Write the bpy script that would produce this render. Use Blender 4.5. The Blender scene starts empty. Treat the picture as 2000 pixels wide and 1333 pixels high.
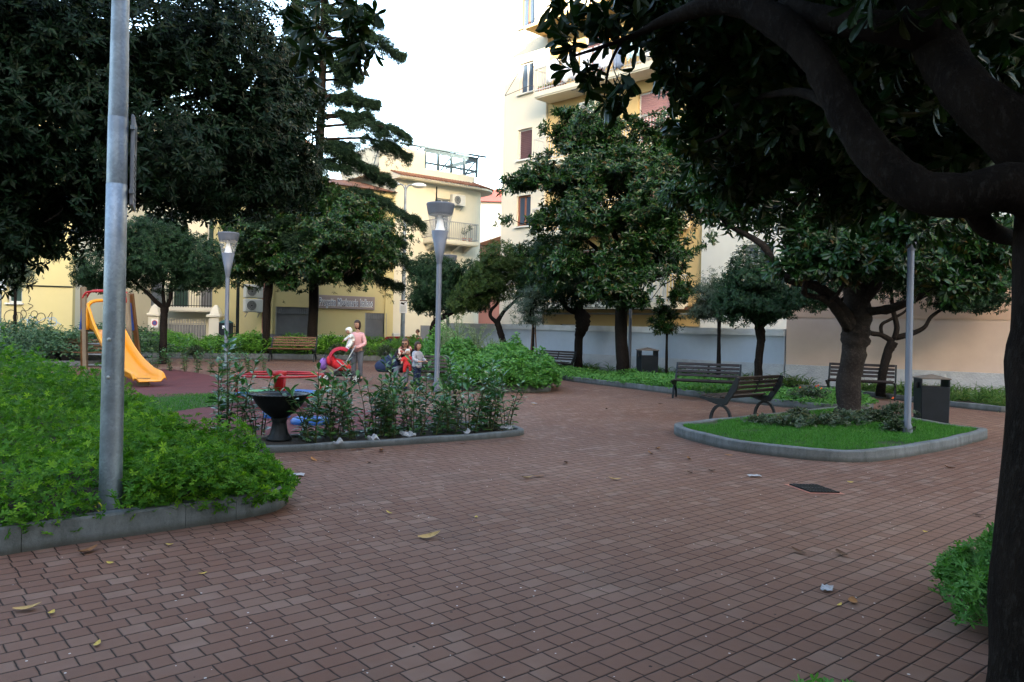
import bpy, math, random
import numpy as np
from mathutils import Vector, Matrix
random.seed(7); rng = np.random.default_rng(7)
R = math.radians
scn = bpy.context.scene
C = scn.collection

# ------------------------------------------------------------------ camera, sky, sun, exposure
H = 1.65; F = 1532.0; ROLL = 0.0205
cr, sr = math.cos(ROLL), math.sin(ROLL)
cd = bpy.data.cameras.new("camera"); cam = bpy.data.objects.new("camera", cd); C.objects.link(cam)
cd.sensor_width = 23.5; cd.lens = 18.0; cd.shift_y = -30.5/2000; cd.clip_end = 3000; cd.clip_start = 0.05
cam.matrix_world = Matrix(((cr, -sr, 0, 0), (0, 0, -1, 0), (sr, cr, 0, H), (0, 0, 0, 1)))
scn.camera = cam
SUN_EL, SUN_RX, SUN_RY = R(11), -0.22, 1.0         # light travels towards (RX, RY): from behind the camera
w = bpy.data.worlds.new("World"); scn.world = w; w.use_nodes = True
nt = w.node_tree; bg = nt.nodes["Background"]
sky = nt.nodes.new("ShaderNodeTexSky"); sky.sky_type = 'NISHITA'; sky.sun_disc = False
sky.sun_elevation = SUN_EL; sky.sun_rotation = math.atan2(-SUN_RX, -SUN_RY)
sky.dust_density = 3.2; sky.air_density = 1.0; sky.ozone_density = .9
nt.links.new(sky.outputs[0], bg.inputs[0]); bg.inputs[1].default_value = 0.15
sd = bpy.data.lights.new("sun", 'SUN'); sd.energy = 4.8; sd.angle = R(0.5); sd.color = (1, .86, .66)
so = bpy.data.objects.new("sun", sd); C.objects.link(so)
ce = math.cos(SUN_EL); n_ = math.hypot(SUN_RX, SUN_RY)
so.rotation_euler = Vector((SUN_RX/n_*ce, SUN_RY/n_*ce, -math.sin(SUN_EL))).to_track_quat('-Z', 'Y').to_euler()
scn.view_settings.view_transform = 'Standard'; scn.view_settings.look = 'None'
scn.view_settings.exposure = 3.6; scn.view_settings.gamma = 1
scn.cycles.max_bounces = 6; scn.cycles.diffuse_bounces = 3; scn.cycles.glossy_bounces = 2
scn.cycles.transmission_bounces = 4; scn.cycles.transparent_max_bounces = 6
scn.cycles.use_denoising = True; scn.cycles.sample_clamp_indirect = 4

# ------------------------------------------------------------------ picture geometry -> world
def ray(px, py):
    u, v = px-1000, py-636
    return Vector(((u*cr+v*sr)/F, 1.0, -(-u*sr+v*cr)/F))
def P(px, py, Y):
    r = ray(px, py); return Vector((r.x*Y, Y, H+r.z*Y))
def G(px, py, z=0.0):
    r = ray(px, py); t = (z-H)/r.z; return Vector((r.x*t, t, z))
def GX(px, Y, z=0.0):                                # ground point seen in column px at depth Y
    py = 636+(px-1000)*sr/cr+(H-z)/Y*F
    p = P(px, py, Y); return Vector((p.x, Y, z))

# ------------------------------------------------------------------ tagging
def tag(o, label=None, cat=None, group=None, kind=None):
    if label: o["label"] = label
    if cat: o["category"] = cat
    if group: o["group"] = group
    if kind: o["kind"] = kind
    return o
def thing(name, loc, label, cat, group=None, rz=0.0, sc=1.0):
    o = bpy.data.objects.new(name, None); C.objects.link(o); o.empty_display_size = .2
    o.location = loc; o.rotation_euler = (0, 0, rz); o.scale = (sc, sc, sc)
    return tag(o, label, cat, group)
def copy_tree(o, parent=None):
    c = o.copy(); C.objects.link(c); c.parent = parent
    for ch in list(o.children): copy_tree(ch, c)
    return c

# ------------------------------------------------------------------ mesh building
def npmesh(name, V, faces, smooth=False):
    """faces: list of (m,k) int arrays"""
    me = bpy.data.meshes.new(name)
    V = np.asarray(V, dtype=np.float32).reshape(-1, 3)
    me.vertices.add(len(V)); me.vertices.foreach_set("co", V.ravel())
    faces = [np.asarray(f, dtype=np.int32) for f in faces if len(f)]
    loops = np.concatenate([f.ravel() for f in faces])
    starts = []; s = 0
    for f in faces:
        m, k = f.shape; starts.append(s+np.arange(m)*k); s += m*k
    me.loops.add(len(loops)); me.loops.foreach_set("vertex_index", loops)
    st = np.concatenate(starts).astype(np.int32)
    me.polygons.add(len(st)); me.polygons.foreach_set("loop_start", st)
    me.polygons.foreach_set("use_smooth", np.full(len(st), bool(smooth)))
    me.update(calc_edges=True); me.validate()
    return me
def link(name, me, mat, parent=None):
    o = bpy.data.objects.new(name, me); C.objects.link(o)
    if mat: me.materials.append(mat)
    if parent: o.parent = parent
    return o

class MB:
    def __init__(s): s.v = []; s.f = {}
    def add(s, vs, fs):
        b = len(s.v); s.v.extend([tuple(v) for v in vs])
        for f in fs: s.f.setdefault(len(f), []).append([i+b for i in f])
        return s
    def box(s, c, d, rot=None, taper=1.0, bev=0.0):
        hx, hy, hz = d[0]/2, d[1]/2, d[2]/2
        if bev > 0:
            pts = []
            for z, k in ((-hz, bev), (-hz+bev, 0), (hz-bev, 0), (hz, bev)):
                t = 1+(taper-1)*((z+hz)/(2*hz))
                x, y = hx*t, hy*t; b = bev
                ring = [(-x+b, -y), (x-b, -y), (x, -y+b), (x, y-b), (x-b, y), (-x+b, y), (-x, y-b), (-x, -y+b)]
                if k: ring = [(px*(1-k/max(x, k*1.01)), py*(1-k/max(y, k*1.01))) for px, py in ring]
                pts += [(px, py, z) for px, py in ring]
            fs = [[7, 6, 5, 4, 3, 2, 1, 0], [24+i for i in range(8)]]
            for r in range(3):
                for i in range(8):
                    j = (i+1) % 8; fs.append([r*8+i, r*8+j, r*8+8+j, r*8+8+i])
        else:
            pts = []
            for z in (-hz, hz):
                t = taper if z > 0 else 1
                pts += [(-hx*t, -hy*t, z), (hx*t, -hy*t, z), (hx*t, hy*t, z), (-hx*t, hy*t, z)]
            fs = [[3, 2, 1, 0], [4, 5, 6, 7], [0, 1, 5, 4], [1, 2, 6, 5], [2, 3, 7, 6], [3, 0, 4, 7]]
        c = Vector(c)
        vs = []
        for p in pts:
            q = Vector(p)
            if rot is not None: q = rot @ q
            vs.append(q+c)
        return s.add(vs, fs)
    def bar(s, a, b, w, t=None, up=(0, 0, 1)):
        a, b = Vector(a), Vector(b); t = t or w
        d = (b-a); L = d.length; x = d.normalized(); u = Vector(up)
        if abs(x.dot(u)) > .98: u = Vector((1, 0, 0))
        y = u.cross(x).normalized(); z = x.cross(y)
        m = Matrix((x, y, z)).transposed()
        return s.box((a+b)/2, (L, w, t), m)
    def tube(s, pts, rad, n=8, caps=True):
        pts = [Vector(p) for p in pts]
        if not hasattr(rad, '__len__'): rad = [rad]*len(pts)
        rings = []; u = None
        for i, p in enumerate(pts):
            d = (pts[min(i+1, len(pts)-1)]-pts[max(i-1, 0)]).normalized()
            if u is None:
                u = Vector((0, 0, 1)) if abs(d.z) < .9 else Vector((1, 0, 0))
            u = (u-d*u.dot(d)).normalized(); v = d.cross(u)
            rings.append([p+(u*math.cos(2*math.pi*k/n)+v*math.sin(2*math.pi*k/n))*rad[i] for k in range(n)])
        fs = []
        for i in range(len(pts)-1):
            for k in range(n):
                j = (k+1) % n; fs.append([i*n+k, i*n+j, (i+1)*n+j, (i+1)*n+k])
        if caps:
            fs.append(list(range(n))[::-1]); fs.append([(len(pts)-1)*n+k for k in range(n)])
        return s.add([q for r in rings for q in r], fs)
    def lathe(s, prof, n=24, c=(0, 0, 0), caps=False):
        c = Vector(c); vs = []; fs = []
        for r, z in prof:
            for k in range(n):
                a = 2*math.pi*k/n; vs.append(c+Vector((r*math.cos(a), r*math.sin(a), z)))
        for i in range(len(prof)-1):
            for k in range(n):
                j = (k+1) % n; fs.append([i*n+k, i*n+j, (i+1)*n+j, (i+1)*n+k])
        if caps:
            fs.append(list(range(n))[::-1]); fs.append([(len(prof)-1)*n+k for k in range(n)])
        return s.add(vs, fs)
    def prism(s, poly, z0, z1):
        n = len(poly)
        vs = [(p[0], p[1], z0) for p in poly]+[(p[0], p[1], z1) for p in poly]
        fs = [list(range(n))[::-1], [n+i for i in range(n)]]
        for i in range(n):
            j = (i+1) % n; fs.append([i, j, n+j, n+i])
        return s.add(vs, fs)
    def plate(s, prof, x0, x1):                       # (y,z) outline extruded along x
        n = len(prof)
        vs = [(x0, p[0], p[1]) for p in prof]+[(x1, p[0], p[1]) for p in prof]
        fs = [list(range(n))[::-1], [n+i for i in range(n)]]
        for i in range(n):
            j = (i+1) % n; fs.append([i, j, n+j, n+i])
        return s.add(vs, fs)
    def sphere(s, c, r, n=12, m=8, rot=None):
        c = Vector(c)
        if not hasattr(r, '__len__'): r = (r, r, r)
        vs = []; fs = []
        for i in range(m+1):
            th = math.pi*i/m
            for k in range(n):
                a = 2*math.pi*k/n
                q = Vector((r[0]*math.sin(th)*math.cos(a), r[1]*math.sin(th)*math.sin(a), r[2]*math.cos(th)))
                if rot is not None: q = rot @ q
                vs.append(c+q)
        for i in range(m):
            for k in range(n):
                j = (k+1) % n; fs.append([i*n+k, (i+1)*n+k, (i+1)*n+j, i*n+j])
        return s.add(vs, fs)
    def build(s, name, mat, parent=None, smooth=False):
        me = npmesh(name, s.v, [np.array(a) for a in s.f.values()], smooth)
        return link(name, me, mat, parent)
def fix_normals(o):
    import bmesh
    bm = bmesh.new(); bm.from_mesh(o.data); bmesh.ops.recalc_face_normals(bm, faces=bm.faces); bm.to_mesh(o.data); bm.free(); return o

def catmull(pts, k=6):
    pts = [np.array(p, float) for p in pts]
    if len(pts) < 3: return [pts[0]+(pts[-1]-pts[0])*i/k for i in range(k+1)]
    q = [2*pts[0]-pts[1]]+pts+[2*pts[-1]-pts[-2]]; out = []
    for i in range(1, len(q)-2):
        for j in range(k):
            t = j/k; a, b, c, d = q[i-1:i+3]
            out.append(.5*((2*b)+(-a+c)*t+(2*a-5*b+4*c-d)*t*t+(-a+3*b-3*c+d)*t**3))
    out.append(pts[-1]); return out
_ph = rng.uniform(0, 6.28, 24); _kv = rng.normal(0, 1, (24, 3)); _kv /= np.linalg.norm(_kv, axis=1)[:, None]; _kf = rng.uniform(.6, 1.6, 24)
def noise(p, f=1.0):
    p = np.asarray(p, float).reshape(-1, 3)*f
    return np.sin((p@_kv.T)*_kf*3.0+_ph).sum(1)/3.5

# ------------------------------------------------------------------ materials
def newmat(name):
    m = bpy.data.materials.new(name); m.use_nodes = True
    return m, m.node_tree, m.node_tree.nodes["Principled BSDF"]
def node(nt, t, **kw):
    n = nt.nodes.new(t)
    for k, v in kw.items(): setattr(n, k, v)
    return n
def mathn(nt, op, a, b=None, c=None):
    n = nt.nodes.new("ShaderNodeMath"); n.operation = op
    for i, x in enumerate((a, b, c)):
        if x is None: continue
        if isinstance(x, (int, float)): n.inputs[i].default_value = x
        else: nt.links.new(x, n.inputs[i])
    return n.outputs[0]
def mixc(nt, f, a, b, mode='MIX'):
    n = nt.nodes.new("ShaderNodeMix"); n.data_type = 'RGBA'; n.blend_type = mode
    for i, x in ((0, f), (6, a), (7, b)):
        if isinstance(x, (int, float)): n.inputs[i].default_value = x
        elif isinstance(x, (tuple, list)): n.inputs[i].default_value = (*x[:3], 1)
        else: nt.links.new(x, n.inputs[i])
    return n.outputs[2]
def ramp(nt, f, stops):
    n = nt.nodes.new("ShaderNodeValToRGB"); e = n.color_ramp.elements
    while len(e) < len(stops): e.new(.5)
    for i, (p, c) in enumerate(stops):
        e[i].position = p; e[i].color = (*c, 1) if len(c) == 3 else c
    nt.links.new(f, n.inputs[0]); return n.outputs[0]
def noisen(nt, vec, scale, det=4, rough=.55):
    n = nt.nodes.new("ShaderNodeTexNoise"); n.inputs["Scale"].default_value = scale
    n.inputs["Detail"].default_value = det; n.inputs["Roughness"].default_value = rough
    if vec is not None: nt.links.new(vec, n.inputs["Vector"])
    return n.outputs[0]
def bumpn(nt, h, strength, dist, bs):
    n = nt.nodes.new("ShaderNodeBump"); n.inputs["Strength"].default_value = strength; n.inputs["Distance"].default_value = dist
    nt.links.new(h, n.inputs["Height"]); nt.links.new(n.outputs[0], bs.inputs["Normal"])
MC = {}
def surf(name, c, rough=.6, metal=0.0, var=.25, scale=6.0, c2=None, bump=.15, bscale=None, bdist=.01, spec=.22, streak=False):
    """general worn surface: colour broken by two sizes of noise"""
    if name in MC: return MC[name]
    m, nt, bs = newmat(name)
    tc = node(nt, "ShaderNodeTexCoord").outputs["Object"]
    src = tc
    if streak:
        mp = node(nt, "ShaderNodeMapping"); mp.inputs["Scale"].default_value = (1, 1, .18); nt.links.new(tc, mp.inputs[0]); src = mp.outputs[0]
    n1 = noisen(nt, src, scale, 5); n2 = noisen(nt, tc, scale*7, 3)
    c2 = c2 or tuple(x*(1-var) for x in c)
    f = ramp(nt, n1, [(.35, (0, 0, 0)), (.65, (1, 1, 1))])
    col = mixc(nt, f, c, c2)
    col = mixc(nt, mathn(nt, 'MULTIPLY', n2, .35), col, tuple(x*(1-var*1.3) for x in c))
    nt.links.new(col, bs.inputs["Base Color"])
    bs.inputs["Roughness"].default_value = rough; bs.inputs["Metallic"].default_value = metal
    bs.inputs["Specular IOR Level"].default_value = spec
    if bump: bumpn(nt, noisen(nt, tc, bscale or scale*12, 4), bump, bdist, bs)
    MC[name] = m; return m
def leafmat(name, cols, rough=.42, transl=.15, spec=.5, hue2=None):
    m, nt, bs = newmat(name)
    g = node(nt, "ShaderNodeNewGeometry")
    st = [(i/(len(cols)-1) if len(cols) > 1 else 0, c) for i, c in enumerate(cols)]
    c = ramp(nt, g.outputs["Random Per Island"], st)
    nt.links.new(c, bs.inputs["Base Color"]); bs.inputs["Roughness"].default_value = rough
    bs.inputs["Specular IOR Level"].default_value = spec
    if transl:
        tr = node(nt, "ShaderNodeBsdfTranslucent"); mx = node(nt, "ShaderNodeMixShader")
        cc = mixc(nt, 1.0, c, (1.6, 1.8, .7), 'MULTIPLY'); nt.links.new(cc, tr.inputs[0])
        mx.inputs[0].default_value = transl
        nt.links.new(bs.outputs[0], mx.inputs[1]); nt.links.new(tr.outputs[0], mx.inputs[2])
        nt.links.new(mx.outputs[0], nt.nodes["Material Output"].inputs[0])
    return m
ROWANG = math.atan2(1532, 1750)                      # direction of the paving rows
def paving_mat():
    m, nt, bs = newmat("brick_paving")
    tc = node(nt, "ShaderNodeTexCoord").outputs["Object"]
    wob = noisen(nt, tc, 2.2, 2)
    mp = node(nt, "ShaderNodeMapping"); mp.vector_type = 'TEXTURE'; mp.inputs["Rotation"].default_value = (0, 0, ROWANG); nt.links.new(tc, mp.inputs[0])
    sx = node(nt, "ShaderNodeSeparateXYZ"); nt.links.new(mp.outputs[0], sx.inputs[0])
    wob2 = noisen(nt, tc, 9, 2)
    y = mathn(nt, 'ADD', sx.outputs[1], mathn(nt, 'MULTIPLY', wob, .02)); x = mathn(nt, 'ADD', sx.outputs[0], mathn(nt, 'MULTIPLY', wob2, .012))
    y = mathn(nt, 'ADD', y, mathn(nt, 'MULTIPLY', wob2, .008))
    rh = .125; ln = .15
    yr = mathn(nt, 'DIVIDE', y, rh); row = mathn(nt, 'FLOOR', yr); fy = mathn(nt, 'FRACT', yr)
    wn = node(nt, "ShaderNodeTexWhiteNoise", noise_dimensions='1D'); nt.links.new(row, wn.inputs["W"])
    xs = mathn(nt, 'ADD', mathn(nt, 'DIVIDE', x, ln), mathn(nt, 'MULTIPLY', wn.outputs[0], 517.3))
    def vor(feat):
        v = node(nt, "ShaderNodeTexVoronoi", voronoi_dimensions='1D', feature=feat); v.inputs["Scale"].default_value = 1; v.inputs["Randomness"].default_value = .62
        nt.links.new(xs, v.inputs["W"]); return v
    ve = vor('DISTANCE_TO_EDGE'); vc = vor('F1')
    dx = mathn(nt, 'MULTIPLY', ve.outputs["Distance"], ln)
    dy = mathn(nt, 'MULTIPLY', mathn(nt, 'MINIMUM', fy, mathn(nt, 'SUBTRACT', 1.0, fy)), rh)
    d = mathn(nt, 'MINIMUM', mathn(nt, 'MULTIPLY', dx, 1.25), dy)
    ed = node(nt, "ShaderNodeMapRange"); ed.inputs[1].default_value = .0025; ed.inputs[2].default_value = .0058; nt.links.new(d, ed.inputs[0])
    sepc = node(nt, "ShaderNodeSeparateColor"); nt.links.new(vc.outputs["Color"], sepc.inputs[0])
    rnd = sepc.outputs[0]; rnd2 = sepc.outputs[1]
    base = ramp(nt, rnd, [(0, (.100, .046, .030)), (.4, (.110, .052, .035)), (.8, (.118, .060, .041)), (1, (.135, .076, .055))])
    # broad paths of dust and wear
    wide = noisen(nt, tc, .16, 4, .6); wdm = node(nt, "ShaderNodeMapRange"); wdm.inputs[1].default_value = .42; wdm.inputs[2].default_value = .62; nt.links.new(wide, wdm.inputs[0])
    base = mixc(nt, mathn(nt, 'MULTIPLY', wdm.outputs[0], .6), base, (.165, .098, .075))
    # worn greyish bricks in drifts
    big = noisen(nt, tc, .55, 4, .6); big2 = noisen(nt, tc, 1.7, 4, .6)
    worn = mathn(nt, 'ADD', mathn(nt, 'MULTIPLY', rnd2, .42), mathn(nt, 'ADD', mathn(nt, 'MULTIPLY', big, .55), mathn(nt, 'MULTIPLY', big2, .35)))
    wm = node(nt, "ShaderNodeMapRange"); wm.inputs[1].default_value = .74; wm.inputs[2].default_value = 1.06; nt.links.new(worn, wm.inputs[0])
    fine = noisen(nt, tc, 26, 5, .7)
    wfac = mathn(nt, 'MULTIPLY', wm.outputs[0], mathn(nt, 'ADD', .25, mathn(nt, 'MULTIPLY', fine, .9)))
    col = mixc(nt, wfac, base, (.25, .18, .145))
    stain = noisen(nt, tc, 1.1, 5, .65)
    sm = node(nt, "ShaderNodeMapRange"); sm.inputs[1].default_value = .52; sm.inputs[2].default_value = .7; nt.links.new(stain, sm.inputs[0])
    col = mixc(nt, mathn(nt, 'MULTIPLY', sm.outputs[0], .55), col, (.075, .048, .038))
    pal = noisen(nt, tc, .42, 5, .7); pm = node(nt, "ShaderNodeMapRange"); pm.inputs[1].default_value = .54; pm.inputs[2].default_value = .72; nt.links.new(pal, pm.inputs[0])
    col = mixc(nt, mathn(nt, 'MULTIPLY', pm.outputs[0], .18), col, (.22, .16, .13))
    grain = noisen(nt, tc, 160, 2, .6)
    col = mixc(nt, mathn(nt, 'MULTIPLY', grain, .5), col, (.12, .075, .06))
    # pale droppings and lime specks
    vs = node(nt, "ShaderNodeTexVoronoi"); vs.inputs["Scale"].default_value = 11; vs.inputs["Randomness"].default_value = 1; nt.links.new(tc, vs.inputs["Vector"])
    sp = mathn(nt, 'LESS_THAN', vs.outputs["Distance"], mathn(nt, 'MULTIPLY', noisen(nt, tc, .8, 2), .135))
    sps = node(nt, "ShaderNodeSeparateColor"); nt.links.new(vs.outputs["Color"], sps.inputs[0])
    sp = mathn(nt, 'MULTIPLY', sp, mathn(nt, 'GREATER_THAN', sps.outputs[0], .5))
    col = mixc(nt, mathn(nt, 'MULTIPLY', sp, .8), col, (.5, .47, .45))
    vd = node(nt, "ShaderNodeTexVoronoi"); vd.inputs["Scale"].default_value = 7; nt.links.new(tc, vd.inputs["Vector"]); vds = node(nt, "ShaderNodeSeparateColor"); nt.links.new(vd.outputs["Color"], vds.inputs[0])
    col = mixc(nt, mathn(nt, 'MULTIPLY', mathn(nt, 'LESS_THAN', vd.outputs["Distance"], .07), mathn(nt, 'GREATER_THAN', vds.outputs[0], .72)), col, (.02, .014, .012))
    col = mixc(nt, ed.outputs[0], (.012, .008, .007), col)
    nt.links.new(col, bs.inputs["Base Color"])
    rr = node(nt, "ShaderNodeMapRange"); rr.inputs[3].default_value = .62; rr.inputs[4].default_value = .88; nt.links.new(fine, rr.inputs[0])
    nt.links.new(rr.outputs[0], bs.inputs["Roughness"]); bs.inputs["Specular IOR Level"].default_value = .12
    e2 = node(nt, "ShaderNodeMapRange"); e2.inputs[1].default_value = .0; e2.inputs[2].default_value = .012; e2.interpolation_type = 'SMOOTHSTEP'; nt.links.new(d, e2.inputs[0])
    h = mathn(nt, 'ADD', e2.outputs[0], mathn(nt, 'ADD', mathn(nt, 'MULTIPLY', rnd2, .35), mathn(nt, 'MULTIPLY', grain, .22)))
    bumpn(nt, h, .9, .006, bs)
    return m
M_pave = paving_mat()
def kerb_mat():
    m, nt, bs = newmat("kerb_stone"); tc = node(nt, "ShaderNodeTexCoord").outputs["Object"]
    mp = node(nt, "ShaderNodeMapping"); mp.inputs["Scale"].default_value = (1, 1, .35); nt.links.new(tc, mp.inputs[0])
    a = ramp(nt, noisen(nt, mp.outputs[0], 1.6, 6, .65), [(.38, (0.0000, 0.0000, 0.0000)), (.62, (1.0000, 1.0000, 1.0000))]); b = ramp(nt, noisen(nt, mp.outputs[0], 6.5, 6, .7), [(.42, (0.0000, 0.0000, 0.0000)), (.62, (1.0000, 1.0000, 1.0000))]); c = ramp(nt, noisen(nt, tc, 60, 4, .7), [(.35, (0.0000, 0.0000, 0.0000)), (.7, (1.0000, 1.0000, 1.0000))])
    col = mixc(nt, a, (.115, .125, .13), (.07, .076, .08)); col = mixc(nt, mathn(nt, 'MULTIPLY', b, .6), col, (.038, .042, .038)); col = mixc(nt, mathn(nt, 'MULTIPLY', c, .35), col, (.15, .155, .16))
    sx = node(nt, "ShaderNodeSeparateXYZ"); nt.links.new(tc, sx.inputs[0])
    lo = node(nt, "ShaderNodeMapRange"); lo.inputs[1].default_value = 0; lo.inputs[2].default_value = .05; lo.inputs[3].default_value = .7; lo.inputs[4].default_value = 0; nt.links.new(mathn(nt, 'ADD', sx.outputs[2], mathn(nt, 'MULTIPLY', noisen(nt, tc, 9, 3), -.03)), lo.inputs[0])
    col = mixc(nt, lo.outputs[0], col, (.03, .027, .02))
    nt.links.new(col, bs.inputs["Base Color"]); bs.inputs["Roughness"].default_value = .88; bs.inputs["Specular IOR Level"].default_value = .2
    bumpn(nt, mathn(nt, 'ADD', noisen(nt, tc, 45, 5, .7), mathn(nt, 'MULTIPLY', noisen(nt, tc, 9, 3), .7)), .5, .008, bs); return m
M_kerb = kerb_mat()
M_soil = surf("soil", (0.0300, 0.0228, 0.0168), .95, var=.4, scale=5, bump=.8, bscale=30, bdist=.03)
M_lawn = surf("lawn_ground", (0.0180, 0.0450, 0.0108), .95, var=.4, scale=4, c2=(0.0270, 0.0360, 0.0120), bump=.6, bscale=60, bdist=.02)
M_asph = surf("asphalt", (.055, .055, .058), .9, var=.3, scale=1.5, bump=.3, bscale=80)
M_rub = surf("rubber_safety_tiles", (0.0900, 0.0225, 0.0240), .9, var=.25, scale=2, bump=.3, bscale=90)
M_galv = None
def galv():
    m, nt, bs = newmat("galvanised_steel")
    tc = node(nt, "ShaderNodeTexCoord").outputs["Object"]
    v = node(nt, "ShaderNodeTexVoronoi"); v.inputs["Scale"].default_value = 55; nt.links.new(tc, v.inputs["Vector"])
    sc = node(nt, "ShaderNodeSeparateColor"); nt.links.new(v.outputs["Color"], sc.inputs[0])
    n1 = noisen(nt, tc, 4, 5)
    c = mixc(nt, sc.outputs[0], (.17, .205, .25), (.22, .26, .31)); c = mixc(nt, ramp(nt, n1, [(.45, (0, 0, 0)), (.7, (1, 1, 1))]), c, (.12, .14, .17))
    nt.links.new(c, bs.inputs["Base Color"]); bs.inputs["Metallic"].default_value = .75
    r = node(nt, "ShaderNodeMapRange"); r.inputs[3].default_value = .38; r.inputs[4].default_value = .58; nt.links.new(n1, r.inputs[0]); nt.links.new(r.outputs[0], bs.inputs["Roughness"])
    bumpn(nt, noisen(nt, tc, 90, 4), .25, .003, bs); return m
M_galv = galv()
M_lamp = surf("grey_lamp_paint", (0.0935, 0.1062, 0.1360), .45, .2, var=.12, scale=5, bump=.05)
M_lampw = surf("white_reflector", (.75, .77, .8), .35, var=.05, bump=0)
M_iron = surf("dark_iron", (0.0150, 0.0180, 0.0210), .5, .3, var=.3, scale=8, bump=.15)
M_bin = surf("bin_paint", (0.0121, 0.0154, 0.0209), .45, .2, var=.3, scale=5, bump=.08)
M_slat = surf("dark_slat_wood", (0.0280, 0.0189, 0.0182), .55, var=.4, scale=9, bump=.3)
M_slatb = surf("brown_slat_wood", (0.1120, 0.0525, 0.0245), .55, var=.35, scale=9, bump=.3)
M_yel = surf("yellow_render", (0.5100, 0.4250, 0.2040), .9, var=0.16, scale=.5, c2=(0.4760, 0.3995, 0.2125), bump=.15, bscale=25, streak=True)
M_yel2 = surf("ochre_render", (0.5270, 0.3740, 0.1700), .9, var=.1, scale=.5, bump=.12, bscale=25, streak=True)
M_cream = surf("cream_render", (0.5780, 0.5355, 0.4165), .9, var=0.2, scale=.45, c2=(0.5270, 0.4930, 0.3995), bump=.15, bscale=22, streak=True)
M_pale = surf("pale_render", (0.6080, 0.5520, 0.4400), .9, var=0.18, scale=.4, c2=(0.5440, 0.4960, 0.4000), bump=.12, bscale=22, streak=True)
M_white = surf("off_white_render", (0.5780, 0.5695, 0.5100), .9, var=.14, scale=.5, c2=(0.5100, 0.5015, 0.4675), bump=.12, bscale=22, streak=True)
M_beige = surf("beige_render", (.58, .44, .36), .9, var=0.2, scale=.6, bump=.12, bscale=25)
M_beige2 = surf("tan_render", (.54, .37, .27), .9, var=0.2, scale=.6, bump=.12, bscale=25)
M_gwall = surf("grey_blue_render", (.42, .47, .56), .9, var=.3, scale=.8, c2=(.36, .41, .49), bump=.15, bscale=20, streak=True)
M_plinth = surf("rough_stucco", (.42, .43, .46), .95, var=.2, scale=3, bump=.9, bscale=22, bdist=.03)
M_pink = surf("pink_render", (0.4400, 0.2000, 0.1680), .9, var=.12, scale=.6, bump=.1, streak=True)
M_tile = surf("roof_tiles", (0.2240, 0.0980, 0.0560), .85, var=.35, scale=4, bump=.4, bscale=16)
M_redroof = surf("red_roof", (.5, .14, .10), .8, var=.2, scale=1)
M_shut = surf("grey_shutter_metal", (0.1820, 0.1890, 0.2100), .5, .3, var=.2, scale=2)
M_brown = surf("maroon_shutter", (.10, .05, .055), .7, var=.2, scale=2)
M_mauve = surf("mauve_shutter", (.36, .19, .19), .7, var=.15, scale=2)
M_green = surf("green_shutter", (.03, .06, .05), .6, var=.25, scale=3)
M_frame = surf("white_frame", (0.4500, 0.4500, 0.4350), .5, var=.1, bump=0)
M_wframe = surf("wood_frame", (.22, .09, .05), .6, var=.2, bump=0)
M_rail = surf("railing_metal", (.3, .31, .31), .5, .4, var=.2, bump=0)
M_bluerail = surf("blue_green_steel", (.06, .085, .10), .5, .1, var=.25, bump=0)
M_ac = surf("ac_casing", (0.4960, 0.4960, 0.4640), .5, var=.08, bump=0)
M_dark = surf("dark_parts_and_shade", (.02, .02, .022), .7, bump=0)  # near-black for rubber and dark parts; also painted shade in hollows
def glassm(name, c, rough=.08):
    m, nt, bs = newmat(name); bs.inputs["Base Color"].default_value = (*c, 1); bs.inputs["Roughness"].default_value = rough
    bs.inputs["Specular IOR Level"].default_value = .8
    return m
M_glass = glassm("window_glass", (.04, .06, .09))
def clearm():
    m, nt, bs = newmat("clear_diffuser"); tr = node(nt, "ShaderNodeBsdfTransparent"); mx = node(nt, "ShaderNodeMixShader"); mx.inputs[0].default_value = .25
    bs.inputs["Roughness"].default_value = .1; bs.inputs["Base Color"].default_value = (.5, .5, .5, 1)
    nt.links.new(tr.outputs[0], mx.inputs[1]); nt.links.new(bs.outputs[0], mx.inputs[2]); nt.links.new(mx.outputs[0], nt.nodes["Material Output"].inputs[0]); return m
M_clear = clearm()
def barkm(name, c, c2):
    m, nt, bs = newmat(name)
    tc = node(nt, "ShaderNodeTexCoord").outputs["Object"]
    n1 = noisen(nt, tc, 3, 5); n2 = noisen(nt, tc, 22, 5, .7)
    v = node(nt, "ShaderNodeTexVoronoi"); v.inputs["Scale"].default_value = 30; nt.links.new(tc, v.inputs["Vector"])
    col = mixc(nt, ramp(nt, n1, [(.35, (0, 0, 0)), (.65, (1, 1, 1))]), c, c2)
    col = mixc(nt, ramp(nt, n2, [(.5, (0, 0, 0)), (.75, (1, 1, 1))]), col, tuple(x*1.9 for x in c2))
    nt.links.new(col, bs.inputs["Base Color"]); bs.inputs["Roughness"].default_value = .95; bs.inputs["Specular IOR Level"].default_value = .04
    h = mathn(nt, 'ADD', n2, mathn(nt, 'MULTIPLY', v.outputs["Distance"], .5)); bumpn(nt, h, .8, .012, bs); return m
M_bark = barkm("bark", (0.0084, 0.0066, 0.0060), (0.0132, 0.0108, 0.0096))
M_bark2 = barkm("magnolia_bark", (0.0169, 0.0137, 0.0130), (0.0260, 0.0221, 0.0208))
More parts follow.
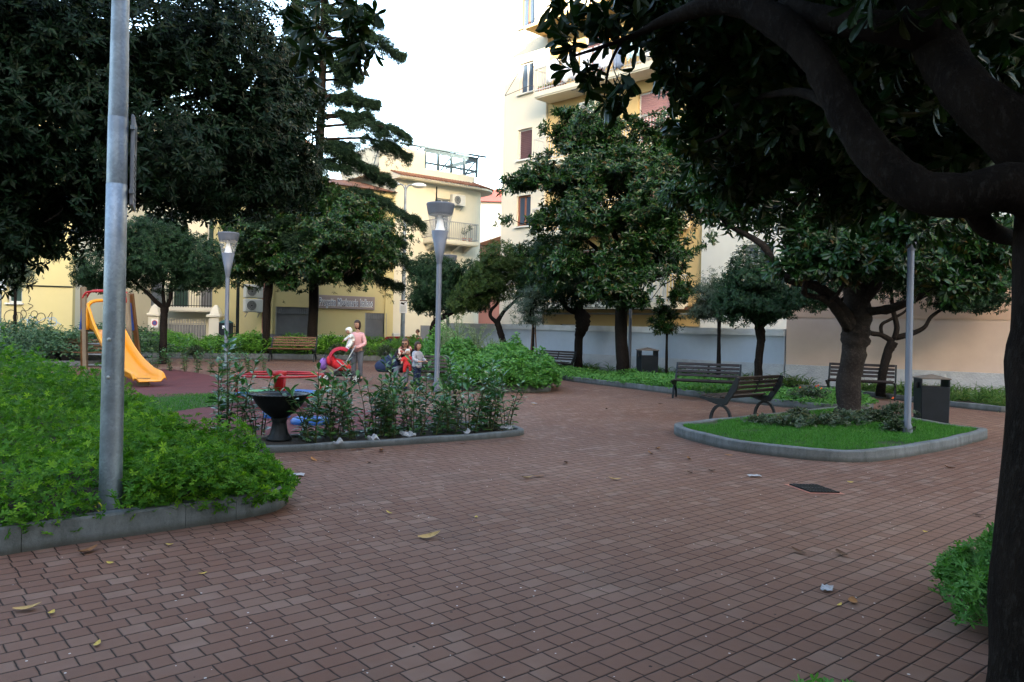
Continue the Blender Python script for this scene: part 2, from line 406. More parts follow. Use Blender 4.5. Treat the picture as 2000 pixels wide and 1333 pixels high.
def bark_rough():
    m, nt, bs = newmat("rough_grey_bark"); tc = node(nt, "ShaderNodeTexCoord").outputs["Object"]
    mp = node(nt, "ShaderNodeMapping"); mp.inputs["Scale"].default_value = (1, 1, .45); nt.links.new(tc, mp.inputs[0])
    n1 = noisen(nt, mp.outputs[0], 5, 6, .65); n2 = noisen(nt, mp.outputs[0], 34, 6, .75); v = node(nt, "ShaderNodeTexVoronoi"); v.feature = 'DISTANCE_TO_EDGE'; v.inputs["Scale"].default_value = 16; nt.links.new(mp.outputs[0], v.inputs["Vector"])
    col = mixc(nt, ramp(nt, n1, [(.4, (0, 0, 0)), (.62, (1, 1, 1))]), (.006, .0045, .004), (.012, .009, .0075)); col = mixc(nt, ramp(nt, n2, [(.52, (0, 0, 0)), (.68, (1, 1, 1))]), col, (.022, .019, .017))
    col = mixc(nt, ramp(nt, v.outputs["Distance"], [(.0, (.35, .35, .35)), (.04, (0, 0, 0))]), col, (.005, .004, .004))
    nt.links.new(col, bs.inputs["Base Color"]); bs.inputs["Roughness"].default_value = .95; bs.inputs["Specular IOR Level"].default_value = .05
    h = mathn(nt, 'ADD', mathn(nt, 'MULTIPLY', n2, .8), mathn(nt, 'ADD', n1, mathn(nt, 'MULTIPLY', v.outputs["Distance"], .25))); bumpn(nt, h, 1.0, .02, bs); return m
M_barkf = bark_rough()
M_stem = surf("green_stem", (.07, .075, .03), .7, bump=0)
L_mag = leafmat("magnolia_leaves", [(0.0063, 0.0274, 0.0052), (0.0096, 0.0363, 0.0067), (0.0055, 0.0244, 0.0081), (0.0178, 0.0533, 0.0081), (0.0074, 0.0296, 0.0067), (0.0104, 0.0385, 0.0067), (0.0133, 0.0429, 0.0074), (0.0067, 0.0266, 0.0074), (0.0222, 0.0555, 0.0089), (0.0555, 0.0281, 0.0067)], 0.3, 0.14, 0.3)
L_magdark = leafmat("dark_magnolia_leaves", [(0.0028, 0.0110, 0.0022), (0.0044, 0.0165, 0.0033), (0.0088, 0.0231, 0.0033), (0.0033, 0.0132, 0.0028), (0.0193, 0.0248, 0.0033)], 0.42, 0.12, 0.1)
L_pitt = leafmat("pittosporum_leaves", [(0.0026, 0.0102, 0.0038), (0.0038, 0.0140, 0.0051), (0.0059, 0.0179, 0.0055), (0.0034, 0.0119, 0.0043), (0.0127, 0.0191, 0.0051)], 0.5, 0.06, 0.12)
L_round = leafmat("evergreen_leaves", [(0.0074, 0.0260, 0.0112), (0.0112, 0.0360, 0.0136), (0.0093, 0.0298, 0.0124), (0.0186, 0.0484, 0.0136)], 0.45, 0.1, 0.2)
L_yg = leafmat("yellow_green_leaves", [(0.0245, 0.0525, 0.0140), (0.0420, 0.0770, 0.0175), (0.0315, 0.0630, 0.0140), (0.0630, 0.0910, 0.0210)], 0.45, 0.2, 0.25)
L_olea = leafmat("oleander_leaves", [(0.0300, 0.0562, 0.0338), (0.0450, 0.0750, 0.0450), (0.0375, 0.0638, 0.0375), (0.0600, 0.0900, 0.0525)], .45, .15)
L_cedar = leafmat("cedar_needles", [(0.0065, 0.0184, 0.0097), (0.0097, 0.0248, 0.0119), (0.0140, 0.0313, 0.0130), (0.0081, 0.0205, 0.0130)], 0.6, 0.08, 0.12)
L_ger = leafmat("geranium_leaves", [(0.0238, 0.0765, 0.0068), (0.0442, 0.1318, 0.0085), (0.0306, 0.1020, 0.0102), (0.0850, 0.1955, 0.0102), (0.0382, 0.1190, 0.0170), (0.1360, 0.2550, 0.0119)], 0.6, 0.3, 0.15)
L_ger2 = leafmat("bed_leaves", [(0.0397, 0.1290, 0.0198), (0.0595, 0.1686, 0.0248), (0.0496, 0.1488, 0.0298), (0.0794, 0.1984, 0.0347)], .55, .25, .3)
L_hedge = leafmat("hedge_leaves", [(.05, .14, .015), (.08, .20, .02), (.11, .25, .022), (.06, .16, .02)], .5, .25, .35)
L_laur = leafmat("laurel_leaves", [(0.0189, 0.0709, 0.0208), (0.0265, 0.0898, 0.0284), (0.0378, 0.1134, 0.0265), (0.0170, 0.0614, 0.0284), (0.0756, 0.1512, 0.0284)], 0.34, 0.18, 0.35)
L_grass = leafmat("grass_blades", [(.022, .10, .010), (.032, .13, .012), (.038, .12, .016), (.05, .15, .016)], .6, .25, .2)
L_tuft = leafmat("tuft_blades", [(0.0292, 0.0780, 0.0195), (0.0488, 0.1170, 0.0195), (0.0683, 0.1365, 0.0292), (0.0975, 0.1268, 0.0390)], .5, .2, .35)
L_rose = leafmat("rose_leaves", [(0.0210, 0.0420, 0.0210), (0.0280, 0.0560, 0.0245), (0.0350, 0.0490, 0.0210), (0.0210, 0.0385, 0.0175)], .5, .15)
L_dry = leafmat("dry_leaves", [(.22, .10, .03), (.3, .15, .05), (.16, .07, .03), (.35, .22, .08), (.09, .05, .03)], .6, .1)

# ------------------------------------------------------------------ leaves
def unit(v): return v/np.maximum(np.linalg.norm(v, axis=-1, keepdims=True), 1e-9)
def leaf_geo(Pn, D, N, L, W, kind='lo', curl=.12):
    """Pn base (n,3), D direction, N up normal; returns V, faces"""
    n = len(Pn); D = unit(D); S = unit(np.cross(D, N)); N = np.cross(S, D)
    L = np.broadcast_to(L, (n,))[:, None]; W = np.broadcast_to(W, (n,))[:, None]
    def pt(a, b, c): return Pn+D*L*a+S*W*b+N*L*c
    if kind == 'lo':
        V = np.stack([pt(0, 0, 0), pt(.55, .5, .04), pt(1, 0, -curl), pt(.55, -.5, .04)], 1); k = 4
        Fq = [np.array([[0, 1, 2, 3]])]
    elif kind == 'hi':
        V = np.stack([pt(0, 0, 0), pt(.3, .36, .05), pt(.3, -.36, .05), pt(.3, 0, .01), pt(.65, .5, .0), pt(.65, -.5, .0), pt(.65, 0, -.05), pt(1, 0, -curl*1.6)], 1); k = 8
        Fq = [np.array([[0, 3, 1], [0, 2, 3], [4, 6, 7], [6, 5, 7]]), np.array([[1, 3, 6, 4], [3, 2, 5, 6]])]
    elif kind == 'ob':                                # blunt obovate leaf
        rows = [(.14, .13, .02), (.42, .37, .03), (.70, .50, -.01), (.90, .34, -.06)]; pts = [pt(0, 0, 0)]
        for a, b, c in rows: pts += [pt(a, b, c+.03), pt(a, 0, c), pt(a, -b, c+.03)]
        pts.append(pt(1, 0, -curl)); V = np.stack(pts, 1); k = 14
        q = []
        for i in range(3): a = 1+3*i; q += [[a, a+1, a+4, a+3], [a+1, a+2, a+5, a+4]]
        Fq = [np.array([[0, 2, 1], [0, 3, 2], [10, 11, 13], [11, 12, 13]]), np.array(q)]
    elif kind == 'lobed':
        pts = [pt(.12, 0, -.06)]
        m = 5; out = []
        for i in range(m):
            a = -1.95+3.9*i/(m-1)
            for da, r in ((-.28, .40), (-.12, .52), (0, .5 if False else .56), (.14, .5), (.30, .38)):
                if i == m-1 and da > .2: pass
                out.append((a+da, r))
            if i < m-1: out.append((a+.49, .18))
        for a, r in out: pts.append(pt(.12+r*math.cos(a), r*math.sin(a)*1.0*1.0, .10*r if abs(a) < 1 else .04))
        V = np.stack(pts, 1); k = len(pts)
        Fq = [np.array([[0, i+1, i] for i in range(1, k-1)])]
    off = np.arange(n)[:, None, None]*k
    faces = [(f[None]+off).reshape(-1, f.shape[1]) for f in Fq]
    return V.reshape(-1, 3), faces
def merge(parts):
    V = []; Fs = {}; b = 0
    for v, fs in parts:
        V.append(v)
        for f in fs: Fs.setdefault(f.shape[1], []).append(f+b)
        b += len(v)
    return np.concatenate(V), [np.concatenate(x) for x in Fs.values()]
def rosettes(Pn, A, m, L, W, spread=(45, 85), kind='lo', curl=.12, jit=.35, rg=None):
    rg = rg or rng
    n = len(Pn); A = unit(A); t = unit(np.cross(A, rg.normal(size=(n, 3)))); b = np.cross(A, t)
    ph = (np.arange(m)[None]*2.399+rg.uniform(0, 6.28, (n, 1)))+rg.normal(0, .2, (n, m))
    th = np.radians(rg.uniform(spread[0], spread[1], (n, m)))
    D = A[:, None]*np.cos(th)[..., None]+(t[:, None]*np.cos(ph)[..., None]+b[:, None]*np.sin(ph)[..., None])*np.sin(th)[..., None]
    D[..., 2] -= jit*rg.uniform(0, .8, (n, m))
    N = np.repeat(A[:, None], m, 1)+rg.normal(0, .3, (n, m, 3))
    base = Pn[:, None]-A[:, None]*(np.linspace(0, .5, m)[None, :, None]*L)
    LL = L*rg.uniform(.6, 1.15, (n*m)); WW = W*rg.uniform(.75, 1.15, (n*m))
    return leaf_geo(base.reshape(-1, 3), D.reshape(-1, 3), N.reshape(-1, 3), LL, WW, kind, curl)
def blob_pts(blobs, n, rg, inner=.45, gap=None, gapf=1.2, rough=.22):
    """points near the surface of several ellipsoids, uneven; blobs: (center(3), radii(3))"""
    c = np.array([b[0] for b in blobs], float); r = np.array([b[1] for b in blobs], float)
    wgt = np.array([(b[1][0]*b[1][1]+b[1][1]*b[1][2]+b[1][0]*b[1][2])*(b[2] if len(b) > 2 else 1) for b in blobs]); wgt /= wgt.sum()
    out = []; ax = []; tot = 0
    while tot < n:
        k = rg.choice(len(blobs), size=n, p=wgt); d = unit(rg.normal(size=(n, 3)))
        rad = inner+(1-inner)*rg.uniform(0, 1, n)**.6
        rad *= 1+rough*noise(d*1.3+c[k]*.5, 1.1)+rg.normal(0, .05, n)
        p = c[k]+d*r[k]*rad[:, None]
        if gap is not None:
            keep = noise(p, gapf) > gap; p = p[keep]; d = d[keep]
        out.append(p); ax.append(d); tot += len(p)
    p = np.concatenate(out)[:n]; a = np.concatenate(ax)[:n]
    return p, a
def wobble_tube(mb, pts, rad, n=10, k=6, amp=.06, seed=0):
    P_ = catmull(pts, k); m = len(P_)
    tt = np.linspace(0, len(pts)-1, m); rr = np.interp(tt, np.arange(len(pts)), rad)
    rings0 = len(mb.v)
    mb.tube(P_, list(rr), n)
    for i in range(m*n):
        v = np.array(mb.v[rings0+i]); ctr = np.array(P_[i//n]); q = v-ctr
        s = 1+amp*float(noise(v*np.array([1, 1, .45])+seed, 2.6/max(rr[i//n]*4, .3))[0])
        mb.v[rings0+i] = tuple(ctr+q*s)
def make_tree(name, base, label, trunk, blobs, leaf, n, m, L, W, bark, kind='lo', group=None, limbs=(), gap=None, gapf=1.2, inner=.45,
              rough=.22, up=.5, spread=(45, 85), seed=1, twigs=5, cat='tree', tn=12, extra=None, amp=.06, kids=None, twr=.012, autolimb=True):
    """trunk: list of (point world, radius); limbs: lists of same; blobs world"""
    rg = np.random.default_rng(seed)
    root = thing(name, base, label, cat, group); b0 = np.array(base)
    mb = MB()
    wobble_tube(mb, [np.array(p)-b0 for p, r in trunk], [r for p, r in trunk], tn, 6, amp, seed)
    ends = [np.array(trunk[-1][0])-b0]
    for lb in limbs:
        wobble_tube(mb, [np.array(p)-b0 for p, r in lb], [r for p, r in lb], max(8, tn-4), 5, amp*.8, seed+3)
        ends.append(np.array(lb[-1][0])-b0)
        if len(lb) > 2: ends.append(np.array(lb[-2][0])-b0)
    lb = [(np.array(b[0])-b0, b[1])+tuple(b[2:]) for b in blobs]
    tr = trunk[-1][1]
    for c, r, *_ in lb:
        e = min(ends, key=lambda q: np.linalg.norm(q-c)); dist = np.linalg.norm(c-e)
        if autolimb and dist > .3:
            mid = (e+c)/2+rg.normal(0, .1, 3)*dist+np.array([0, 0, -.06*dist])
            wobble_tube(mb, [e, mid, c], [min(tr*.55, .1), min(tr*.35, .06), .02], 6, 4, .05, seed)
        for q in range(twigs):
            d = unit(rg.normal(size=3)); p = c+d*np.array(r)*.85; s = e+(c-e)*rg.uniform(.5, 1)
            mb.tube(catmull([s, (s+p)/2+rg.normal(0, .08, 3), p], 3), [twr*2.2]*2+[twr*1.5]*2+[twr]*3, 5)
    mb.build("trunk", bark, root, True)
    p, a = blob_pts(lb, n, rg, inner, gap, gapf, rough)
    A = a+np.array([0, 0, up])+rg.normal(0, .35, (len(p), 3))
    parts = [rosettes(p, A, m, L, W, spread, kind, rg=rg)]
    if extra: parts += extra(rg, b0)
    V, fs = merge(parts)
    link("crown", npmesh("crown", V, fs), leaf, root)
    return root
def pb(px, py, Y, rx, ry, rd, w=1.0):
    p = P(px, py, Y); return (tuple(p), (rx*Y/F, rd, ry*Y/F), w)
def tp(px, py, Y, wpx): return (tuple(P(px, py, Y)), wpx*Y/F/2)

# ------------------------------------------------------------------ polygons, beds, kerbs
def chaikin(pts, it=2, closed=True):
    for _ in range(it):
        q = []
        n = len(pts)
        for i in range(n if closed else n-1):
            a, b = np.array(pts[i][:2], float), np.array(pts[(i+1) % n][:2], float)
            q += [a*.8+b*.2, a*.2+b*.8]
        if not closed: q = [np.array(pts[0][:2], float)]+q+[np.array(pts[-1][:2], float)]
        pts = q
    return pts
def offset(poly, d, closed=True):
    n = len(poly); out = []
    for i in range(n):
        a = np.array(poly[i-1]) if (closed or i > 0) else np.array(poly[i]); b = np.array(poly[i]); c = np.array(poly[(i+1) % n]) if (closed or i < n-1) else np.array(poly[i])
        t = unit(c-a) if np.linalg.norm(c-a) > 1e-9 else np.array([1, 0]); out.append(b+np.array([-t[1], t[0]])*d)
    return out
def area(poly):
    p = np.array([q[:2] for q in poly]); x, y = p[:, 0], p[:, 1]
    return .5*np.sum(x*np.roll(y, -1)-y*np.roll(x, -1))
def ccw(poly):
    poly = [tuple(p[:2]) for p in poly]
    return poly if area(poly) > 0 else poly[::-1]
def densify(poly, step, closed=True):
    out = []; n = len(poly)
    for i in range(n if closed else n-1):
        a, b = np.array(poly[i], float), np.array(poly[(i+1) % n], float); k = max(1, int(np.linalg.norm(b-a)/step))
        out += [a+(b-a)*j/k for j in range(k)]
    if not closed: out.append(np.array(poly[-1], float))
    return out
def kerb(name, poly, h, wd=.13, closed=True, z0=-.02):
    """stone kerb laid in lengths with open joints, rounded top edges"""
    pl = densify(poly, .12, closed)
    inn = offset(pl, wd, closed); n = len(pl); mb = MB(); acc = 0; seg = []; segs = []
    rngk = range(n+1 if closed else n)
    last = None
    for i in rngk:
        j = i % n; seg.append(j)
        if last is not None: acc += float(np.linalg.norm(pl[j]-pl[last]))
        last = j
        if acc > 1.0: segs.append(seg); seg = [j]; acc = 0
    if len(seg) > 1: segs.append(seg)
    b = .014
    for sg in segs:
        rings = []
        for q, j in enumerate(sg):
            o, i_ = np.array(pl[j]), np.array(inn[j])
            if q == 0: t = unit(np.array(pl[sg[1]])-o)*.0018
            elif q == len(sg)-1: t = -unit(o-np.array(pl[sg[-2]]))*.0018
            else: t = np.zeros(2)
            o, i_ = o+t, i_+t; d = unit(i_-o); hh = h+.004*math.sin(j*.7)
            rings.append([(*o, z0), (*(o+d*.004), hh-b), (*(o+d*(b+.004)), hh), (*(i_-d*b), hh), (*i_, hh-b), (*i_, z0)])
        vs = [p for r in rings for p in r]; fs = []
        for q in range(len(rings)-1):
            for k in range(6):
                kk = (k+1) % 6; fs.append([q*6+k, q*6+kk, (q+1)*6+kk, (q+1)*6+k])
        fs.append([0, 1, 2, 3, 4, 5]); fs.append([(len(rings)-1)*6+k for k in range(5, -1, -1)])
        mb.add(vs, fs)
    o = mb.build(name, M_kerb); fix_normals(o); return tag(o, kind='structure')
def sheet(name, poly, z, mat, lump=0.0):
    poly = ccw(poly); o = link(name, npmesh(name, [(p[0], p[1], z) for p in poly], [np.array([list(range(len(poly)))])]), mat)
    return tag(o, kind='structure')
def slab(name, poly, z0, z1, mat):
    mb = MB(); mb.prism(ccw(poly), z0, z1); o = mb.build(name, mat); return tag(o, kind='structure')
def inpoly(p, poly):
    x, y = p[:, 0], p[:, 1]; ins = np.zeros(len(p), bool); n = len(poly)
    for i in range(n):
        x1, y1 = poly[i][0], poly[i][1]; x2, y2 = poly[i-1][0], poly[i-1][1]
        c = ((y1 > y) != (y2 > y)) & (x < (x2-x1)*(y-y1)/((y2-y1) if abs(y2-y1) > 1e-9 else 1e-9)+x1); ins ^= c
    return ins
def sample(poly, n, rg):
    a = np.array([p[:2] for p in poly]); lo, hi = a.min(0), a.max(0); out = []; t = 0
    while t < n:
        p = rg.uniform(lo, hi, (n*2, 2)); p = p[inpoly(p, poly)]; out.append(p); t += len(p)
    return np.concatenate(out)[:n]
def edge_dist(p, poly):
    d = np.full(len(p), 1e9); n = len(poly)
    for i in range(n):
        a, b = np.array(poly[i-1][:2]), np.array(poly[i][:2]); ab = b-a
        t = np.clip(((p-a)@ab)/max(ab@ab, 1e-9), 0, 1); q = a+t[:, None]*ab
        d = np.minimum(d, np.linalg.norm(p-q, axis=1))
    return d
def foliage_mass(name, poly, z0, hf, n, L, W, mat, kind='lo', m=1, seed=1, spill=.12, low=.35, label=None, cat=None, edge=.45, fringe=0, holes=()):
    """low leafy mass over a bed: height hf(x,y) tapering to the edge, lumpy top"""
    rg = np.random.default_rng(seed); big = offset(ccw(poly), -spill)
    p = sample(big, n, rg); d = edge_dist(p, big); nf = 0
    if fringe:
        q = sample(big, n, rg); dq = edge_dist(q, big); k = dq < .4; q, dq = q[k][:fringe], dq[k][:fringe]; nf = len(q); p = np.concatenate([p, q]); d = np.concatenate([d, dq]); n = len(p)
    h = hf(p[:, 0], p[:, 1])*np.clip(.5+.5*np.sin(np.clip(d/edge, 0, 1)*math.pi/2), 0, 1)
    lump = 1+.26*noise(np.c_[p, p[:, 0]*0], 1.0)+.14*noise(np.c_[p, p[:, 0]*0+3], 3.2)
    h = h*lump
    u = rg.uniform(0, 1, n)**.45; z = z0+h*(low+(1-low)*u)
    if nf: z[-nf:] = z0+h[-nf:]*rg.uniform(.02, .95, nf)
    P3 = np.c_[p, z]
    for hx, hy, hr in holes:
        k = np.hypot(p[:, 0]-hx, p[:, 1]-hy) > hr; P3 = P3[k]; p = p[k]; n = len(p)
    e = .15; gx = (hf(p[:, 0]+e, p[:, 1])-hf(p[:, 0]-e, p[:, 1])); 
    A = np.c_[rg.normal(0, .45, n), rg.normal(0, .45, n)-.25, np.full(n, 1.0)]
    V, fs = rosettes(P3, A, m, L, W, (50, 95) if m > 1 else (35, 115), kind, .1, .2, rg)
    o = link(name, npmesh(name, V, fs), mat)
    return tag(o, label, cat, kind='stuff')
def blades(poly, n, h, wd, rg, z0=0, lean=.35):
    p = sample(poly, n, rg); p = p[noise(np.c_[p, p[:, 0]*0], 1.6)+rg.normal(0, .35, n) > -1.0]; n = len(p); P3 = np.c_[p, np.full(n, z0)]
    D = np.c_[rg.normal(0, lean, (n, 2)), np.ones(n)]; N = unit(rg.normal(size=(n, 3)))
    return leaf_geo(P3, D, N, h*rg.uniform(.6, 1.3, n), wd, 'lo', .25)
def tufts(P3, m, L, W, rg, sp=(15, 75)):
    A = np.c_[rg.normal(0, .15, (len(P3), 2)), np.ones(len(P3))]
    V, fs = rosettes(P3, A, m, L, W, sp, 'hi', .3, .1, rg); return V, fs

# ================================================================== GROUND, PAVING, BEDS
sheet("ground", [(-900, -900), (900, -900), (900, 1500), (-900, 1500)], -.47, M_asph)
plaza = [(-40, -25), (40, -25), (40, 10), (22, 14.5), (12, 22.5), (2.5, 29.6), (-2.6, 34.5), (-6, 36.6), (-32, 36.6), (-40, 30)]
slab("plaza", plaza, -.5, 0, M_pave)
dA = np.array([math.cos(ROWANG), math.sin(ROWANG)])
# -- front left bed
bedL = [(-2.35, 6.32), (-2.0, 6.75), (-1.98, 7.15), (-2.4, 7.6), (-5.2, 10.8), (-7.6, 13.8), (-12, 13.0), (-12.5, -1.5), (-9.8, -1.5), (-3.6, 5.3)]
kL = chaikin(ccw(bedL), 2); kerb("kerb", kL, .19, .14); slab("flower_bed", offset(kL, .1), -.05, .14, M_soil)
# -- middle bed along the playground
bedM = [tuple(G(540, 886)[:2]), tuple(G(760, 872)[:2]), tuple(G(985, 856)[:2]), tuple(G(1028, 850)[:2]), tuple(G(1012, 842)[:2]), tuple(G(948, 838)[:2]), tuple(G(890, 829)[:2]), (-1.5, 12.1), (-2.6, 11.0), (-4.6, 10.2), (-4.6, 9.2)]
kM = chaikin(ccw(bedM), 2); kerb("kerb", kM, .085, .1); slab("flower_bed", offset(kM, .08), -.05, .05, M_soil)
# -- rubber play surfaces
rubA = [(-4.7, 10.3), (-2.7, 11.1), (-1.55, 12.2), (-.95, 13.0), tuple(G(895, 819)[:2]), tuple(G(608, 792)[:2]), (-5.2, 16.3), (-6.0, 13.5)]
sheet("rubber_play_surface", rubA, .012, M_rub)
sheet("rubber_play_surface", [tuple(G(x, y)[:2]) for x, y in ((258, 778), (408, 772), (455, 752), (420, 735), (335, 722), (150, 724), (60, 740), (120, 772))], .012, M_rub)
lawnM = [(-4.9, 11.2), (-6.0, 13.3), (-5.3, 16.2), (-4.2, 17.0), (-6.3, 17.4), (-8.6, 15.9), (-8.0, 14.2), (-5.3, 11.0)]
sheet("lawn", lawnM, .008, M_lawn)
# -- island bed right
isl = [tuple(G(1322, 854)[:2]), tuple(G(1420, 880)[:2]), tuple(G(1560, 898)[:2]), tuple(G(1650, 904)[:2]), tuple(G(1715, 903)[:2]), tuple(G(1850, 880)[:2]), tuple(G(1930, 858)[:2]), (7.75, 12.75), (7.35, 13.3), (7.3, 14.3), (7.0, 15.6), (6.6, 15.9), (5.6, 15.1), (4.2, 13.9), (3.1, 13.0), (2.6, 12.55)]
kI = chaikin(ccw(isl), 2); kerb("kerb", kI, .145, .13); slab("lawn", offset(kI, .1), -.05, .115, M_lawn)
# -- second bed behind it (strip)
isl2 = [tuple(G(1082, 742)[:2]), tuple(G(1250, 762)[:2]), tuple(G(1400, 782)[:2]), tuple(G(1600, 803)[:2]), tuple(G(1690, 806)[:2]), tuple(G(1712, 799)[:2]), tuple(G(1660, 789)[:2]), tuple(G(1480, 768)[:2]), tuple(G(1240, 742)[:2]), tuple(G(1100, 728)[:2])]
kI2 = chaikin(ccw(isl2), 2); kerb("kerb", kI2, .15, .12); slab("lawn", offset(kI2, .09), -.05, .12, M_lawn)
# -- bed along the walls
WG = lambda x: 31.4-1.033*x                          # grey wall line
bedW = [(-2.0, 33.0), (0.3, 30.7), (4.5, 26.5), (8.0, 22.7), (12.6, 19.8), (18.0, 16.3), (17.3, 15.3), tuple(G(1955, 806)[:2]), tuple(G(1870, 797)[:2]), tuple(G(1700, 776)[:2]), tuple(G(1480, 752)[:2]), tuple(G(1300, 737)[:2]), tuple(G(1190, 727)[:2]), (1.2, 27.2), (-1.5, 30.0), (-2.8, 32.3)]
kW = ccw(bedW); kerb("kerb", kW, .13, .12); slab("flower_bed", offset(kW, .08), -.05, .10, M_soil)
# -- middle right bed with geraniums
bedR = [tuple(G(1075, 766)[:2]), (1.05, 20.3), (1.1, 21.2), (.2, 24), (-1.0, 27), (-3.0, 27), (-2.5, 23.5), (-1.5, 20.7), (-1.1, 19.5), (-.3, 19.2), (.6, 19.3)]
kR = chaikin(ccw(bedR), 2); kerb("kerb", kR, .18, .13); slab("flower_bed", offset(kR, .08), -.05, .14, M_soil)
# -- far hedge bed
bedF = [(-20.5, 30.8), (-13.5, 32.4), (-9.5, 33.2), (-5.0, 33.6), (-2.8, 33.2), (-3.0, 35.9), (-8, 36.3), (-21, 36.2)]
kF = ccw(bedF); kerb("kerb", kF, .24, .16); slab("flower_bed", offset(kF, .1), -.05, .2, M_soil)
# -- left back bed
bedG = [(-21, 24.0), (-15.5, 24.4), (-13.4, 26.4), (-12.6, 29.6), (-20, 30.2), (-22, 28)]
kG = chaikin(ccw(bedG), 1); kerb("kerb", kG, .2, .14); slab("flower_bed", offset(kG, .1), -.05, .16, M_soil)
# -- right foreground bed (only its corner shows)
bedC = [(2.82, 4.4), (2.9, 4.9), (3.4, 5.6), (5.5, 5.2), (7.0, 2.0), (3.6, 2.4), (3.0, 3.2)]
slab("flower_bed", bedC, -.05, .035, M_soil)
# -- drain
dr = [G(1541, 948, .004), G(1597, 949, .004), G(1640, 964, .004), G(1583, 963, .004)]
droot = thing("drain_grate", tuple(sum((Vector(p) for p in dr), Vector())/4), "dark square drain grate with brick coloured rim set in the paving", "drain")
dc = droot.location
mb = MB(); mb.v = [tuple((Vector(p)-dc)*1.22) for p in dr]; mb.f = {4: [[0, 3, 2, 1]]}; mb.build("rim", surf("drain_rim", (.36, .15, .11), .8), droot)
for ch in droot.children: ch.location.z = .002
mb = MB()
q = [Vector(p)-dc for p in dr]
mb.v = [tuple(p+Vector((0, 0, .005))) for p in q]; mb.f = {4: [[0, 3, 2, 1]]}; mb.build("hollow_shade", M_dark, droot)  # flat dark sheet paints the shade of the hollow under the grille
mb = MB()
for i in range(9):
    t = (i+.5)/9; a = q[0].lerp(q[1], t); b = q[3].lerp(q[2], t); mb.bar(a+Vector((0, 0, .012)), b+Vector((0, 0, .012)), .016, .01)
for t in (0.02, .5, .98):
    a = q[0].lerp(q[3], t); b = q[1].lerp(q[2], t); mb.bar(a+Vector((0, 0, .011)), b+Vector((0, 0, .011)), .02, .01)
mb.build("grille", M_iron, droot)

# ================================================================== WALLS
def wall_run(name, pts, h, th, mat, label, cap=None, plinth=None, band=None):
    """low walls following a line, facing the camera side"""
    o3 = (*pts[0], 0.0); root = thing(name, o3, label, "wall")
    pts = [(p[0]-o3[0], p[1]-o3[1]) for p in pts]; back = offset(pts, th, False); front = offset(pts, -.035, False)
    def strip(a, b, z0, z1):
        m_ = MB(); n = len(a); vs = []
        for i in range(n): vs += [(*a[i], z0), (*a[i], z1), (*b[i], z1), (*b[i], z0)]
        fs = []
        for i in range(n-1):
            for k in range(4):
                kk = (k+1) % 4; fs.append([i*4+k, i*4+kk, (i+1)*4+kk, (i+1)*4+k])
        fs += [[0, 1, 2, 3], [(n-1)*4+k for k in (3, 2, 1, 0)]]
        return m_.add(vs, fs)
    fix_normals(strip(pts, back, -.5, h).build("wall_face", mat, root))
    if cap: fix_normals(strip(offset(pts, -.07, False), offset(pts, th+.05, False), h, h+cap).build("coping", MC["grey_coping"], root))
    if plinth: fix_normals(strip(front, offset(pts, -.002, False), -.5, plinth).build("plinth", M_plinth, root))
    if band: fix_normals(strip(offset(pts, -.012, False), offset(pts, -.002, False), band[0], band[1]).build("upper_band", M_beige2, root))
    return root
surf("grey_coping", (.56, .57, .58), .85, var=.25, scale=2, bump=.2)
# pts run from right to left so that the offset goes away from the camera
gw = [(8.0, 23.14), (-2.55, 34.03)][::-1]
gw = [(-2.75, 34.3), (8.03, 23.1)]
wall_run("boundary_wall", [gw[0], gw[1]], 1.50, .25, M_gwall, "long low grey blue wall with pale coping running behind the benches", cap=.20, plinth=.67)
bw = [(8.08, 23.1), (12.65, 20.2), (19.5, 15.8)]
wall_run("beige_wall", [bw[0], bw[1], bw[2]], 3.2, .3, M_beige, "tall beige and tan rendered wall with rough grey base at the right", cap=.06, plinth=.67, band=(2.05, 3.2))

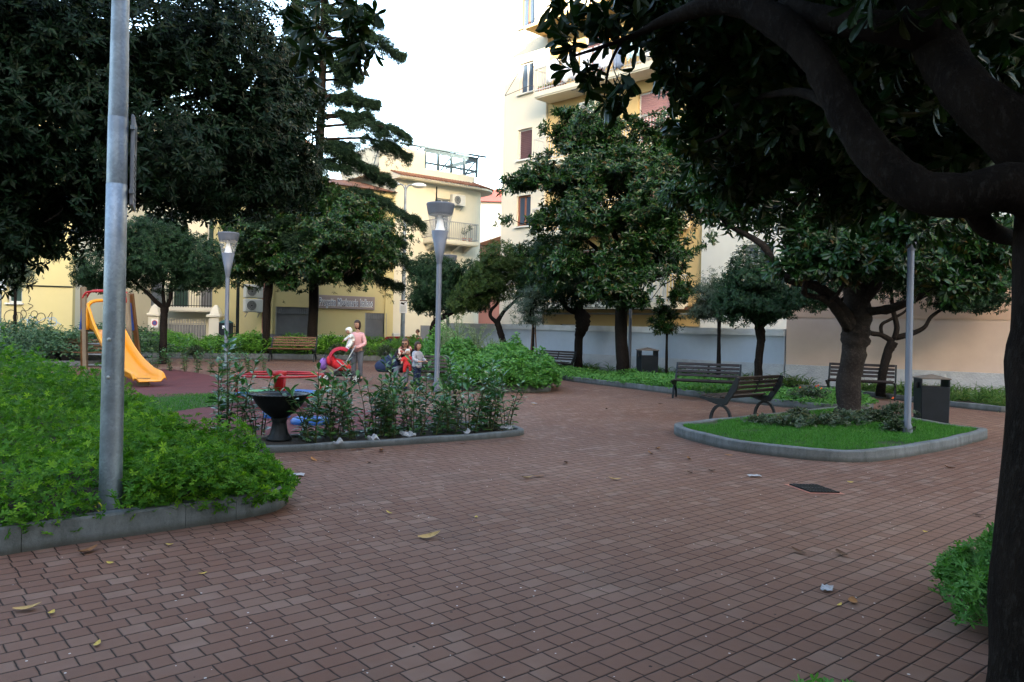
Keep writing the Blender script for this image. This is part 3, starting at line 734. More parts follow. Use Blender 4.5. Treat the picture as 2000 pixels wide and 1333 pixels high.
# ================================================================== BUILDINGS
class Facade:
    """local frame: x along facade, y into the building, z up"""
    def __init__(s, root, p0, p1):
        s.root = root; s.p0 = np.array(p0, float); d = np.array(p1, float)-s.p0; s.L = np.linalg.norm(d); s.t = d/s.L; s.n = np.array([-s.t[1], s.t[0]])
        s.ang = math.atan2(d[1], d[0]); ro = np.array(root.location[:2])
        s.off = Vector((s.p0[0]-ro[0], s.p0[1]-ro[1], 0)); s.rot = Matrix.Rotation(s.ang, 3, 'Z'); s.rz = root.location.z
    def at(s, px, py):
        r = ray(px, py); A = np.array([[r.x, -s.t[0]], [1.0, -s.t[1]]]); t, u = np.linalg.solve(A, s.p0); return u, H+r.z*t
    def put(s, mb, name, mat, parent=None, smooth=False):
        if s.off.length or s.ang:
            mb.v = [tuple(s.rot @ Vector(v)+s.off-Vector((0, 0, s.rz))) for v in mb.v]
        return mb.build(name, mat, parent or s.root, smooth)
    def wall(s, name, mat, x0, x1, z0, z1, ops=(), th=.25, y=0.0, parent=None):
        """wall with openings cut out (x0,x1,z0,z1)"""
        xs = sorted({x0, x1, *[v for o in ops for v in (o[0], o[1])]}); zs = sorted({z0, z1, *[v for o in ops for v in (o[2], o[3])]})
        mb = MB(); inside = lambda x, z: any(o[0] < x < o[1] and o[2] < z < o[3] for o in ops)
        for i in range(len(xs)-1):
            for j in range(len(zs)-1):
                a, b, c, d = xs[i], xs[i+1], zs[j], zs[j+1]
                if not inside((a+b)/2, (c+d)/2): mb.add([(a, y, c), (b, y, c), (b, y, d), (a, y, d)], [[0, 1, 2, 3]])
        for a, b, c, d in ops:
            mb.add([(a, y, c), (a, y+th, c), (a, y+th, d), (a, y, d)], [[0, 1, 2, 3]]); mb.add([(b, y, c), (b, y, d), (b, y+th, d), (b, y+th, c)], [[0, 1, 2, 3]])
            mb.add([(a, y, d), (a, y+th, d), (b, y+th, d), (b, y, d)], [[0, 1, 2, 3]]); mb.add([(a, y, c), (b, y, c), (b, y+th, c), (a, y+th, c)], [[0, 1, 2, 3]])
        mb.add([(x0, y, z1), (x1, y, z1), (x1, y+th, z1), (x0, y+th, z1)], [[0, 1, 2, 3]])
        mb.add([(x0, y, z0), (x0, y, z1), (x0, y+th, z1), (x0, y+th, z0)], [[0, 1, 2, 3]]); mb.add([(x1, y, z0), (x1, y+th, z0), (x1, y+th, z1), (x1, y, z1)], [[0, 1, 2, 3]])
        return s.put(mb, name, mat, parent)
    def window(s, o, y=0.0, kind='glass', fm=None, name="window", sill=True, mull=1):
        a, b, c, d = o; fm = fm or M_frame; w_ = .07
        mb = MB()
        for x in (a+w_/2, b-w_/2): mb.box((x, y+.13, (c+d)/2), (w_, .06, d-c))
        for z in (c+w_/2, d-w_/2): mb.box(((a+b)/2, y+.13, z), (b-a-2*w_, .056, w_))
        if kind == 'glass':
            for i in range(1, mull+1):
                x = a+(b-a)*i/(mull+1); mb.box((x, y+.13, (c+d)/2), (.07, .05, d-c-2*w_))
        f = s.put(mb, name, fm)
        mb = MB()
        if kind == 'glass':
            mb.box(((a+b)/2, y+.15, (c+d)/2), (b-a-2*w_, .012, d-c-2*w_)); s.put(mb, "pane", M_glass, f)
        else:
            mt = {'brown': M_brown, 'mauve': M_mauve, 'green': M_green, 'white': M_lampw, 'grey': M_shut}[kind]
            n = max(6, int((d-c)/.09))
            for i in range(n):
                z = c+w_+(d-c-2*w_)*(i+.5)/n; mb.box(((a+b)/2, y+.12, z), (b-a-2*w_, .03, (d-c-2*w_)/n*.86))
            mb.box(((a+b)/2, y+.15, (c+d)/2), (b-a-2*w_, .01, d-c-2*w_)); s.put(mb, "shutter", mt, f)
        if sill:
            mb = MB(); mb.box(((a+b)/2, y-.03, c-.035), (b-a+.16, .16, .06)); s.put(mb, "sill", M_white, f)
        return f
    def balcony(s, x0, x1, z, dep=1.2, rh=1.0, railm=None, slabm=None, th=.18, y=0.0, step=.14, brackets=0):
        mb = MB(); mb.box(((x0+x1)/2, y-dep/2, z-th/2), (x1-x0, dep-.004, th)); mb.box(((x0+x1)/2, y-dep/2-.01, z-th-.03), (x1-x0-.06, dep-.1, .06))
        for i in range(brackets):
            x = x0+.3+(x1-x0-.6)*i/max(1, brackets-1)
            mb.plate([(y-dep*.8, z-th-.06), (y, z-th-.06), (y, z-th-.42), (y-dep*.25, z-th-.3)], x-.09, x+.09)
        b = s.put(mb, "balcony", slabm or M_white)
        mb = MB(); yf = y-dep+.05
        for zz in (z+rh, z+.1):
            mb.bar((x0+.03, yf, zz), (x1-.03, yf, zz), .04, .04); mb.bar((x0+.03, yf, zz), (x0+.03, y, zz), .04, .04); mb.bar((x1-.03, yf, zz), (x1-.03, y, zz), .04, .04)
        n = int((x1-x0)/step)
        for i in range(n+1):
            x = x0+.03+(x1-x0-.06)*i/n; mb.bar((x, yf, z), (x, yf, z+rh), .022 if i % 8 else .045, .022, up=(1, 0, 0))
        for i in range(1, int(dep/step)):
            for x in (x0+.03, x1-.03): mb.bar((x, yf+i*step, z+.1), (x, yf+i*step, z+rh), .022, .022, up=(1, 0, 0))
        s.put(mb, "railing", railm or M_rail, b)
        return b
    def ac(s, x, z, y=0.0, label=None, group=None):
        p = s.rot @ Vector((x, y-.2, 0))+s.off; rl = s.root.location
        r = thing("air_conditioner", (rl.x+p.x, rl.y+p.y, z), label, "air conditioner", group, rz=s.ang)
        mb = MB(); mb.box((0, 0, 0), (.85, .34, .62), bev=.03); mb.build("casing", M_ac, r)
        mb = MB(); mb.lathe([(.25, 0), (.25, .02), (.23, .02), (.23, 0)], 24)
        for k in range(4): mb.lathe([(.05+k*.045, .012), (.062+k*.045, .012)], 20)
        mb.v = [(v[0]-.12, -.172-v[2], v[1]) for v in mb.v]; g = mb.build("fan_grille", M_ac, r)
        mb = MB(); mb.lathe([(0.001, 0), (.225, 0)], 20); mb.v = [(v[0]-.12, -.1735, v[1]) for v in mb.v]; mb.build("fan_shade", M_dark, r)  # flat dark disc paints the shade behind the fan guard
        mb = MB()
        for sx in (-.3, .3): mb.bar((sx, -.15, -.33), (sx, .2, -.33), .04, .04); mb.bar((sx, -.1, -.33), (sx, .2, -.55), .03, .03)
        mb.build("bracket", M_rail, r); return r
    def body(s, name, mat, x0, x1, z0, z1, dep, y=.26):
        mb = MB(); mb.box(((x0+x1)/2, y+dep/2, (z0+z1)/2), (x1-x0-.01, dep, z1-z0-.01)); return s.put(mb, name, mat)

# ---- tall apartment block (right)
p0 = np.array([-.60, 36.1]); p1 = p0+np.array([.7, -.714])*34
tb = thing("apartment_block", (p0[0], p0[1], -.5), "tall cream and yellow apartment block rising behind the grey wall, balconies with washing", "apartment block")
tb.location = (p0[0], p0[1], 0)
fb = Facade(tb, p0, p1)
def rect(f, x0, y0, x1, y1):
    a = f.at(x0, y0); b = f.at(x1, y1); return (min(a[0], b[0]), max(a[0], b[0]), min(a[1], b[1]), max(a[1], b[1]))
xs_y, _ = fb.at(1063, 400); xe_y, _ = fb.at(1372, 400)
W1 = rect(fb, 1015, 125, 1041, 178); fh = 2.98
ww = W1[1]-W1[0]; wins = []
for k in (-3, -2, -1, 0, 1, 2, 3):
    z = W1[2]+k*fh; wins.append((W1[0], W1[1], z, z+1.38))
sty = {1: 'glass', 0: 'glass', -1: 'brown', -2: 'wood', -3: 'grey', 2: 'glass', 3: 'brown'}
fb.wall("wall", M_pale, 0, xs_y, -.5, 24, wins)
for k, o in zip((-3, -2, -1, 0, 1, 2, 3), wins):
    kd = sty[k]
    if kd == 'wood': fb.window(o, fm=M_wframe, mull=1)
    elif kd == 'glass': fb.window(o, fm=M_wframe if k == 1 else M_frame)
    else: fb.window(o, kind=kd)
# yellow balcony bays
bz = fb.at(1045, 198)[1]; floors = [bz+k*fh for k in (-4, -3, -2, -1, 0, 1, 2, 3)]
ops = []
for z in floors[1:]:
    for k, (cx, w_) in enumerate(((2.6, 1.1), (5.6, 1.5), (8.7, 1.4), (11.6, 1.1))):
        if xs_y+cx+w_ < xe_y: ops.append((xs_y+cx-w_/2, xs_y+cx+w_/2, z, z+2.25))
lowop = [(xs_y+1.0, xs_y+2.1, 1.05, 1.75), (xs_y+6.5, xs_y+7.9, 1.0, 1.75)]
fb.wall("wall", M_yel2, xs_y, xe_y, -.5, 24, ops+lowop, y=.12)
for i, o in enumerate(ops): fb.window(o, y=.12, kind='mauve' if i % 3 != 1 else 'glass', sill=False, name="balcony_door")
for o in lowop: fb.window(o, y=.12, kind='grey')
mb = MB(); mb.box(((xs_y+xe_y)/2, .02, 2.42), (xe_y-xs_y, .2, .12)); fb.put(mb, "cornice", M_tile)
mb = MB(); mb.tube([(xs_y, -.02, 2.2), (xe_y, -.02, 2.2)], .04, 6); fb.put(mb, "pipe", M_rail)
xb0 = fb.at(1040, 198)[0]-.1
for z in floors[1:]: fb.balcony(xs_y+.12, xe_y-.6, z, 1.05, 1.0, M_frame, M_cream, th=.2, y=.12)
mb = MB(); mb.box((xs_y+3.9, -.62, bz+fh*1-.24), (8.2, 1.3, .08)); fb.put(mb, "awning", M_yel2)
# right part, cream
W2 = rect(fb, 1345, 480, 1375, 525)
ops3 = []
for cx in (2.2, 6.4, 10.4):
    for z in (3.2, 6.2, 9.2, 12.2, 15.2): ops3.append((xe_y+cx-.6, xe_y+cx+.6, z, z+1.4))
fb.wall("wall", M_white, xe_y, fb.L, -.5, 24, ops3)
for i, o in enumerate(ops3): fb.window(o, kind=('glass', 'brown', 'grey')[i % 3])
fb.body("wall", M_pale, 0, fb.L, -.5, 24, 10)
mb = MB(); mb.box((fb.L/2, 5, 24.15), (fb.L+.8, 11.4, .3)); fb.put(mb, "roof", M_tile)
# folding drying racks outside the window
mb = MB(); o = W1
for z in (o[2]+.2, o[2]+1.05):
    mb.bar((o[0]-.05, -.02, z), (o[0]-.5, -.42, z-.25), .02); mb.bar((o[1]+.05, -.02, z), (o[1]+.25, -.42, z-.1), .02)
mb.bar((o[0]-.5, -.42, o[2]-.05), (o[0]-.05, -.02, o[2]+1.0), .02); mb.bar((o[0]-.5, -.42, o[2]-.05), (o[1]+.25, -.42, o[2]+.1), .02)
fb.put(mb, "drying_rack", M_iron)
def local_on(f, x, y, z):
    p = f.rot @ Vector((x, y, 0))+f.off; rl = f.root.location; return (rl.x+p.x, rl.y+p.y, z)
cloths = [((.80, .81, .85), .7, "white striped shirt"), ((.75, .76, .8), .9, "white sheet"), ((.7, .72, .78), .6, "pale grey towel"), ((.72, .74, .8), .9, "white bed cover"), ((.2, .25, .35), .5, "dark blue top"), ((.55, .75, .8), .7, "pale turquoise towel"), ((.8, .78, .75), .6, "off white cloth"), ((.65, .05, .04), .8, "bright red dotted towel"), ((.6, .35, .25), .6, "salmon cloth")]
xx = xs_y+.9
for i, (c, wd, nm) in enumerate(cloths):
    hh = .9+.35*((i*37) % 5)/5; up = .9 if 'red' in nm else .0
    mb = MB(); n = 10; vs = []; 
    for a in range(n+1):
        for b in range(5):
            vs.append((a/n*wd, .04*math.sin(a*1.9+i)-.01+.015*math.sin(b*2+a), -hh*b/4*(1-.06*math.sin(a*1.3+i))))
    fs = [[a*5+b, (a+1)*5+b, (a+1)*5+b+1, a*5+b+1] for a in range(n) for b in range(4)]
    mb.add(vs, fs); o = mb.build("hanging_laundry", surf("cloth_%d" % i, c, .9, var=.1, bump=.1), None, True)
    o.location = local_on(fb, xx, -.97, bz+1.15+up); o.rotation_euler = (0, 0, fb.ang)
    md = o.modifiers.new("thickness", 'SOLIDIFY'); md.thickness = .012
    tag(o, nm+" hanging over the upper balcony railing of the tall block", "laundry", "washing hanging on the balcony"); xx += wd+.12
fb.ac(xs_y+2.6, bz-1.0, .0, "air conditioner unit below the washing balcony of the tall block")
for i in range(6):                                    # balcony flower pots
    o = MB().lathe([(.09, 0), (.13, .2), (.12, .2), (.1, .17)], 12).build("flower_pot", surf("terracotta", (.35, .14, .08), .8), None, True)
    o.location = local_on(fb, xs_y+.3+i*.26, -.7, bz+.002); tag(o, "small potted plant behind the railing of the washing balcony", "flower pot", "pots on the washing balcony")
    p = np.tile([[0, 0, .22]], (10, 1))+rng.normal(0, .03, (10, 3)); V, fs = rosettes(p, np.tile([[0, 0, 1.]], (10, 1)), 6, .14, .03, (10, 80)); link("plant", npmesh("plant", V, fs), L_hedge, o)

# ---- yellow street building with shop sign
q0 = np.array([-11.55, 37.86]); q1 = np.array([-7.18+.75, 41.36+.62])
yb = thing("yellow_building", (q0[0], q0[1], 0), "yellow street building with two roller shutters and a shop sign", "building")
f1 = Facade(yb, (q0[0]*1-.45+.35, q0[1]-.05), q1)
L1 = f1.at(768, 600)[0]; s510 = f1.at(511, 600)[0]
sh1 = rect(f1, 538, 612, 607, 690); sh1 = (sh1[0], sh1[1], -.45, f1.at(570, 600)[1]); sh2 = rect(f1, 713, 612, 754, 690); sh2 = (sh2[0], sh2[1], -.45, f1.at(735, 612)[1])
f1.wall("wall", M_yel, s510, L1, -.5, 8.6, [sh1, sh2], th=.3)
f1.body("wall", M_yel, s510, L1, -.5, 8.6, 7, y=.31)
for o in (sh1, sh2):
    mb = MB(); n = 26; a, b, c, d = o
    for i in range(n): z = c+(d-.35-c)*(i+.5)/n; mb.box(((a+b)/2, .16, z), (b-a-.12, .05, (d-.35-c)/n*.8))
    mb.box(((a+b)/2, .2, (c+d)/2), (b-a-.12, .02, d-c-.02)); r_ = f1.put(mb, "roller_shutter", M_shut)
    mb = MB()
    for x in (a+.03, b-.03): mb.box((x, .1, (c+d)/2), (.06, .18, d-c))
    f1.put(mb, "shutter_guide", M_rail, r_)
    mb = MB()
    for i in range(int((b-a)/.1)): mb.box((a+.1+i*.1, .07, d-.17), (.06, .04, .33))
    mb.box(((a+b)/2, .1, d-.17), (b-a-.14, .03, .33)); f1.put(mb, "shutter_box", M_shut, r_)
sg = rect(f1, 617, 576, 729, 607); zt, zb = f1.at(675, 578.5)[1], f1.at(675, 604)[1]
sp = local_on(f1, (sg[0]+sg[1])/2, -.1, (zt+zb)/2)
sr_ = thing("shop_sign", sp, "brown shop sign board with the words Progetto Missionario Italiano", "sign", rz=f1.ang)
mb = MB(); mb.box((0, 0, 0), (sg[1]-sg[0], .12, zt-zb), bev=.01); mb.build("board", surf("sign_board", (0.2500, 0.2000, 0.1900), .6, var=.08), sr_)
def text(s, parent, loc, size, mat, name="lettering", off=0.0, sx=1.0, ext=.008, rot=(R(90), 0, 0), space=1.0, align='CENTER'):
    cu = bpy.data.curves.new(name, 'FONT'); cu.body = s; cu.size = size; cu.extrude = ext; cu.offset = off; cu.align_x = align; cu.align_y = 'CENTER'; cu.space_character = space
    o = bpy.data.objects.new(name, cu); C.objects.link(o); cu.materials.append(mat); bpy.context.view_layer.update()
    me = bpy.data.meshes.new_from_object(o.evaluated_get(bpy.context.evaluated_depsgraph_get())); bpy.data.objects.remove(o)
    o = link(name, me, None, parent); o.location = loc; o.rotation_euler = rot; o.scale = (sx, 1, 1); return o
M_blue = surf("sign_blue", (.02, .05, .13), .5, bump=0)
tx = "Progetto Missionario Italiano"; hs = (zt-zb)
bpy.context.view_layer.update()
for off, mt, y in ((.032, M_lampw, -.066), (.0, M_blue, -.078)):
    o = text(tx, sr_, (0, y, -.02), hs*.78, mt, off=off, ext=.004, space=1.12); bpy.context.view_layer.update()
    o.scale.x = (sg[1]-sg[0])*.93/max(o.dimensions.x, .01)
# graffiti as sprayed lines lying on the surface
def stroke(parent, f, pts, rad, mat, name="graffiti", y=-.006):
    mb = MB(); P_ = catmull([(p[0], y, p[1]) for p in pts], 5)
    mb.tube(P_, rad, 5); mb.v = [(v[0], y+(v[1]-y)*.15, v[2]) for v in mb.v]
    return f.put(mb, name, mat, parent)
M_spray = surf("black_spray", (.03, .03, .035), .7, bump=0); M_sprayb = surf("blue_spray", (.25, .4, .55), .7, bump=0)
def tagletters(f, strokes, x0, z0, sc, rad, mat, y, lift):
    mb = MB()
    for st in strokes:
        P_ = catmull([(x0+a*sc, y, z0+b*sc) for a, b in st], 4); k = len(mb.v); mb.tube(P_, rad, 5)
        mb.v[k:] = [(v[0], y+(v[1]-y)*.2-lift, v[2]) for v in mb.v[k:]]
    return f.put(mb, "graffiti", mat)
smack = [[(.7, 1), (.1, .9), (.15, .6), (.6, .45), (.5, .05), (0, .1)], [(.9, 0), (1, .95), (1.25, .4), (1.5, .95), (1.6, 0)], [(1.8, 0), (2.1, 1), (2.45, 0)], [(1.9, .4), (2.35, .4)], [(2.7, .9), (2.7, .05), (3.2, .05), (3.1, .5), (2.7, .5), (3.2, .9), (2.7, .9)], [(3.5, .95), (3.5, 0)], [(3.3, .95), (3.9, .9)], [(4.2, .5), (5.0, .45)], [(4.6, .95), (4.55, 0)]]
tagletters(f1, smack, sh1[0]+.35, .35, .34, .02, M_spray, .13, .0)
tagletters(f1, [[(a*.9+.1*math.sin(b*9), b) for a, b in st] for st in smack[:6]], sh2[0]+.08, .35, .3, .022, M_spray, .13, 0)
# side face (pink) to the left of it and the AC units
c510 = local_on(f1, s510, 0, 0)
f1b = Facade(yb, (c510[0]-1.15, c510[1]+5.2), (c510[0]-.0, c510[1]+.0))
f1b.wall("wall", M_pink, 0, f1b.L-.01, -.5, 8.6, [])
for i, (zz, lab) in enumerate(((P(585, 567, 38).z, "upper white air conditioner on the corner of the yellow building"), (P(585, 597, 38).z, "lower white air conditioner on the corner of the yellow building"))):
    pass
a1 = f1.at(481, 569); a2 = f1.at(481, 597)
f1.ac(s510-.46, a1[1], .1, "upper of two white air conditioners stacked on the yellow building corner"); f1.ac(s510-.46, a2[1], .1, "lower of two white air conditioners stacked on the yellow building corner")
mb = MB(); mb.tube([(s510+.5, -.05, -.45), (s510+.5, -.05, 8.4)], .05, 8); mb.tube([(L1-.5, -.05, -.45), (L1-.5, -.05, 8.4)], .05, 8); f1.put(mb, "drainpipe", M_yel)
g0 = f1.at(600, 395); g1 = f1.at(768, 360)
mb = MB(); mb.plate([(-.3, 8.6), (7.3, 8.6), (3.5, 9.6)], s510-.2, L1-.0); f1.put(mb, "roof", M_tile)

# ---- cream building with roof terrace
r0 = np.array(local_on(f1, L1, 0, 0)[:2]); r1 = np.array([-2.35, 45.3])
cb = thing("cream_building", (r0[0], r0[1], 0), "cream building with roof terrace railing, small balcony and tiled eaves", "building")
f2 = Facade(cb, r0, r1)
ez = f2.at(790, 352)[1]; 
dr2 = rect(f2, 850, 388, 878, 470); bx = rect(f2, 826, 470, 915, 480); bzz = f2.at(870, 472)[1]
op = [(dr2[0], dr2[1], bzz, f2.at(862, 388)[1])]
f2.wall("wall", M_cream, 0, f2.L, -.5, ez, op); f2.window(op[0], kind='glass', name="balcony_door", sill=False)
f2.body("wall", M_cream, 0, f2.L, -.5, ez, 8, y=.27)
# rounded corner then side wall going back
cc = []
for k in range(9):
    a = R(-90+k*10); cc.append((f2.L+math.cos(a)*1.0*(1)*1.0, 1.0+math.sin(a)*1.0))
cc = [(f2.L+math.sin(R(k*11.25))*1.0, 1-math.cos(R(k*11.25))*1.0) for k in range(9)]
mb = MB(); mb.prism([(f2.L-.02, .0)]+cc+[(f2.L+1.0, 9), (f2.L-.02, 9)], -.5, ez-.006); fix_normals(f2.put(mb, "corner_wall", M_cream))
mb = MB(); prof = [(-.55, ez+.0), (-.6, ez+.08), (.4, ez+.42), (.4, ez)]
mb.plate([(p[0], p[1]) for p in prof], -.1, f2.L+.1); mb.prism([(f2.L+.1, -.6)]+[(f2.L+.1+math.sin(R(k*11.25))*1.6, 1-math.cos(R(k*11.25))*1.6) for k in range(9)]+[(f2.L+1.7, 9), (f2.L+.1, 9)], ez, ez+.1)
fix_normals(f2.put(mb, "eaves", M_cream))
mb = MB(); n = int((f2.L+.2)/.19)
for i in range(n):
    x = -.05+i*.19; mb.tube([(x, -.68, ez+.14), (x, .42, ez+.5)], .05, 6)
for k in range(10):
    a = R(k*9.5); x = f2.L+.1+math.sin(a)*1.65; y = 1-math.cos(a)*1.65; mb.tube([(x, y, ez+.15), (f2.L+.1+math.sin(a)*.7, 1-math.cos(a)*.7, ez+.5)], .05, 6)
f2.put(mb, "roof_tiles", M_tile)
t1 = rect(f2, 757, 280, 842, 350); ptop = f2.at(842, 322)[1]
mb = MB(); zt1 = f2.at(760, 278)[1]; zt2 = f2.at(841, 296)[1]; xm = f2.at(841, 320)[0]; xl = f2.at(752, 320)[0]
mb.prism([(xl, .6), (xm, .6), (xm, 5), (xl, 5)], ez+.4, zt1); 
fix_normals(f2.put(mb, "terrace_wall", M_cream))
mb = MB(); ph = f2.at(842, 326)[1]
mb.prism([(xm+.01, .62), (f2.L+.2, .62)]+[(f2.L+.2+math.sin(R(k*11.25))*.6, 1.22-math.cos(R(k*11.25))*.6) for k in range(1, 9)]+[(f2.L+.8, 5), (xm+.01, 5)], ez+.2, ph)
fix_normals(f2.put(mb, "parapet", M_cream))
mb = MB(); rt = f2.at(845, 287)[1]; xr = f2.L+.7
for z in (ph+.35, ph+1.0, rt): mb.bar((xm+.1, .75, z), (xr, .75, z), .10); mb.bar((xr, .75, z), (xr, 4, z), .10)
for i in range(5):
    x = xm+.1+(xr-xm-.1)*i/4; mb.bar((x, .75, ph), (x, .75, rt), .12, .12, up=(1, 0, 0))
for i in range(3): mb.bar((xr, .75+1.6*i, ph), (xr, .75+1.6*i, rt), .07, .07, up=(1, 0, 0))
zz = zt1+.25; x2 = f2.at(795, 272)[0]
mb.bar((x2, .75, zz), (xr+.5, .5, rt+.12), .10)
for i in range(4): x = x2+.3+i*1.7; mb.bar((x, .75, rt+.5-.1*i if i < 2 else rt+.1), (x-1.0, .75, ph+.05 if i > 1 else zt1), .07)
mb.bar((xl-.1, .7, ez+.5), (xl+.35, .7, zz-.2), .04); mb.bar((xl-.35, .7, ez+.5), (xl+.1, .7, zz-.2), .04)
for i in range(6): mb.bar((xl-.1+i*.08, .7, ez+.7+i*.5), (xl-.35+i*.08, .7, ez+.7+i*.5), .03)
f2.put(mb, "terrace_railing", M_bluerail)
f2.balcony(bx[0], bx[1], bzz, 1.0, 1.0, M_rail, M_cream, brackets=4, step=.13)
acp = f2.at(890, 393); f2.ac(acp[0], acp[1], 0, "air conditioner beside the balcony door of the cream building")
for i, (xx_, c_) in enumerate(((bx[0]+.4, 0), (bx[1]-.75, 1), (bx[1]-.35, 2))):
    o = MB().lathe([(.09, 0), (.13, .22), (.12, .22), (.1, .18)], 12).build("flower_pot", MC["terracotta"], None, True)
    o.location = local_on(f2, xx_, -.6, bzz+.002); tag(o, ["low potted plant at the left end of the cream building balcony", "tall potted plant on the cream building balcony", "potted plant in the right corner of the cream building balcony"][i], "flower pot", "pots on the cream building balcony")
    p = np.tile([[0, 0, .3+.25*c_]], (14, 1))+rng.normal(0, .08, (14, 3)); V, fs = rosettes(p, np.tile([[0, 0, 1.]], (14, 1)), 6, .2, .04, (10, 90)); link("plant", npmesh("plant", V, fs), L_olea, o)
mb = MB(); mb.tube(catmull([(1, -.05, bzz-1.2), (f2.L/2, -.05, bzz-1.55), (f2.L, -.05, bzz-2.2)], 6), .015, 5); mb.tube([(2.6, -.03, -.4), (2.6, -.03, ez-.1)], .04, 6); f2.put(mb, "cable", M_iron)
for xx_ in (f2.L-3.0, f2.L-1.2):
    mb = MB(); mb.box((xx_, -.02, .55), (.9, .06, 2.0)); f2.put(mb, "door", M_shut)
mb = MB(); mb.box((f2.at(773, 655)[0], -.08, .8), (.5, .2, .6), bev=.02); f2.put(mb, "meter_box", M_frame)

# ---- alley houses
def simple_house(name, label, x0, x1, Y, z1, dep, mat, wins=(), roofm=None, rh=1.2, gable='x'):
    r = thing(name, (x0, Y, 0), label, "house"); f = Facade(r, (x0, Y), (x1, Y+.001))
    f.wall("wall", mat, 0, x1-x0, -.5, z1, wins); f.body("wall", mat, 0, x1-x0, -.5, z1, dep)
    for o in wins: f.window(o, kind='grey')
    mb = MB()
    if gable == 'x': mb.plate([(-.4, z1), (dep+.4, z1), (dep/2, z1+rh)], -.3, x1-x0+.3)
    else: mb.v = []; mb.add([(-.4, -.3, z1), (x1-x0+.4, -.3, z1), (x1-x0+.4, -.3, z1+rh), (-.4, dep, z1), (x1-x0+.4, dep, z1), (x1-x0+.4, dep, z1+rh)], [[0, 1, 2], [5, 4, 3], [0, 2, 5, 3], [0, 3, 4, 1], [1, 4, 5, 2]])
    fix_normals(f.put(mb, "roof", roofm or M_tile)); return r
xa = lambda px, Y: GX(px, Y).x
simple_house("white_house", "sunlit white house with red roof at the far end of the alley", xa(905, 72), xa(1060, 72), 72, P(960, 395, 72).z, 8, M_white, [(3.2, 4.4, 8, 9.8), (3.2, 4.4, 3.4, 5.2)], M_redroof, 1.9)
simple_house("far_house", "pale orange block rising behind the red roof", xa(940, 95), xa(1060, 95), 95, P(960, 372, 95).z, 8, M_beige2, [], M_beige2, .8)
simple_house("pink_house", "small pink house with sloping tiled roof in the alley", xa(933, 50), xa(933, 50)+6, 50, P(930, 480, 50).z, 6, M_pink, [], M_tile, 2.4, gable='y')
# ---- left yellow building
l0 = (-34, 30.2); l1 = (P(142, 560, 32).x, 32)
lb_ = thing("yellow_corner_building", (l0[0], l0[1], 0), "yellow building at the left edge with scribbled wall and green shutter", "building")
f3 = Facade(lb_, l0, l1); gwn = rect(f3, 17, 508, 43, 592)
f3.wall("wall", M_yel, 0, f3.L, -.5, 11, [gwn]); f3.window(gwn, kind='green', name="window")
f3.body("wall", M_cream, 0, f3.L, -.5, 11, 9)
mb = MB(); c_ = f3.at(0, 553); d_ = f3.at(142, 561); mb.tube([(c_[0]-8, -.03, c_[1]), (d_[0], -.03, d_[1])], .025, 5); f3.put(mb, "cable", M_iron)
mb = MB(); mb.box((f3.L/2, 4.5, 11.1), (f3.L+.8, 10.2, .22)); f3.put(mb, "roof", M_tile)
circ = lambda cx, cy, r, n=8: [(cx+r*math.cos(6.4*i/n), cy+r*1.1*math.sin(6.4*i/n)) for i in range(n+1)]
gs = [circ(.5, .5, .5), circ(1.0, .5, .35), [(1.2, .05), (1.25, 1.0), (1.6, .9), (1.55, .5), (1.25, .45)], [(1.8, .05), (1.8, .55)], [(1.8, .8), (1.83, .85)], circ(2.2, .75, .25), [(2.2, .6), (2.1, .0)], circ(2.7, .5, .33), [(3.2, .5), (3.5, .95), (3.45, 0)], [(3.2, .05), (3.8, .1)], [(1.7, 1.6), (2.1, 1.4), (1.8, 1.2)], [(1.3, 1.3), (1.6, 1.0), (2.0, 1.3)], [(1.8, 1.7), (1.9, 2.0), (1.75, 2.2)]]
g0_ = f3.at(8, 632); tagletters(f3, gs, g0_[0], g0_[1], .52, .014, M_spray, -.01, 0)
tagletters(f3, [[(.3, 0), (.9, .5), (1.6, .1), (2.6, .6), (3.6, .1)], circ(1.5, .2, .4), circ(3.0, .3, .3)], g0_[0]+.3, g0_[1]-.05, .52, .014, M_sprayb, -.008, 0)
# ---- back row house between (balcony, gate)
m0 = (P(100, 560, 46).x, 46.0); m1 = (P(512, 560, 44.5).x, 44.5)
mh = thing("row_house", (m0[0], m0[1], 0), "cream house with long first floor balcony behind the white gate posts", "house")
f4 = Facade(mh, m0, m1)
b4 = rect(f4, 335, 598, 465, 610); z4 = f4.at(400, 602)[1]
ops4 = []
for px in (352, 405, 440, 300, 230, 180): x = f4.at(px, 560)[0]; ops4.append((x-.5, x+.5, z4, z4+2.3))
for px in (250, 330, 420): x = f4.at(px, 480)[0]; ops4.append((x-.5, x+.5, z4+3.4, z4+5.4))
f4.wall("wall", M_cream, 0, f4.L, -.5, 13, ops4)
for i, o in enumerate(ops4): f4.window(o, kind='green' if i % 2 == 0 else 'grey', sill=False)
f4.body("wall", M_cream, 0, f4.L, -.5, 13, 8); f4.balcony(b4[0], b4[1]-.3, z4, 1.1, 1.0, M_iron, M_white, step=.16)
mb = MB(); x0, z0 = f4.at(240, 612); mb.box((x0-1.2, -.5, z0+.1), (3.6, 1.0, .35)); f4.put(mb, "canopy", M_shut)
mb = MB(); mb.box((f4.L/2, 4, 13.1), (f4.L+.5, 9, .2)); f4.put(mb, "roof", M_tile)
mb = MB(); mb.lathe([(.02, 0), (.25, .03), (.42, .1)], 20); o = mb.build("satellite_dish", M_ac, None, True); o.location = (P(443, 563, 43).x, 43, P(443, 563, 43).z); o.rotation_euler = (R(70), 0, 0)
md = o.modifiers.new("t", 'SOLIDIFY'); md.thickness = .02; tag(o, "round white satellite dish above the first floor balcony", "satellite dish")
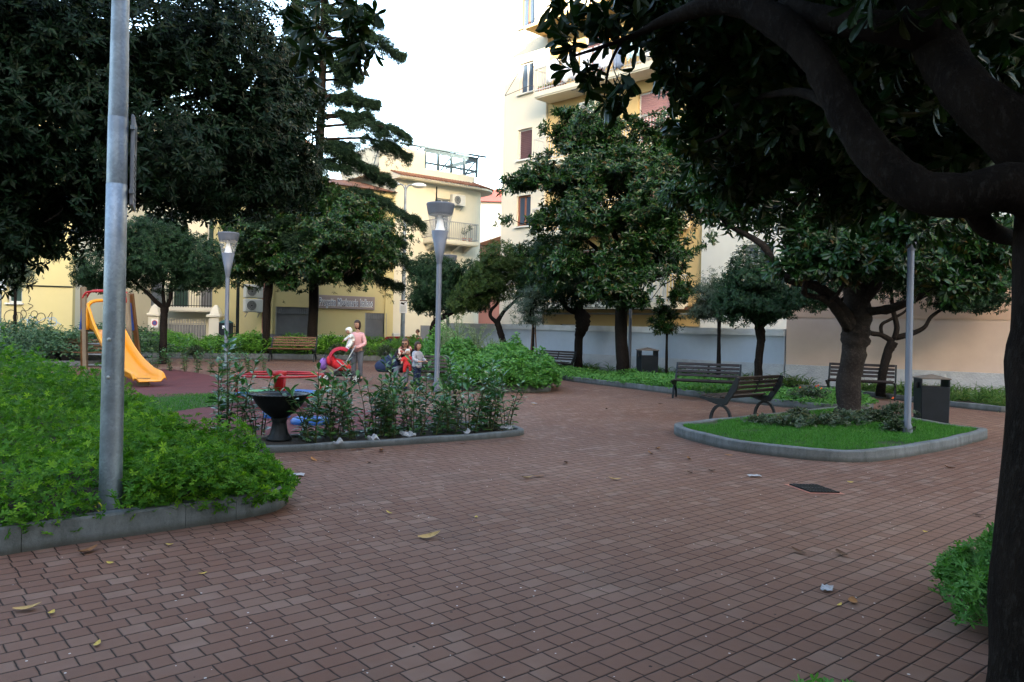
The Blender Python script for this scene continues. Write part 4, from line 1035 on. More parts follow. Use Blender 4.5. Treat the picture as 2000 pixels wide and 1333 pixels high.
# gate posts and gate
for px, lab in ((302, "white stone gate post with ornate top, left of the grey gate"), (420, "white stone gate post with ornate top, right of the grey gate")):
    g = GX(px, 41, -.45); r = thing("gate_post", tuple(g), lab, "gate post", "white gate posts")
    mb = MB(); mb.box((0, 0, 1.1), (.55, .55, 2.2), bev=.02); mb.build("shaft", M_white, r)
    mb = MB(); mb.box((0, 0, 2.28), (.75, .75, .14), bev=.02); mb.box((0, 0, 2.5), (.5, .5, .3), taper=.7); mb.box((0, 0, 2.75), (.34, .34, .2), taper=.3); mb.build("cap", M_white, r)
a = GX(312, 41, -.45); b = GX(410, 41, -.45); r = thing("metal_gate", tuple((a+b)/2), "grey sheet metal gate between the two white gate posts", "gate"); wd = (b-a).length
mb = MB(); mb.box((0, 0, .95), (wd-.5, .04, 1.7)); mb.build("panel", M_shut, r)
mb = MB()
for i in range(15): x = -wd/2+.3+(wd-.6)*i/14; mb.bar((x, -.04, .05), (x, -.04, 2.1), .035, .035, up=(1, 0, 0))
mb.bar((-wd/2+.25, -.04, 1.85), (wd/2-.25, -.04, 1.85), .05); mb.build("bars", M_rail, r)
r = thing("street_fence", tuple(GX(466, 40, -.45)), "dark iron railing between the gate post and the yellow building", "fence")
mb = MB()
for i in range(14): mb.bar((-1.0+i*.15, 0, 0), (-1.0+i*.15, 0, 1.9), .025, .025, up=(1, 0, 0))
mb.bar((-1, 0, 1.75), (1, 0, 1.75), .04); mb.bar((-1, 0, .2), (1, 0, .2), .04); mb.build("bars", M_iron, r)

# ---- buildings behind the viewer; they keep the square in shade as in the photograph
r = thing("rear_apartment_block", (0, -42, 0), "long apartment block on the near side of the square, behind the viewpoint", "apartment block")
mb = MB(); mb.box((0, -6, 13.8), (150, 12, 28.6)); mb.build("wall", M_cream, r)
mb = MB(); mb.box((0, -6, 28.25), (151, 13, .35)); mb.build("roof", M_tile, r)
mb = MB(); mb.box((-30.5, -6, 33), (88, 11.5, 9.2)); mb.build("upper_storeys", M_cream, r)

# ================================================================== TREES
B = lambda px, Y, z=.1: tuple(GX(px, Y, z))
# huge dark evergreen, upper left (trunk stands outside the frame)
make_tree("evergreen_tree", B(-330, 9.5, .1), "huge dark evergreen whose crown fills the upper left behind the steel pole",
    [tp(-330, 1000, 9.5, 70), tp(-300, 700, 9.5, 60), tp(-240, 520, 9.5, 52)],
    [pb(-60, 60, 8.5, 190, 190, 1.2), pb(-40, 330, 8.5, 170, 150, 1.2), pb(90, 150, 9, 170, 190, 1.2), pb(90, 370, 9.3, 150, 120, 1.1), pb(280, 80, 10, 170, 150, 1.3),
     pb(300, 290, 10, 190, 130, 1.3), pb(440, 110, 11, 130, 150, 1.2), pb(470, 280, 11, 140, 120, 1.1), pb(540, 340, 11.5, 80, 75, .8, 1.2), pb(400, 380, 11, 120, 55, .8), pb(560, 200, 12, 60, 110, .8),
     pb(180, 420, 9.6, 90, 50, .7), pb(-80, 480, 8.6, 130, 80, .8), pb(20, 450, 9, 100, 60, .7)],
    L_pitt, 15000, 9, .115, .034, M_bark, 'hi', gap=-.7, gapf=1.5, inner=.3, seed=3,
    limbs=[[tp(-240, 520, 9.5, 52), tp(-60, 420, 9.4, 44), tp(120, 380, 9.6, 34), tp(330, 330, 10.2, 20)], [tp(-240, 520, 9.5, 50), tp(-140, 300, 9, 40), tp(60, 120, 9.3, 24)], [tp(-60, 420, 9.4, 30), tp(150, 250, 10, 20), tp(420, 180, 11, 12)]])
# foreground magnolia on the right
def drop_branches(rg, b0):
    out = []
    for px, py, Y, rx, ry, nn in ((1120, 30, 5.4, 60, 35, 9), (1180, 60, 5.5, 70, 50, 11), (1105, 110, 5.3, 25, 40, 4), (1150, 150, 5.4, 20, 40, 5), (1205, 190, 5.3, 30, 40, 9), (1285, 50, 5.6, 60, 70, 30), (1240, 8, 5.6, 100, 20, 12), (1300, 130, 5.8, 30, 60, 12), (610, 90, 6.5, 34, 60, 14), (690, 40, 6.5, 50, 40, 12), (700, 110, 6.6, 35, 25, 10), (590, 30, 6.6, 40, 30, 10)):
        q = rg.normal(size=(nn, 3)); q = q/np.linalg.norm(q, axis=1)[:, None]*rg.uniform(.2, 1, (nn, 1)); c = np.array(P(px, py, Y))-b0
        p = c+q*np.array([rx*Y/F, .3, ry*Y/F]); A = q*.4+rg.normal(0, .5, (nn, 3))+np.array([-.2, 0, -.5]); out.append(rosettes(p, A, 7, .17, .056, (15, 75), 'ob', .1, .3, rg))
    return out
make_tree("magnolia_tree", B(2075, 3.55, .03), "big magnolia in the right foreground with dark leaning trunk and thick twisting limbs overhead",
    [tp(2088, 1500, 3.55, 285), tp(2070, 1333, 3.55, 250), tp(2078, 1100, 3.55, 228), tp(2086, 850, 3.6, 218), tp(2092, 650, 3.65, 195), tp(2092, 500, 3.7, 190), tp(2100, 360, 3.75, 190), tp(2100, 150, 3.8, 170)],
    [pb(1400, 60, 6, 100, 100, .9), pb(1440, 210, 6.6, 130, 110, 1.0), pb(1560, 60, 6.5, 170, 110, 1.2), pb(1560, 260, 7.4, 130, 110, 1.0), pb(1760, 40, 7, 200, 110, 1.6), pb(1800, 200, 7.5, 180, 120, 1.2),
     pb(1960, 120, 7, 150, 150, 1.4), pb(1950, 300, 7.6, 120, 110, 1.0), pb(1700, 340, 6.4, 90, 90, .8), pb(1850, 290, 6, 110, 80, .9), pb(1620, 180, 5.6, 110, 110, .8), pb(1780, 130, 5.6, 120, 90, .8), pb(1460, 330, 7.5, 90, 50, .7),
     pb(1650, -260, 5, 420, 230, 2.2, .5), pb(1950, -260, 4, 450, 300, 2.4, .5), ((1.6, 2.4, 5.6), (3.6, 3.0, 1.1), .6)],  # last blob: unseen crown added above the frame to shade the near paving
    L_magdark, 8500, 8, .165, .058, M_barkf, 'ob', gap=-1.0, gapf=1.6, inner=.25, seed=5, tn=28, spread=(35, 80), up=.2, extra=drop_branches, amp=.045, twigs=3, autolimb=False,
    limbs=[[tp(2095, 420, 3.72, 130), tp(1985, 368, 3.7, 98), tp(1880, 382, 3.75, 86), tp(1790, 370, 3.85, 82), tp(1705, 300, 4.0, 74), tp(1640, 200, 4.15, 66), tp(1588, 110, 4.3, 60), tp(1520, 45, 4.5, 66), tp(1420, 5, 4.8, 46), tp(1300, 40, 5.2, 22), tp(1230, 75, 5.4, 10)],
           [tp(2100, 360, 3.75, 150), tp(2000, 270, 3.8, 130), tp(1900, 190, 3.9, 96), tp(1840, 110, 4.1, 88), tp(1800, 20, 4.3, 84), tp(1780, -80, 4.5, 90)],
           [tp(1830, 70, 4.1, 70), tp(1720, 52, 4.2, 62), tp(1620, 40, 4.4, 52), tp(1530, 10, 4.7, 34)],
           [tp(1900, 405, 3.85, 46), tp(1925, 445, 3.9, 38), tp(1990, 468, 4.1, 30), tp(2100, 470, 4.3, 20)],
           [tp(1640, 215, 4.15, 26), tp(1560, 180, 4.9, 18), tp(1480, 190, 5.8, 12)], [tp(1300, 40, 5.2, 12), tp(1215, 78, 5.35, 9), tp(1120, 110, 5.3, 5)], [tp(1215, 78, 5.35, 7), tp(1190, 130, 5.4, 5), tp(1180, 190, 5.3, 3)]])
def shade_tree(x, y, label, seed, cr):  # unseen tree added behind the camera so its canopy darkens the foreground
    make_tree("magnolia_tree", (x, y, 0), label, [((x, y, -.1), .3), ((x, y, 1.5), .24), ((x+.2, y, 3.0), .22)],
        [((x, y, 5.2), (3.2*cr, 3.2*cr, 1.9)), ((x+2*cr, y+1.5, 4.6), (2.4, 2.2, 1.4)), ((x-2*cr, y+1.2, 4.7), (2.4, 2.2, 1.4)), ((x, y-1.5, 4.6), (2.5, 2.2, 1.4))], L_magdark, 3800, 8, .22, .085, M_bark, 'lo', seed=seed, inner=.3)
shade_tree(3.8, -3.2, "unseen magnolia added behind the viewpoint on the right to shade the foreground", 301, 1.15)
shade_tree(-3.2, -4.4, "unseen magnolia added behind the viewpoint on the left to shade the foreground", 302, 1.0)
# magnolia on the island
def isl_leaves(rg, b0):
    out = []
    for px, py, Y, rx, ry, nn in ((1630, 500, 12.6, 90, 50, 130), (1740, 510, 12.6, 110, 40, 130), (1850, 560, 12.8, 70, 35, 60), (1900, 500, 12.8, 70, 40, 70), (1540, 520, 12.8, 45, 30, 26), (1775, 435, 11.3, 80, 50, 130)):
        q = rg.normal(size=(nn, 3)); q = q/np.linalg.norm(q, axis=1)[:, None]*rg.uniform(.2, 1, (nn, 1)); c = np.array(P(px, py, Y))-b0
        out.append(rosettes(c+q*np.array([rx*Y/F, .5, ry*Y/F]), q*.5+rg.normal(0, .3, (nn, 3))+[0, -.2, .4], 9, .19, .065, (40, 90), 'ob', .12, .4, rg))
    return out
make_tree("magnolia_tree", B(1655, 14.0, .11), "magnolia with stout knotted trunk standing on the grass island",
    [tp(1652, 824, 14, 54), tp(1656, 790, 14, 44), tp(1660, 740, 14, 43), tp(1668, 690, 14, 46), tp(1674, 650, 14, 56), tp(1674, 615, 14, 52), tp(1672, 560, 14, 42), tp(1672, 480, 14.1, 32), tp(1680, 380, 14.2, 20)],
    [pb(1430, 385, 13.6, 85, 48, 1.0), pb(1500, 330, 14, 130, 90, 1.3), pb(1430, 300, 14.5, 100, 80, 1), pb(1620, 400, 14, 130, 95, 1.4), pb(1780, 420, 13.6, 130, 80, 1.3), pb(1900, 470, 13.4, 90, 60, 1.0), pb(1595, 480, 13.2, 80, 46, .9), pb(1700, 280, 15, 200, 120, 1.6), pb(1680, 500, 13.0, 130, 42, .8), pb(1880, 540, 13, 60, 38, .6), pb(1900, 360, 14.5, 140, 90, 1.2), pb(1330, 380, 14.2, 40, 30, .6)],
    L_mag, 6800, 9, .17, .06, M_bark2, 'lo', gap=-.4, gapf=1.5, rough=.3, seed=8, tn=16, extra=isl_leaves, amp=.09, spread=(40, 85), inner=.3,
    limbs=[[tp(1668, 650, 14, 34), tp(1640, 600, 13.8, 26), tp(1595, 560, 13.6, 20), tp(1530, 540, 13.4, 17), tp(1490, 480, 13.4, 14), tp(1420, 440, 13.5, 8)], [tp(1690, 610, 13.9, 20), tp(1740, 603, 13.6, 17), tp(1790, 582, 13.4, 14), tp(1840, 560, 13.2, 9), tp(1890, 530, 13.1, 5)],
           [tp(1672, 600, 14, 28), tp(1710, 560, 13.8, 22), tp(1740, 500, 13.7, 14), tp(1800, 420, 13.8, 8)], [tp(1668, 580, 14, 26), tp(1630, 500, 14, 18), tp(1560, 400, 14.2, 10)], [tp(1658, 640, 13.9, 24), tp(1618, 590, 13.6, 15), tp(1570, 575, 13.3, 8)]])
# magnolia in front of the tall block
make_tree("magnolia_tree", B(1216, 24.8), "tall spreading magnolia in front of the apartment block, beside the thin lamp post",
    [tp(1218, 748, 24.8, 28), tp(1216, 700, 24.8, 25), tp(1213, 640, 24.8, 24), tp(1216, 590, 24.8, 25), tp(1222, 520, 24.8, 22), tp(1225, 440, 24.8, 16), tp(1220, 350, 24.8, 10), tp(1180, 260, 24.8, 5)],
    [pb(1030, 350, 24, 50, 24, .8), pb(1090, 340, 24.3, 70, 40, 1), pb(1030, 430, 24, 45, 20, .6), pb(1110, 270, 24.6, 55, 36, .8), pb(1130, 225, 24.8, 42, 20, .6), pb(1190, 260, 24.6, 70, 48, 1), pb(1270, 290, 24.5, 90, 60, 1.2), pb(1200, 350, 24, 100, 60, 1.4), pb(1320, 380, 24.5, 90, 70, 1.3), pb(1130, 420, 24, 90, 55, 1.2), pb(1250, 440, 24, 110, 60, 1.4), pb(1120, 500, 23.8, 85, 50, 1.1), pb(1220, 530, 23.6, 100, 45, 1), pb(1305, 470, 24, 58, 50, 1), pb(1290, 560, 23.8, 55, 35, .7), pb(1150, 560, 23.8, 60, 26, .6), pb(1370, 330, 24.6, 60, 60, 1), pb(1240, 585, 23.8, 60, 14, .4)],
    L_mag, 9000, 9, .2, .072, M_bark, 'lo', gap=-.15, gapf=1.5, rough=.38, seed=11, spread=(40, 85), inner=.3,
    limbs=[[tp(1220, 530, 24.8, 16), tp(1250, 490, 24.4, 12), tp(1300, 470, 24.3, 8), tp(1340, 490, 24.1, 4)], [tp(1218, 560, 24.8, 14), tp(1180, 500, 24.5, 10), tp(1120, 450, 24.2, 6)], [tp(1222, 520, 24.8, 12), tp(1180, 420, 24.6, 9), tp(1090, 350, 24.4, 5)], [tp(1224, 480, 24.8, 12), tp(1280, 400, 24.6, 8), tp(1330, 360, 24.5, 5)]])
# lumpy pollarded tree next to it
make_tree("evergreen_tree", B(1128, 27.4), "dark trunk with a round burl below the crown, behind the two-tone bench by the wall",
    [tp(1128, 735, 27.4, 17), tp(1130, 690, 27.4, 16), tp(1131, 660, 27.4, 16), tp(1137, 640, 27.3, 26), tp(1138, 622, 27.3, 32), tp(1130, 606, 27.4, 20), tp(1136, 590, 27.4, 12), tp(1150, 575, 27.4, 8)],
    [pb(1060, 560, 27, 55, 45, 1.0), pb(1110, 540, 27, 60, 50, 1.1), pb(1060, 500, 27, 45, 40, .8), pb(1150, 570, 27, 45, 28, .8)],
    L_round, 3600, 8, .11, .035, M_bark, 'lo', seed=12, gap=-.9,
    limbs=[[tp(1128, 612, 27.4, 12), tp(1110, 604, 27.3, 10), tp(1100, 592, 27.2, 8)]])
# dark round tree on the alley side
make_tree("evergreen_tree", B(838, 31.5, .2), "dark round evergreen behind the tall lamp posts, left of the wall",
    [tp(838, 700, 31.5, 15), tp(845, 650, 31.5, 14), tp(852, 628, 31.5, 13), tp(880, 612, 31.3, 9), tp(905, 598, 31.2, 6)],
    [pb(846, 560, 31.5, 44, 50, 1.4), pb(880, 570, 31.5, 55, 50, 1.4), pb(855, 530, 31.5, 60, 32, 1.2), pb(822, 585, 31.3, 24, 28, .8), pb(925, 545, 31.2, 32, 40, .9), pb(930, 590, 31, 28, 22, .6)],
    L_round, 5200, 8, .13, .035, M_bark, 'lo', seed=13, gap=-1.2, rough=.12)
make_tree("evergreen_tree", B(985, 29.0, .2), "forked tree with yellowish green crown against the left end of the grey wall",
    [tp(987, 716, 29, 14), tp(982, 670, 29, 13), tp(976, 645, 29, 12), tp(970, 628, 29, 13)],
    [pb(930, 560, 29, 36, 34, .9), pb(985, 510, 29, 55, 32, 1.1), pb(1020, 530, 29, 38, 42, .9), pb(960, 550, 29, 45, 36, .9), pb(900, 590, 28.8, 28, 24, .6), pb(1050, 560, 28.8, 28, 34, .7)],
    L_yg, 4600, 8, .12, .034, M_bark, 'lo', seed=14, gap=-.8,
    limbs=[[tp(970, 630, 29, 9), tp(958, 618, 29, 7), tp(960, 605, 29, 7), tp(972, 590, 29, 5), tp(965, 560, 29, 4)], [tp(972, 628, 29, 9), tp(985, 608, 29, 7), tp(1000, 594, 29, 6), tp(1012, 580, 29, 4)]])
def young(name, px, Y, label, blobs, leaf, n, L, W, seed, top, stakes=False, kind='lo', bark=None, m=8, w=6):
    t = make_tree(name, B(px, Y), label, [tp(px, 636+(H/Y*F)+(px-1000)*.0205, Y, w), tp(px+1, (top+700)/2+20, Y, w*.9), tp(px+2, top, Y, w*.7)], blobs, leaf, n, m, L, W, bark or M_bark, kind, seed=seed, tn=8, twigs=6, inner=.15, rough=.3, twr=.006)
    if stakes:
        mb = MB(); mb.tube([(.16, 0, -.1), (.05, 0, 1.75)], .022, 6); mb.tube([(-.1, .1, -.1), (-.02, .02, 1.75)], .022, 6); mb.tube([(.07, -.03, 1.3), (-.06, .03, 1.3)], .015, 5); mb.build("stake", M_slatb, t)
    return t
young("oleander_tree", 1040, 26.5, "young grey green oleander held by two stakes in front of the grey wall", [pb(1030, 600, 26.5, 34, 32, .6), pb(1045, 570, 26.5, 26, 26, .5), pb(1038, 625, 26.5, 28, 14, .4)], L_olea, 700, .13, .02, 21, 640, True)
young("young_magnolia", 1301, 24.3, "small young magnolia with thin bare stem right of the bin", [pb(1300, 612, 24.3, 24, 20, .4), pb(1302, 640, 24.3, 26, 16, .4), pb(1285, 630, 24.2, 16, 12, .3)], L_mag, 230, .15, .05, 22, 640)
young("oleander_tree", 1403, 23.6, "slim olive green oleander tree with feathery shoots behind the dark blue bench", [pb(1385, 575, 23.6, 42, 32, .7), pb(1370, 610, 23.6, 32, 22, .5), pb(1410, 560, 23.5, 30, 26, .5), pb(1400, 600, 23.5, 30, 30, .5)], L_olea, 1100, .14, .022, 23, 620, w=9)
make_tree("evergreen_tree", B(1480, 21.6), "compact rounded evergreen on a straight trunk at the join of the two walls",
    [tp(1481, 755, 21.6, 18), tp(1482, 700, 21.6, 15), tp(1486, 670, 21.6, 15), tp(1484, 645, 21.6, 20), tp(1480, 620, 21.6, 12)],
    [pb(1470, 545, 21.6, 60, 50, 1), pb(1520, 590, 21.5, 50, 45, .9), pb(1440, 590, 21.5, 45, 36, .8), pb(1490, 600, 21.4, 60, 36, .9), pb(1550, 580, 21.5, 36, 34, .7)],
    L_round, 4200, 8, .11, .035, M_bark, 'lo', seed=15, gap=-1.0,
    limbs=[[tp(1484, 640, 21.6, 10), tp(1465, 620, 21.5, 8), tp(1440, 605, 21.5, 5)], [tp(1486, 640, 21.6, 10), tp(1505, 622, 21.5, 8), tp(1530, 605, 21.5, 5)]])
make_tree("evergreen_tree", B(1722, 19.6), "broad evergreen with dark crooked branches before the beige wall",
    [tp(1720, 775, 19.6, 18), tp(1724, 730, 19.6, 16), tp(1734, 690, 19.6, 17), tp(1744, 668, 19.6, 20)],
    [pb(1620, 530, 19.6, 70, 45, 1.1), pb(1720, 520, 19.6, 90, 50, 1.3), pb(1820, 540, 19.6, 90, 50, 1.2), pb(1910, 560, 19.4, 70, 45, 1), pb(1930, 520, 19.5, 55, 45, .8), pb(1760, 480, 19.8, 110, 45, 1.2), pb(1590, 580, 19.4, 45, 24, .6), pb(1870, 590, 19.3, 60, 22, .7), pb(1680, 470, 19.8, 80, 40, 1)],
    L_round, 9000, 8, .10, .034, M_bark, 'lo', seed=16, gap=-1.1, tn=12,
    limbs=[[tp(1744, 668, 19.6, 12), tp(1722, 655, 19.6, 10), tp(1700, 650, 19.6, 9), tp(1692, 632, 19.6, 7), tp(1700, 600, 19.6, 6), tp(1680, 560, 19.6, 4)], [tp(1746, 664, 19.6, 12), tp(1752, 640, 19.6, 11), tp(1745, 610, 19.6, 9), tp(1742, 580, 19.6, 6), tp(1740, 540, 19.6, 4)], [tp(1750, 660, 19.6, 12), tp(1780, 652, 19.5, 10), tp(1805, 640, 19.4, 8), tp(1820, 618, 19.4, 7), tp(1850, 598, 19.4, 5)],
           [tp(1722, 655, 19.6, 8), tp(1722, 635, 19.6, 7), tp(1740, 624, 19.6, 6), tp(1766, 610, 19.6, 5), tp(1780, 590, 19.6, 4)]])
# trees on the playground side
make_tree("evergreen_tree", B(318, 28.2, .15), "round headed evergreen with forked trunk between the slide and the hedge",
    [tp(318, 720, 28.2, 15), tp(319, 660, 28.2, 13), tp(320, 620, 28.2, 13), tp(322, 600, 28.2, 16)],
    [pb(220, 520, 28, 75, 45, 1.4), pb(310, 500, 28, 90, 65, 1.8), pb(390, 510, 28, 60, 55, 1.3), pb(300, 460, 28, 80, 40, 1.4), pb(185, 545, 28, 40, 24, .7), pb(400, 545, 28, 45, 20, .7)],
    L_round, 8500, 8, .12, .034, M_bark, 'lo', seed=17, gap=-1.3, rough=.12,
    limbs=[[tp(320, 602, 28.2, 10), tp(305, 590, 28, 9), tp(285, 570, 28, 7), tp(255, 545, 28, 5)], [tp(324, 602, 28.2, 10), tp(332, 585, 28, 8), tp(335, 560, 28, 6), tp(350, 530, 28, 5)], [tp(322, 600, 28.2, 8), tp(318, 575, 28, 6), tp(320, 540, 28, 4)]])
make_tree("magnolia_tree", B(520, 33.4, .2), "magnolia with brownish glossy crown rising behind the brown bench",
    [tp(521, 720, 33.4, 17), tp(520, 660, 33.4, 15), tp(521, 600, 33.4, 15), tp(526, 550, 33.4, 16), tp(528, 520, 33.3, 12), tp(530, 470, 33.2, 8)],
    [pb(490, 510, 33, 60, 36, 1.4), pb(560, 500, 32.6, 80, 45, 1.6), pb(650, 470, 32, 80, 70, 1.8), pb(720, 480, 32, 60, 50, 1.3), pb(600, 420, 33, 70, 55, 1.5), pb(680, 410, 32.5, 50, 40, 1.2), pb(640, 520, 31.8, 60, 28, 1), pb(735, 505, 31.8, 30, 20, .8), pb(620, 380, 33.5, 45, 34, 1), pb(500, 450, 33.5, 60, 50, 1.4), pb(680, 540, 31.6, 22, 12, .5), pb(560, 550, 31.8, 24, 14, .5)],
    L_mag, 9500, 9, .2, .075, M_bark, 'lo', seed=18, gap=-.45, gapf=1.3, rough=.3, spread=(40, 85),
    limbs=[[tp(526, 540, 33.4, 10), tp(560, 520, 33, 8), tp(620, 490, 32.5, 6), tp(700, 480, 32, 4)], [tp(526, 545, 33.4, 9), tp(500, 525, 33.2, 7), tp(470, 510, 33, 4)]])
young("oleander_tree", 28, 26.5, "slender young oleander tree in front of the scribbled yellow wall", [pb(28, 520, 26.5, 30, 36, .6), pb(20, 545, 26.5, 26, 22, .5), pb(45, 530, 26.5, 26, 24, .5)], L_olea, 620, .14, .022, 24, 560, w=7)
young("street_tree", 193, 38, "small round street tree seen between the slide posts", [pb(190, 570, 38, 26, 18, .8), pb(205, 582, 38, 18, 14, .5)], L_round, 420, .14, .05, 25, 600, w=6)
# cedar
def cedar():
    rg = np.random.default_rng(31); Y0 = 34.4; base = np.array(B(606, Y0, .2))
    root = thing("cedar_tree", tuple(base), "tall cedar with layered drooping branches against the sky", "tree")
    mb = MB(); tk = [tp(604, 735, Y0, 26), tp(610, 660, Y0, 20), tp(613, 560, Y0, 19), tp(618, 420, Y0, 18), tp(628, 200, Y0, 16), tp(634, 0, Y0, 13), tp(640, -200, Y0, 8), tp(644, -380, Y0, 3)]
    wobble_tube(mb, [np.array(p)-base for p, r in tk], [r for p, r in tk], 12, 5, .05, 2)
    tz = np.array([p[2] for p, r in tk])-base[2]; txs = np.array([p[0] for p, r in tk])-base[0]
    brs = []
    for px, py in ((790, 105), (745, 42), (740, 205), (800, 268), (770, 352), (828, 438), (800, 300), (705, 150), (760, 395), (812, 520), (785, 560), (730, 75), (700, 20), (560, 130), (575, 60), (720, -40), (690, -90), (550, 230), (755, 250), (735, 330), (790, 470)):
        e = np.array(P(px, py, Y0+rg.uniform(-.6, .6)))-base; brs.append((e, rg.uniform(.25, .8)))
    z = 4.0
    while z < 17.5:
        for q in range(3):
            a = rg.uniform(0, 6.28); Lb = np.interp(z, [4, 10, 17.5], [4.2, 3.4, 1.0])*rg.uniform(.7, 1)
            if math.cos(a) > .5: Lb *= .55
            e = np.array([math.cos(a)*Lb, math.sin(a)*Lb*(.75 if math.sin(a) > 0 else 1), z-.25*Lb]); e[0] += np.interp(z, tz, txs); brs.append((e, .3))
        z += .75
    parts = []
    for e, lift in brs:
        Lh = np.hypot(e[0]-np.interp(e[2], tz, txs), e[1]); s = np.array([np.interp(e[2]+.2, tz, txs), 0, e[2]+.15*Lh-lift*.3])
        mid = (s+e)/2+np.array([0, 0, .18*Lh*lift+.1]); q = s*.25+e*.75+np.array([0, 0, .14*Lh*lift+.06])
        pts = np.array(catmull([s, mid, q, e], 6)); mb.tube(pts, list(np.linspace(.07, .012, len(pts))), 5)
        nn = int(200*Lh)+70; t = rg.uniform(.12, 1, nn)**.8; P_ = np.stack([np.interp(t, np.linspace(0, 1, len(pts)), pts[:, k]) for k in range(3)], 1)
        d = unit((e-s)*[1, 1, 0]); side = np.array([-d[1], d[0], 0]); wv = (.55+.12*Lh)*np.sin(np.clip(t*1.02, 0, 1)*math.pi*.86+.25)
        lat = rg.uniform(-1, 1, nn)*wv
        lump = np.floor(t*7+np.sign(lat)*.5); P_ += side*lat[:, None]+d*(np.abs(lat)*.35)[:, None]+np.array([0, 0, 1])*(-.16*np.abs(lat)-rg.exponential(.09, nn)*(1+.6*np.abs(lat)) - .12*noise(P_, 2.5)).reshape(-1, 1)
        A = d*.7+side*np.sign(lat)[:, None]*.6+rg.normal(0, .3, (nn, 3))+[0, 0, -.35]
        parts.append(rosettes(P_, A, 7, .24, .026, (8, 50), 'lo', .15, .35, rg))
    mb.build("trunk", M_bark, root, True); V, fs = merge(parts); link("crown", npmesh("crown", V, fs), L_cedar, root)
cedar()

# ================================================================== GROUND COVER
const = lambda v: (lambda x, y: np.full(len(x), v))
foliage_mass("geranium_foliage", bedL, .1, lambda x, y: np.clip(.42+.015*(y-6)+.09*(-x-4),   .34, .92), 78000, .072, .08, L_ger, 'lobed', 1, 41, .03, .08, "bright green scented geranium filling the left foreground bed", "geranium", edge=.6, fringe=16000, holes=((GX(215, 6.08).x, 6.08, .13), (GX(213, 5.95).x+.0, 5.93, .12)))
foliage_mass("geranium_foliage", [(-2.75, 6.15), (-2.35, 6.42), (-2.05, 6.8), (-2.1, 7.2), (-2.6, 7.6), (-3.3, 7.4), (-3.2, 6.6)], .1, const(.40), 3200, .072, .08, L_ger, 'lobed', 1, 49, .17, .0, "clump of scented geranium spilling over the rounded tip of the left kerb", "geranium", edge=.3)
foliage_mass("geranium_foliage", [(2.68, 4.3), (2.8, 4.75), (3.2, 5.15), (3.9, 4.9), (3.9, 4.0), (3.1, 3.85)], .0, const(.60), 6500, .06, .08, L_ger2, 'lobed', 1, 42, .2, .0, "green geranium clump beside the foreground trunk", "geranium", edge=.5)
foliage_mass("geranium_foliage", [(.95, 3.2), (1.5, 3.42), (1.9, 3.2), (1.4, 3.0)], .0, const(.22), 260, .07, .07, L_ger2, 'lobed', 1, 43, .04, .1, "few green leaves poking in at the bottom edge of the picture", "geranium", edge=.2)
foliage_mass("geranium_foliage", bedR, .1, lambda x, y: .72+.05*np.clip(y-20, 0, 6), 44000, .075, .075, L_ger2, 'lo', 2, 44, .22, .1, "light green geranium mass in the round cornered bed behind the middle lamp post", "geranium", edge=.7)
foliage_mass("hedge_foliage", [p for p in bedF], .18, lambda x, y: np.full(len(x), .60), 42000, .10, .07, L_hedge, 'lo', 2, 45, .0, .15, "long bright green hedge between the square and the street", "hedge", edge=.3)
foliage_mass("hedge_foliage", bedG, .15, lambda x, y: .85+.0*x, 16000, .13, .06, leafmat("dark_shrub_leaves", [(.02, .06, .025), (.03, .08, .03), (.04, .09, .03)], .5, .1), 'lo', 2, 46, .1, .2, "darker green shrubs beneath the scribbled yellow wall", "shrubs", edge=.5)
foliage_mass("ground_cover", isl2, .12, lambda x, y: .16+.05*np.sin(x*1.7), 9000, .09, .05, L_ger2, 'lo', 2, 47, .02, .1, "low green ground cover with yellow flowers in the long middle strip", "ground cover", edge=.3)
rg = np.random.default_rng(50)
pw = sample(offset(kW, .25), 520, rg); pw = pw[pw[:, 1] < 29]
V, fs = tufts(np.c_[pw, np.full(len(pw), .12)], 26, .42, .022, rg); tag(link("ground_cover", npmesh("ground_cover", V, fs), L_tuft), "strappy green tufts along the foot of the walls", "ground cover", kind='stuff')
V, fs = blades(offset(kI, .15), 52000, .055, .006, rg, .11); tag(link("grass", npmesh("grass", V, fs), L_grass), "short green grass of the kerbed island", "grass", kind='stuff')
V, fs = blades(offset(kI2, .13), 12000, .07, .008, rg, .11); tag(link("grass", npmesh("grass", V, fs), L_grass), "grass of the long middle strip", "grass", kind='stuff')
V, fs = blades(lawnM, 9000, .06, .009, rg, .0); tag(link("grass", npmesh("grass", V, fs), L_grass), "thin grass beside the rubber play surface", "grass", kind='stuff')
V, fs = blades(offset(kF, .1), 9000, .14, .012, rg, .2); tag(link("grass", npmesh("grass", V, fs), L_tuft), "grass at the foot of the long hedge", "grass", kind='stuff')
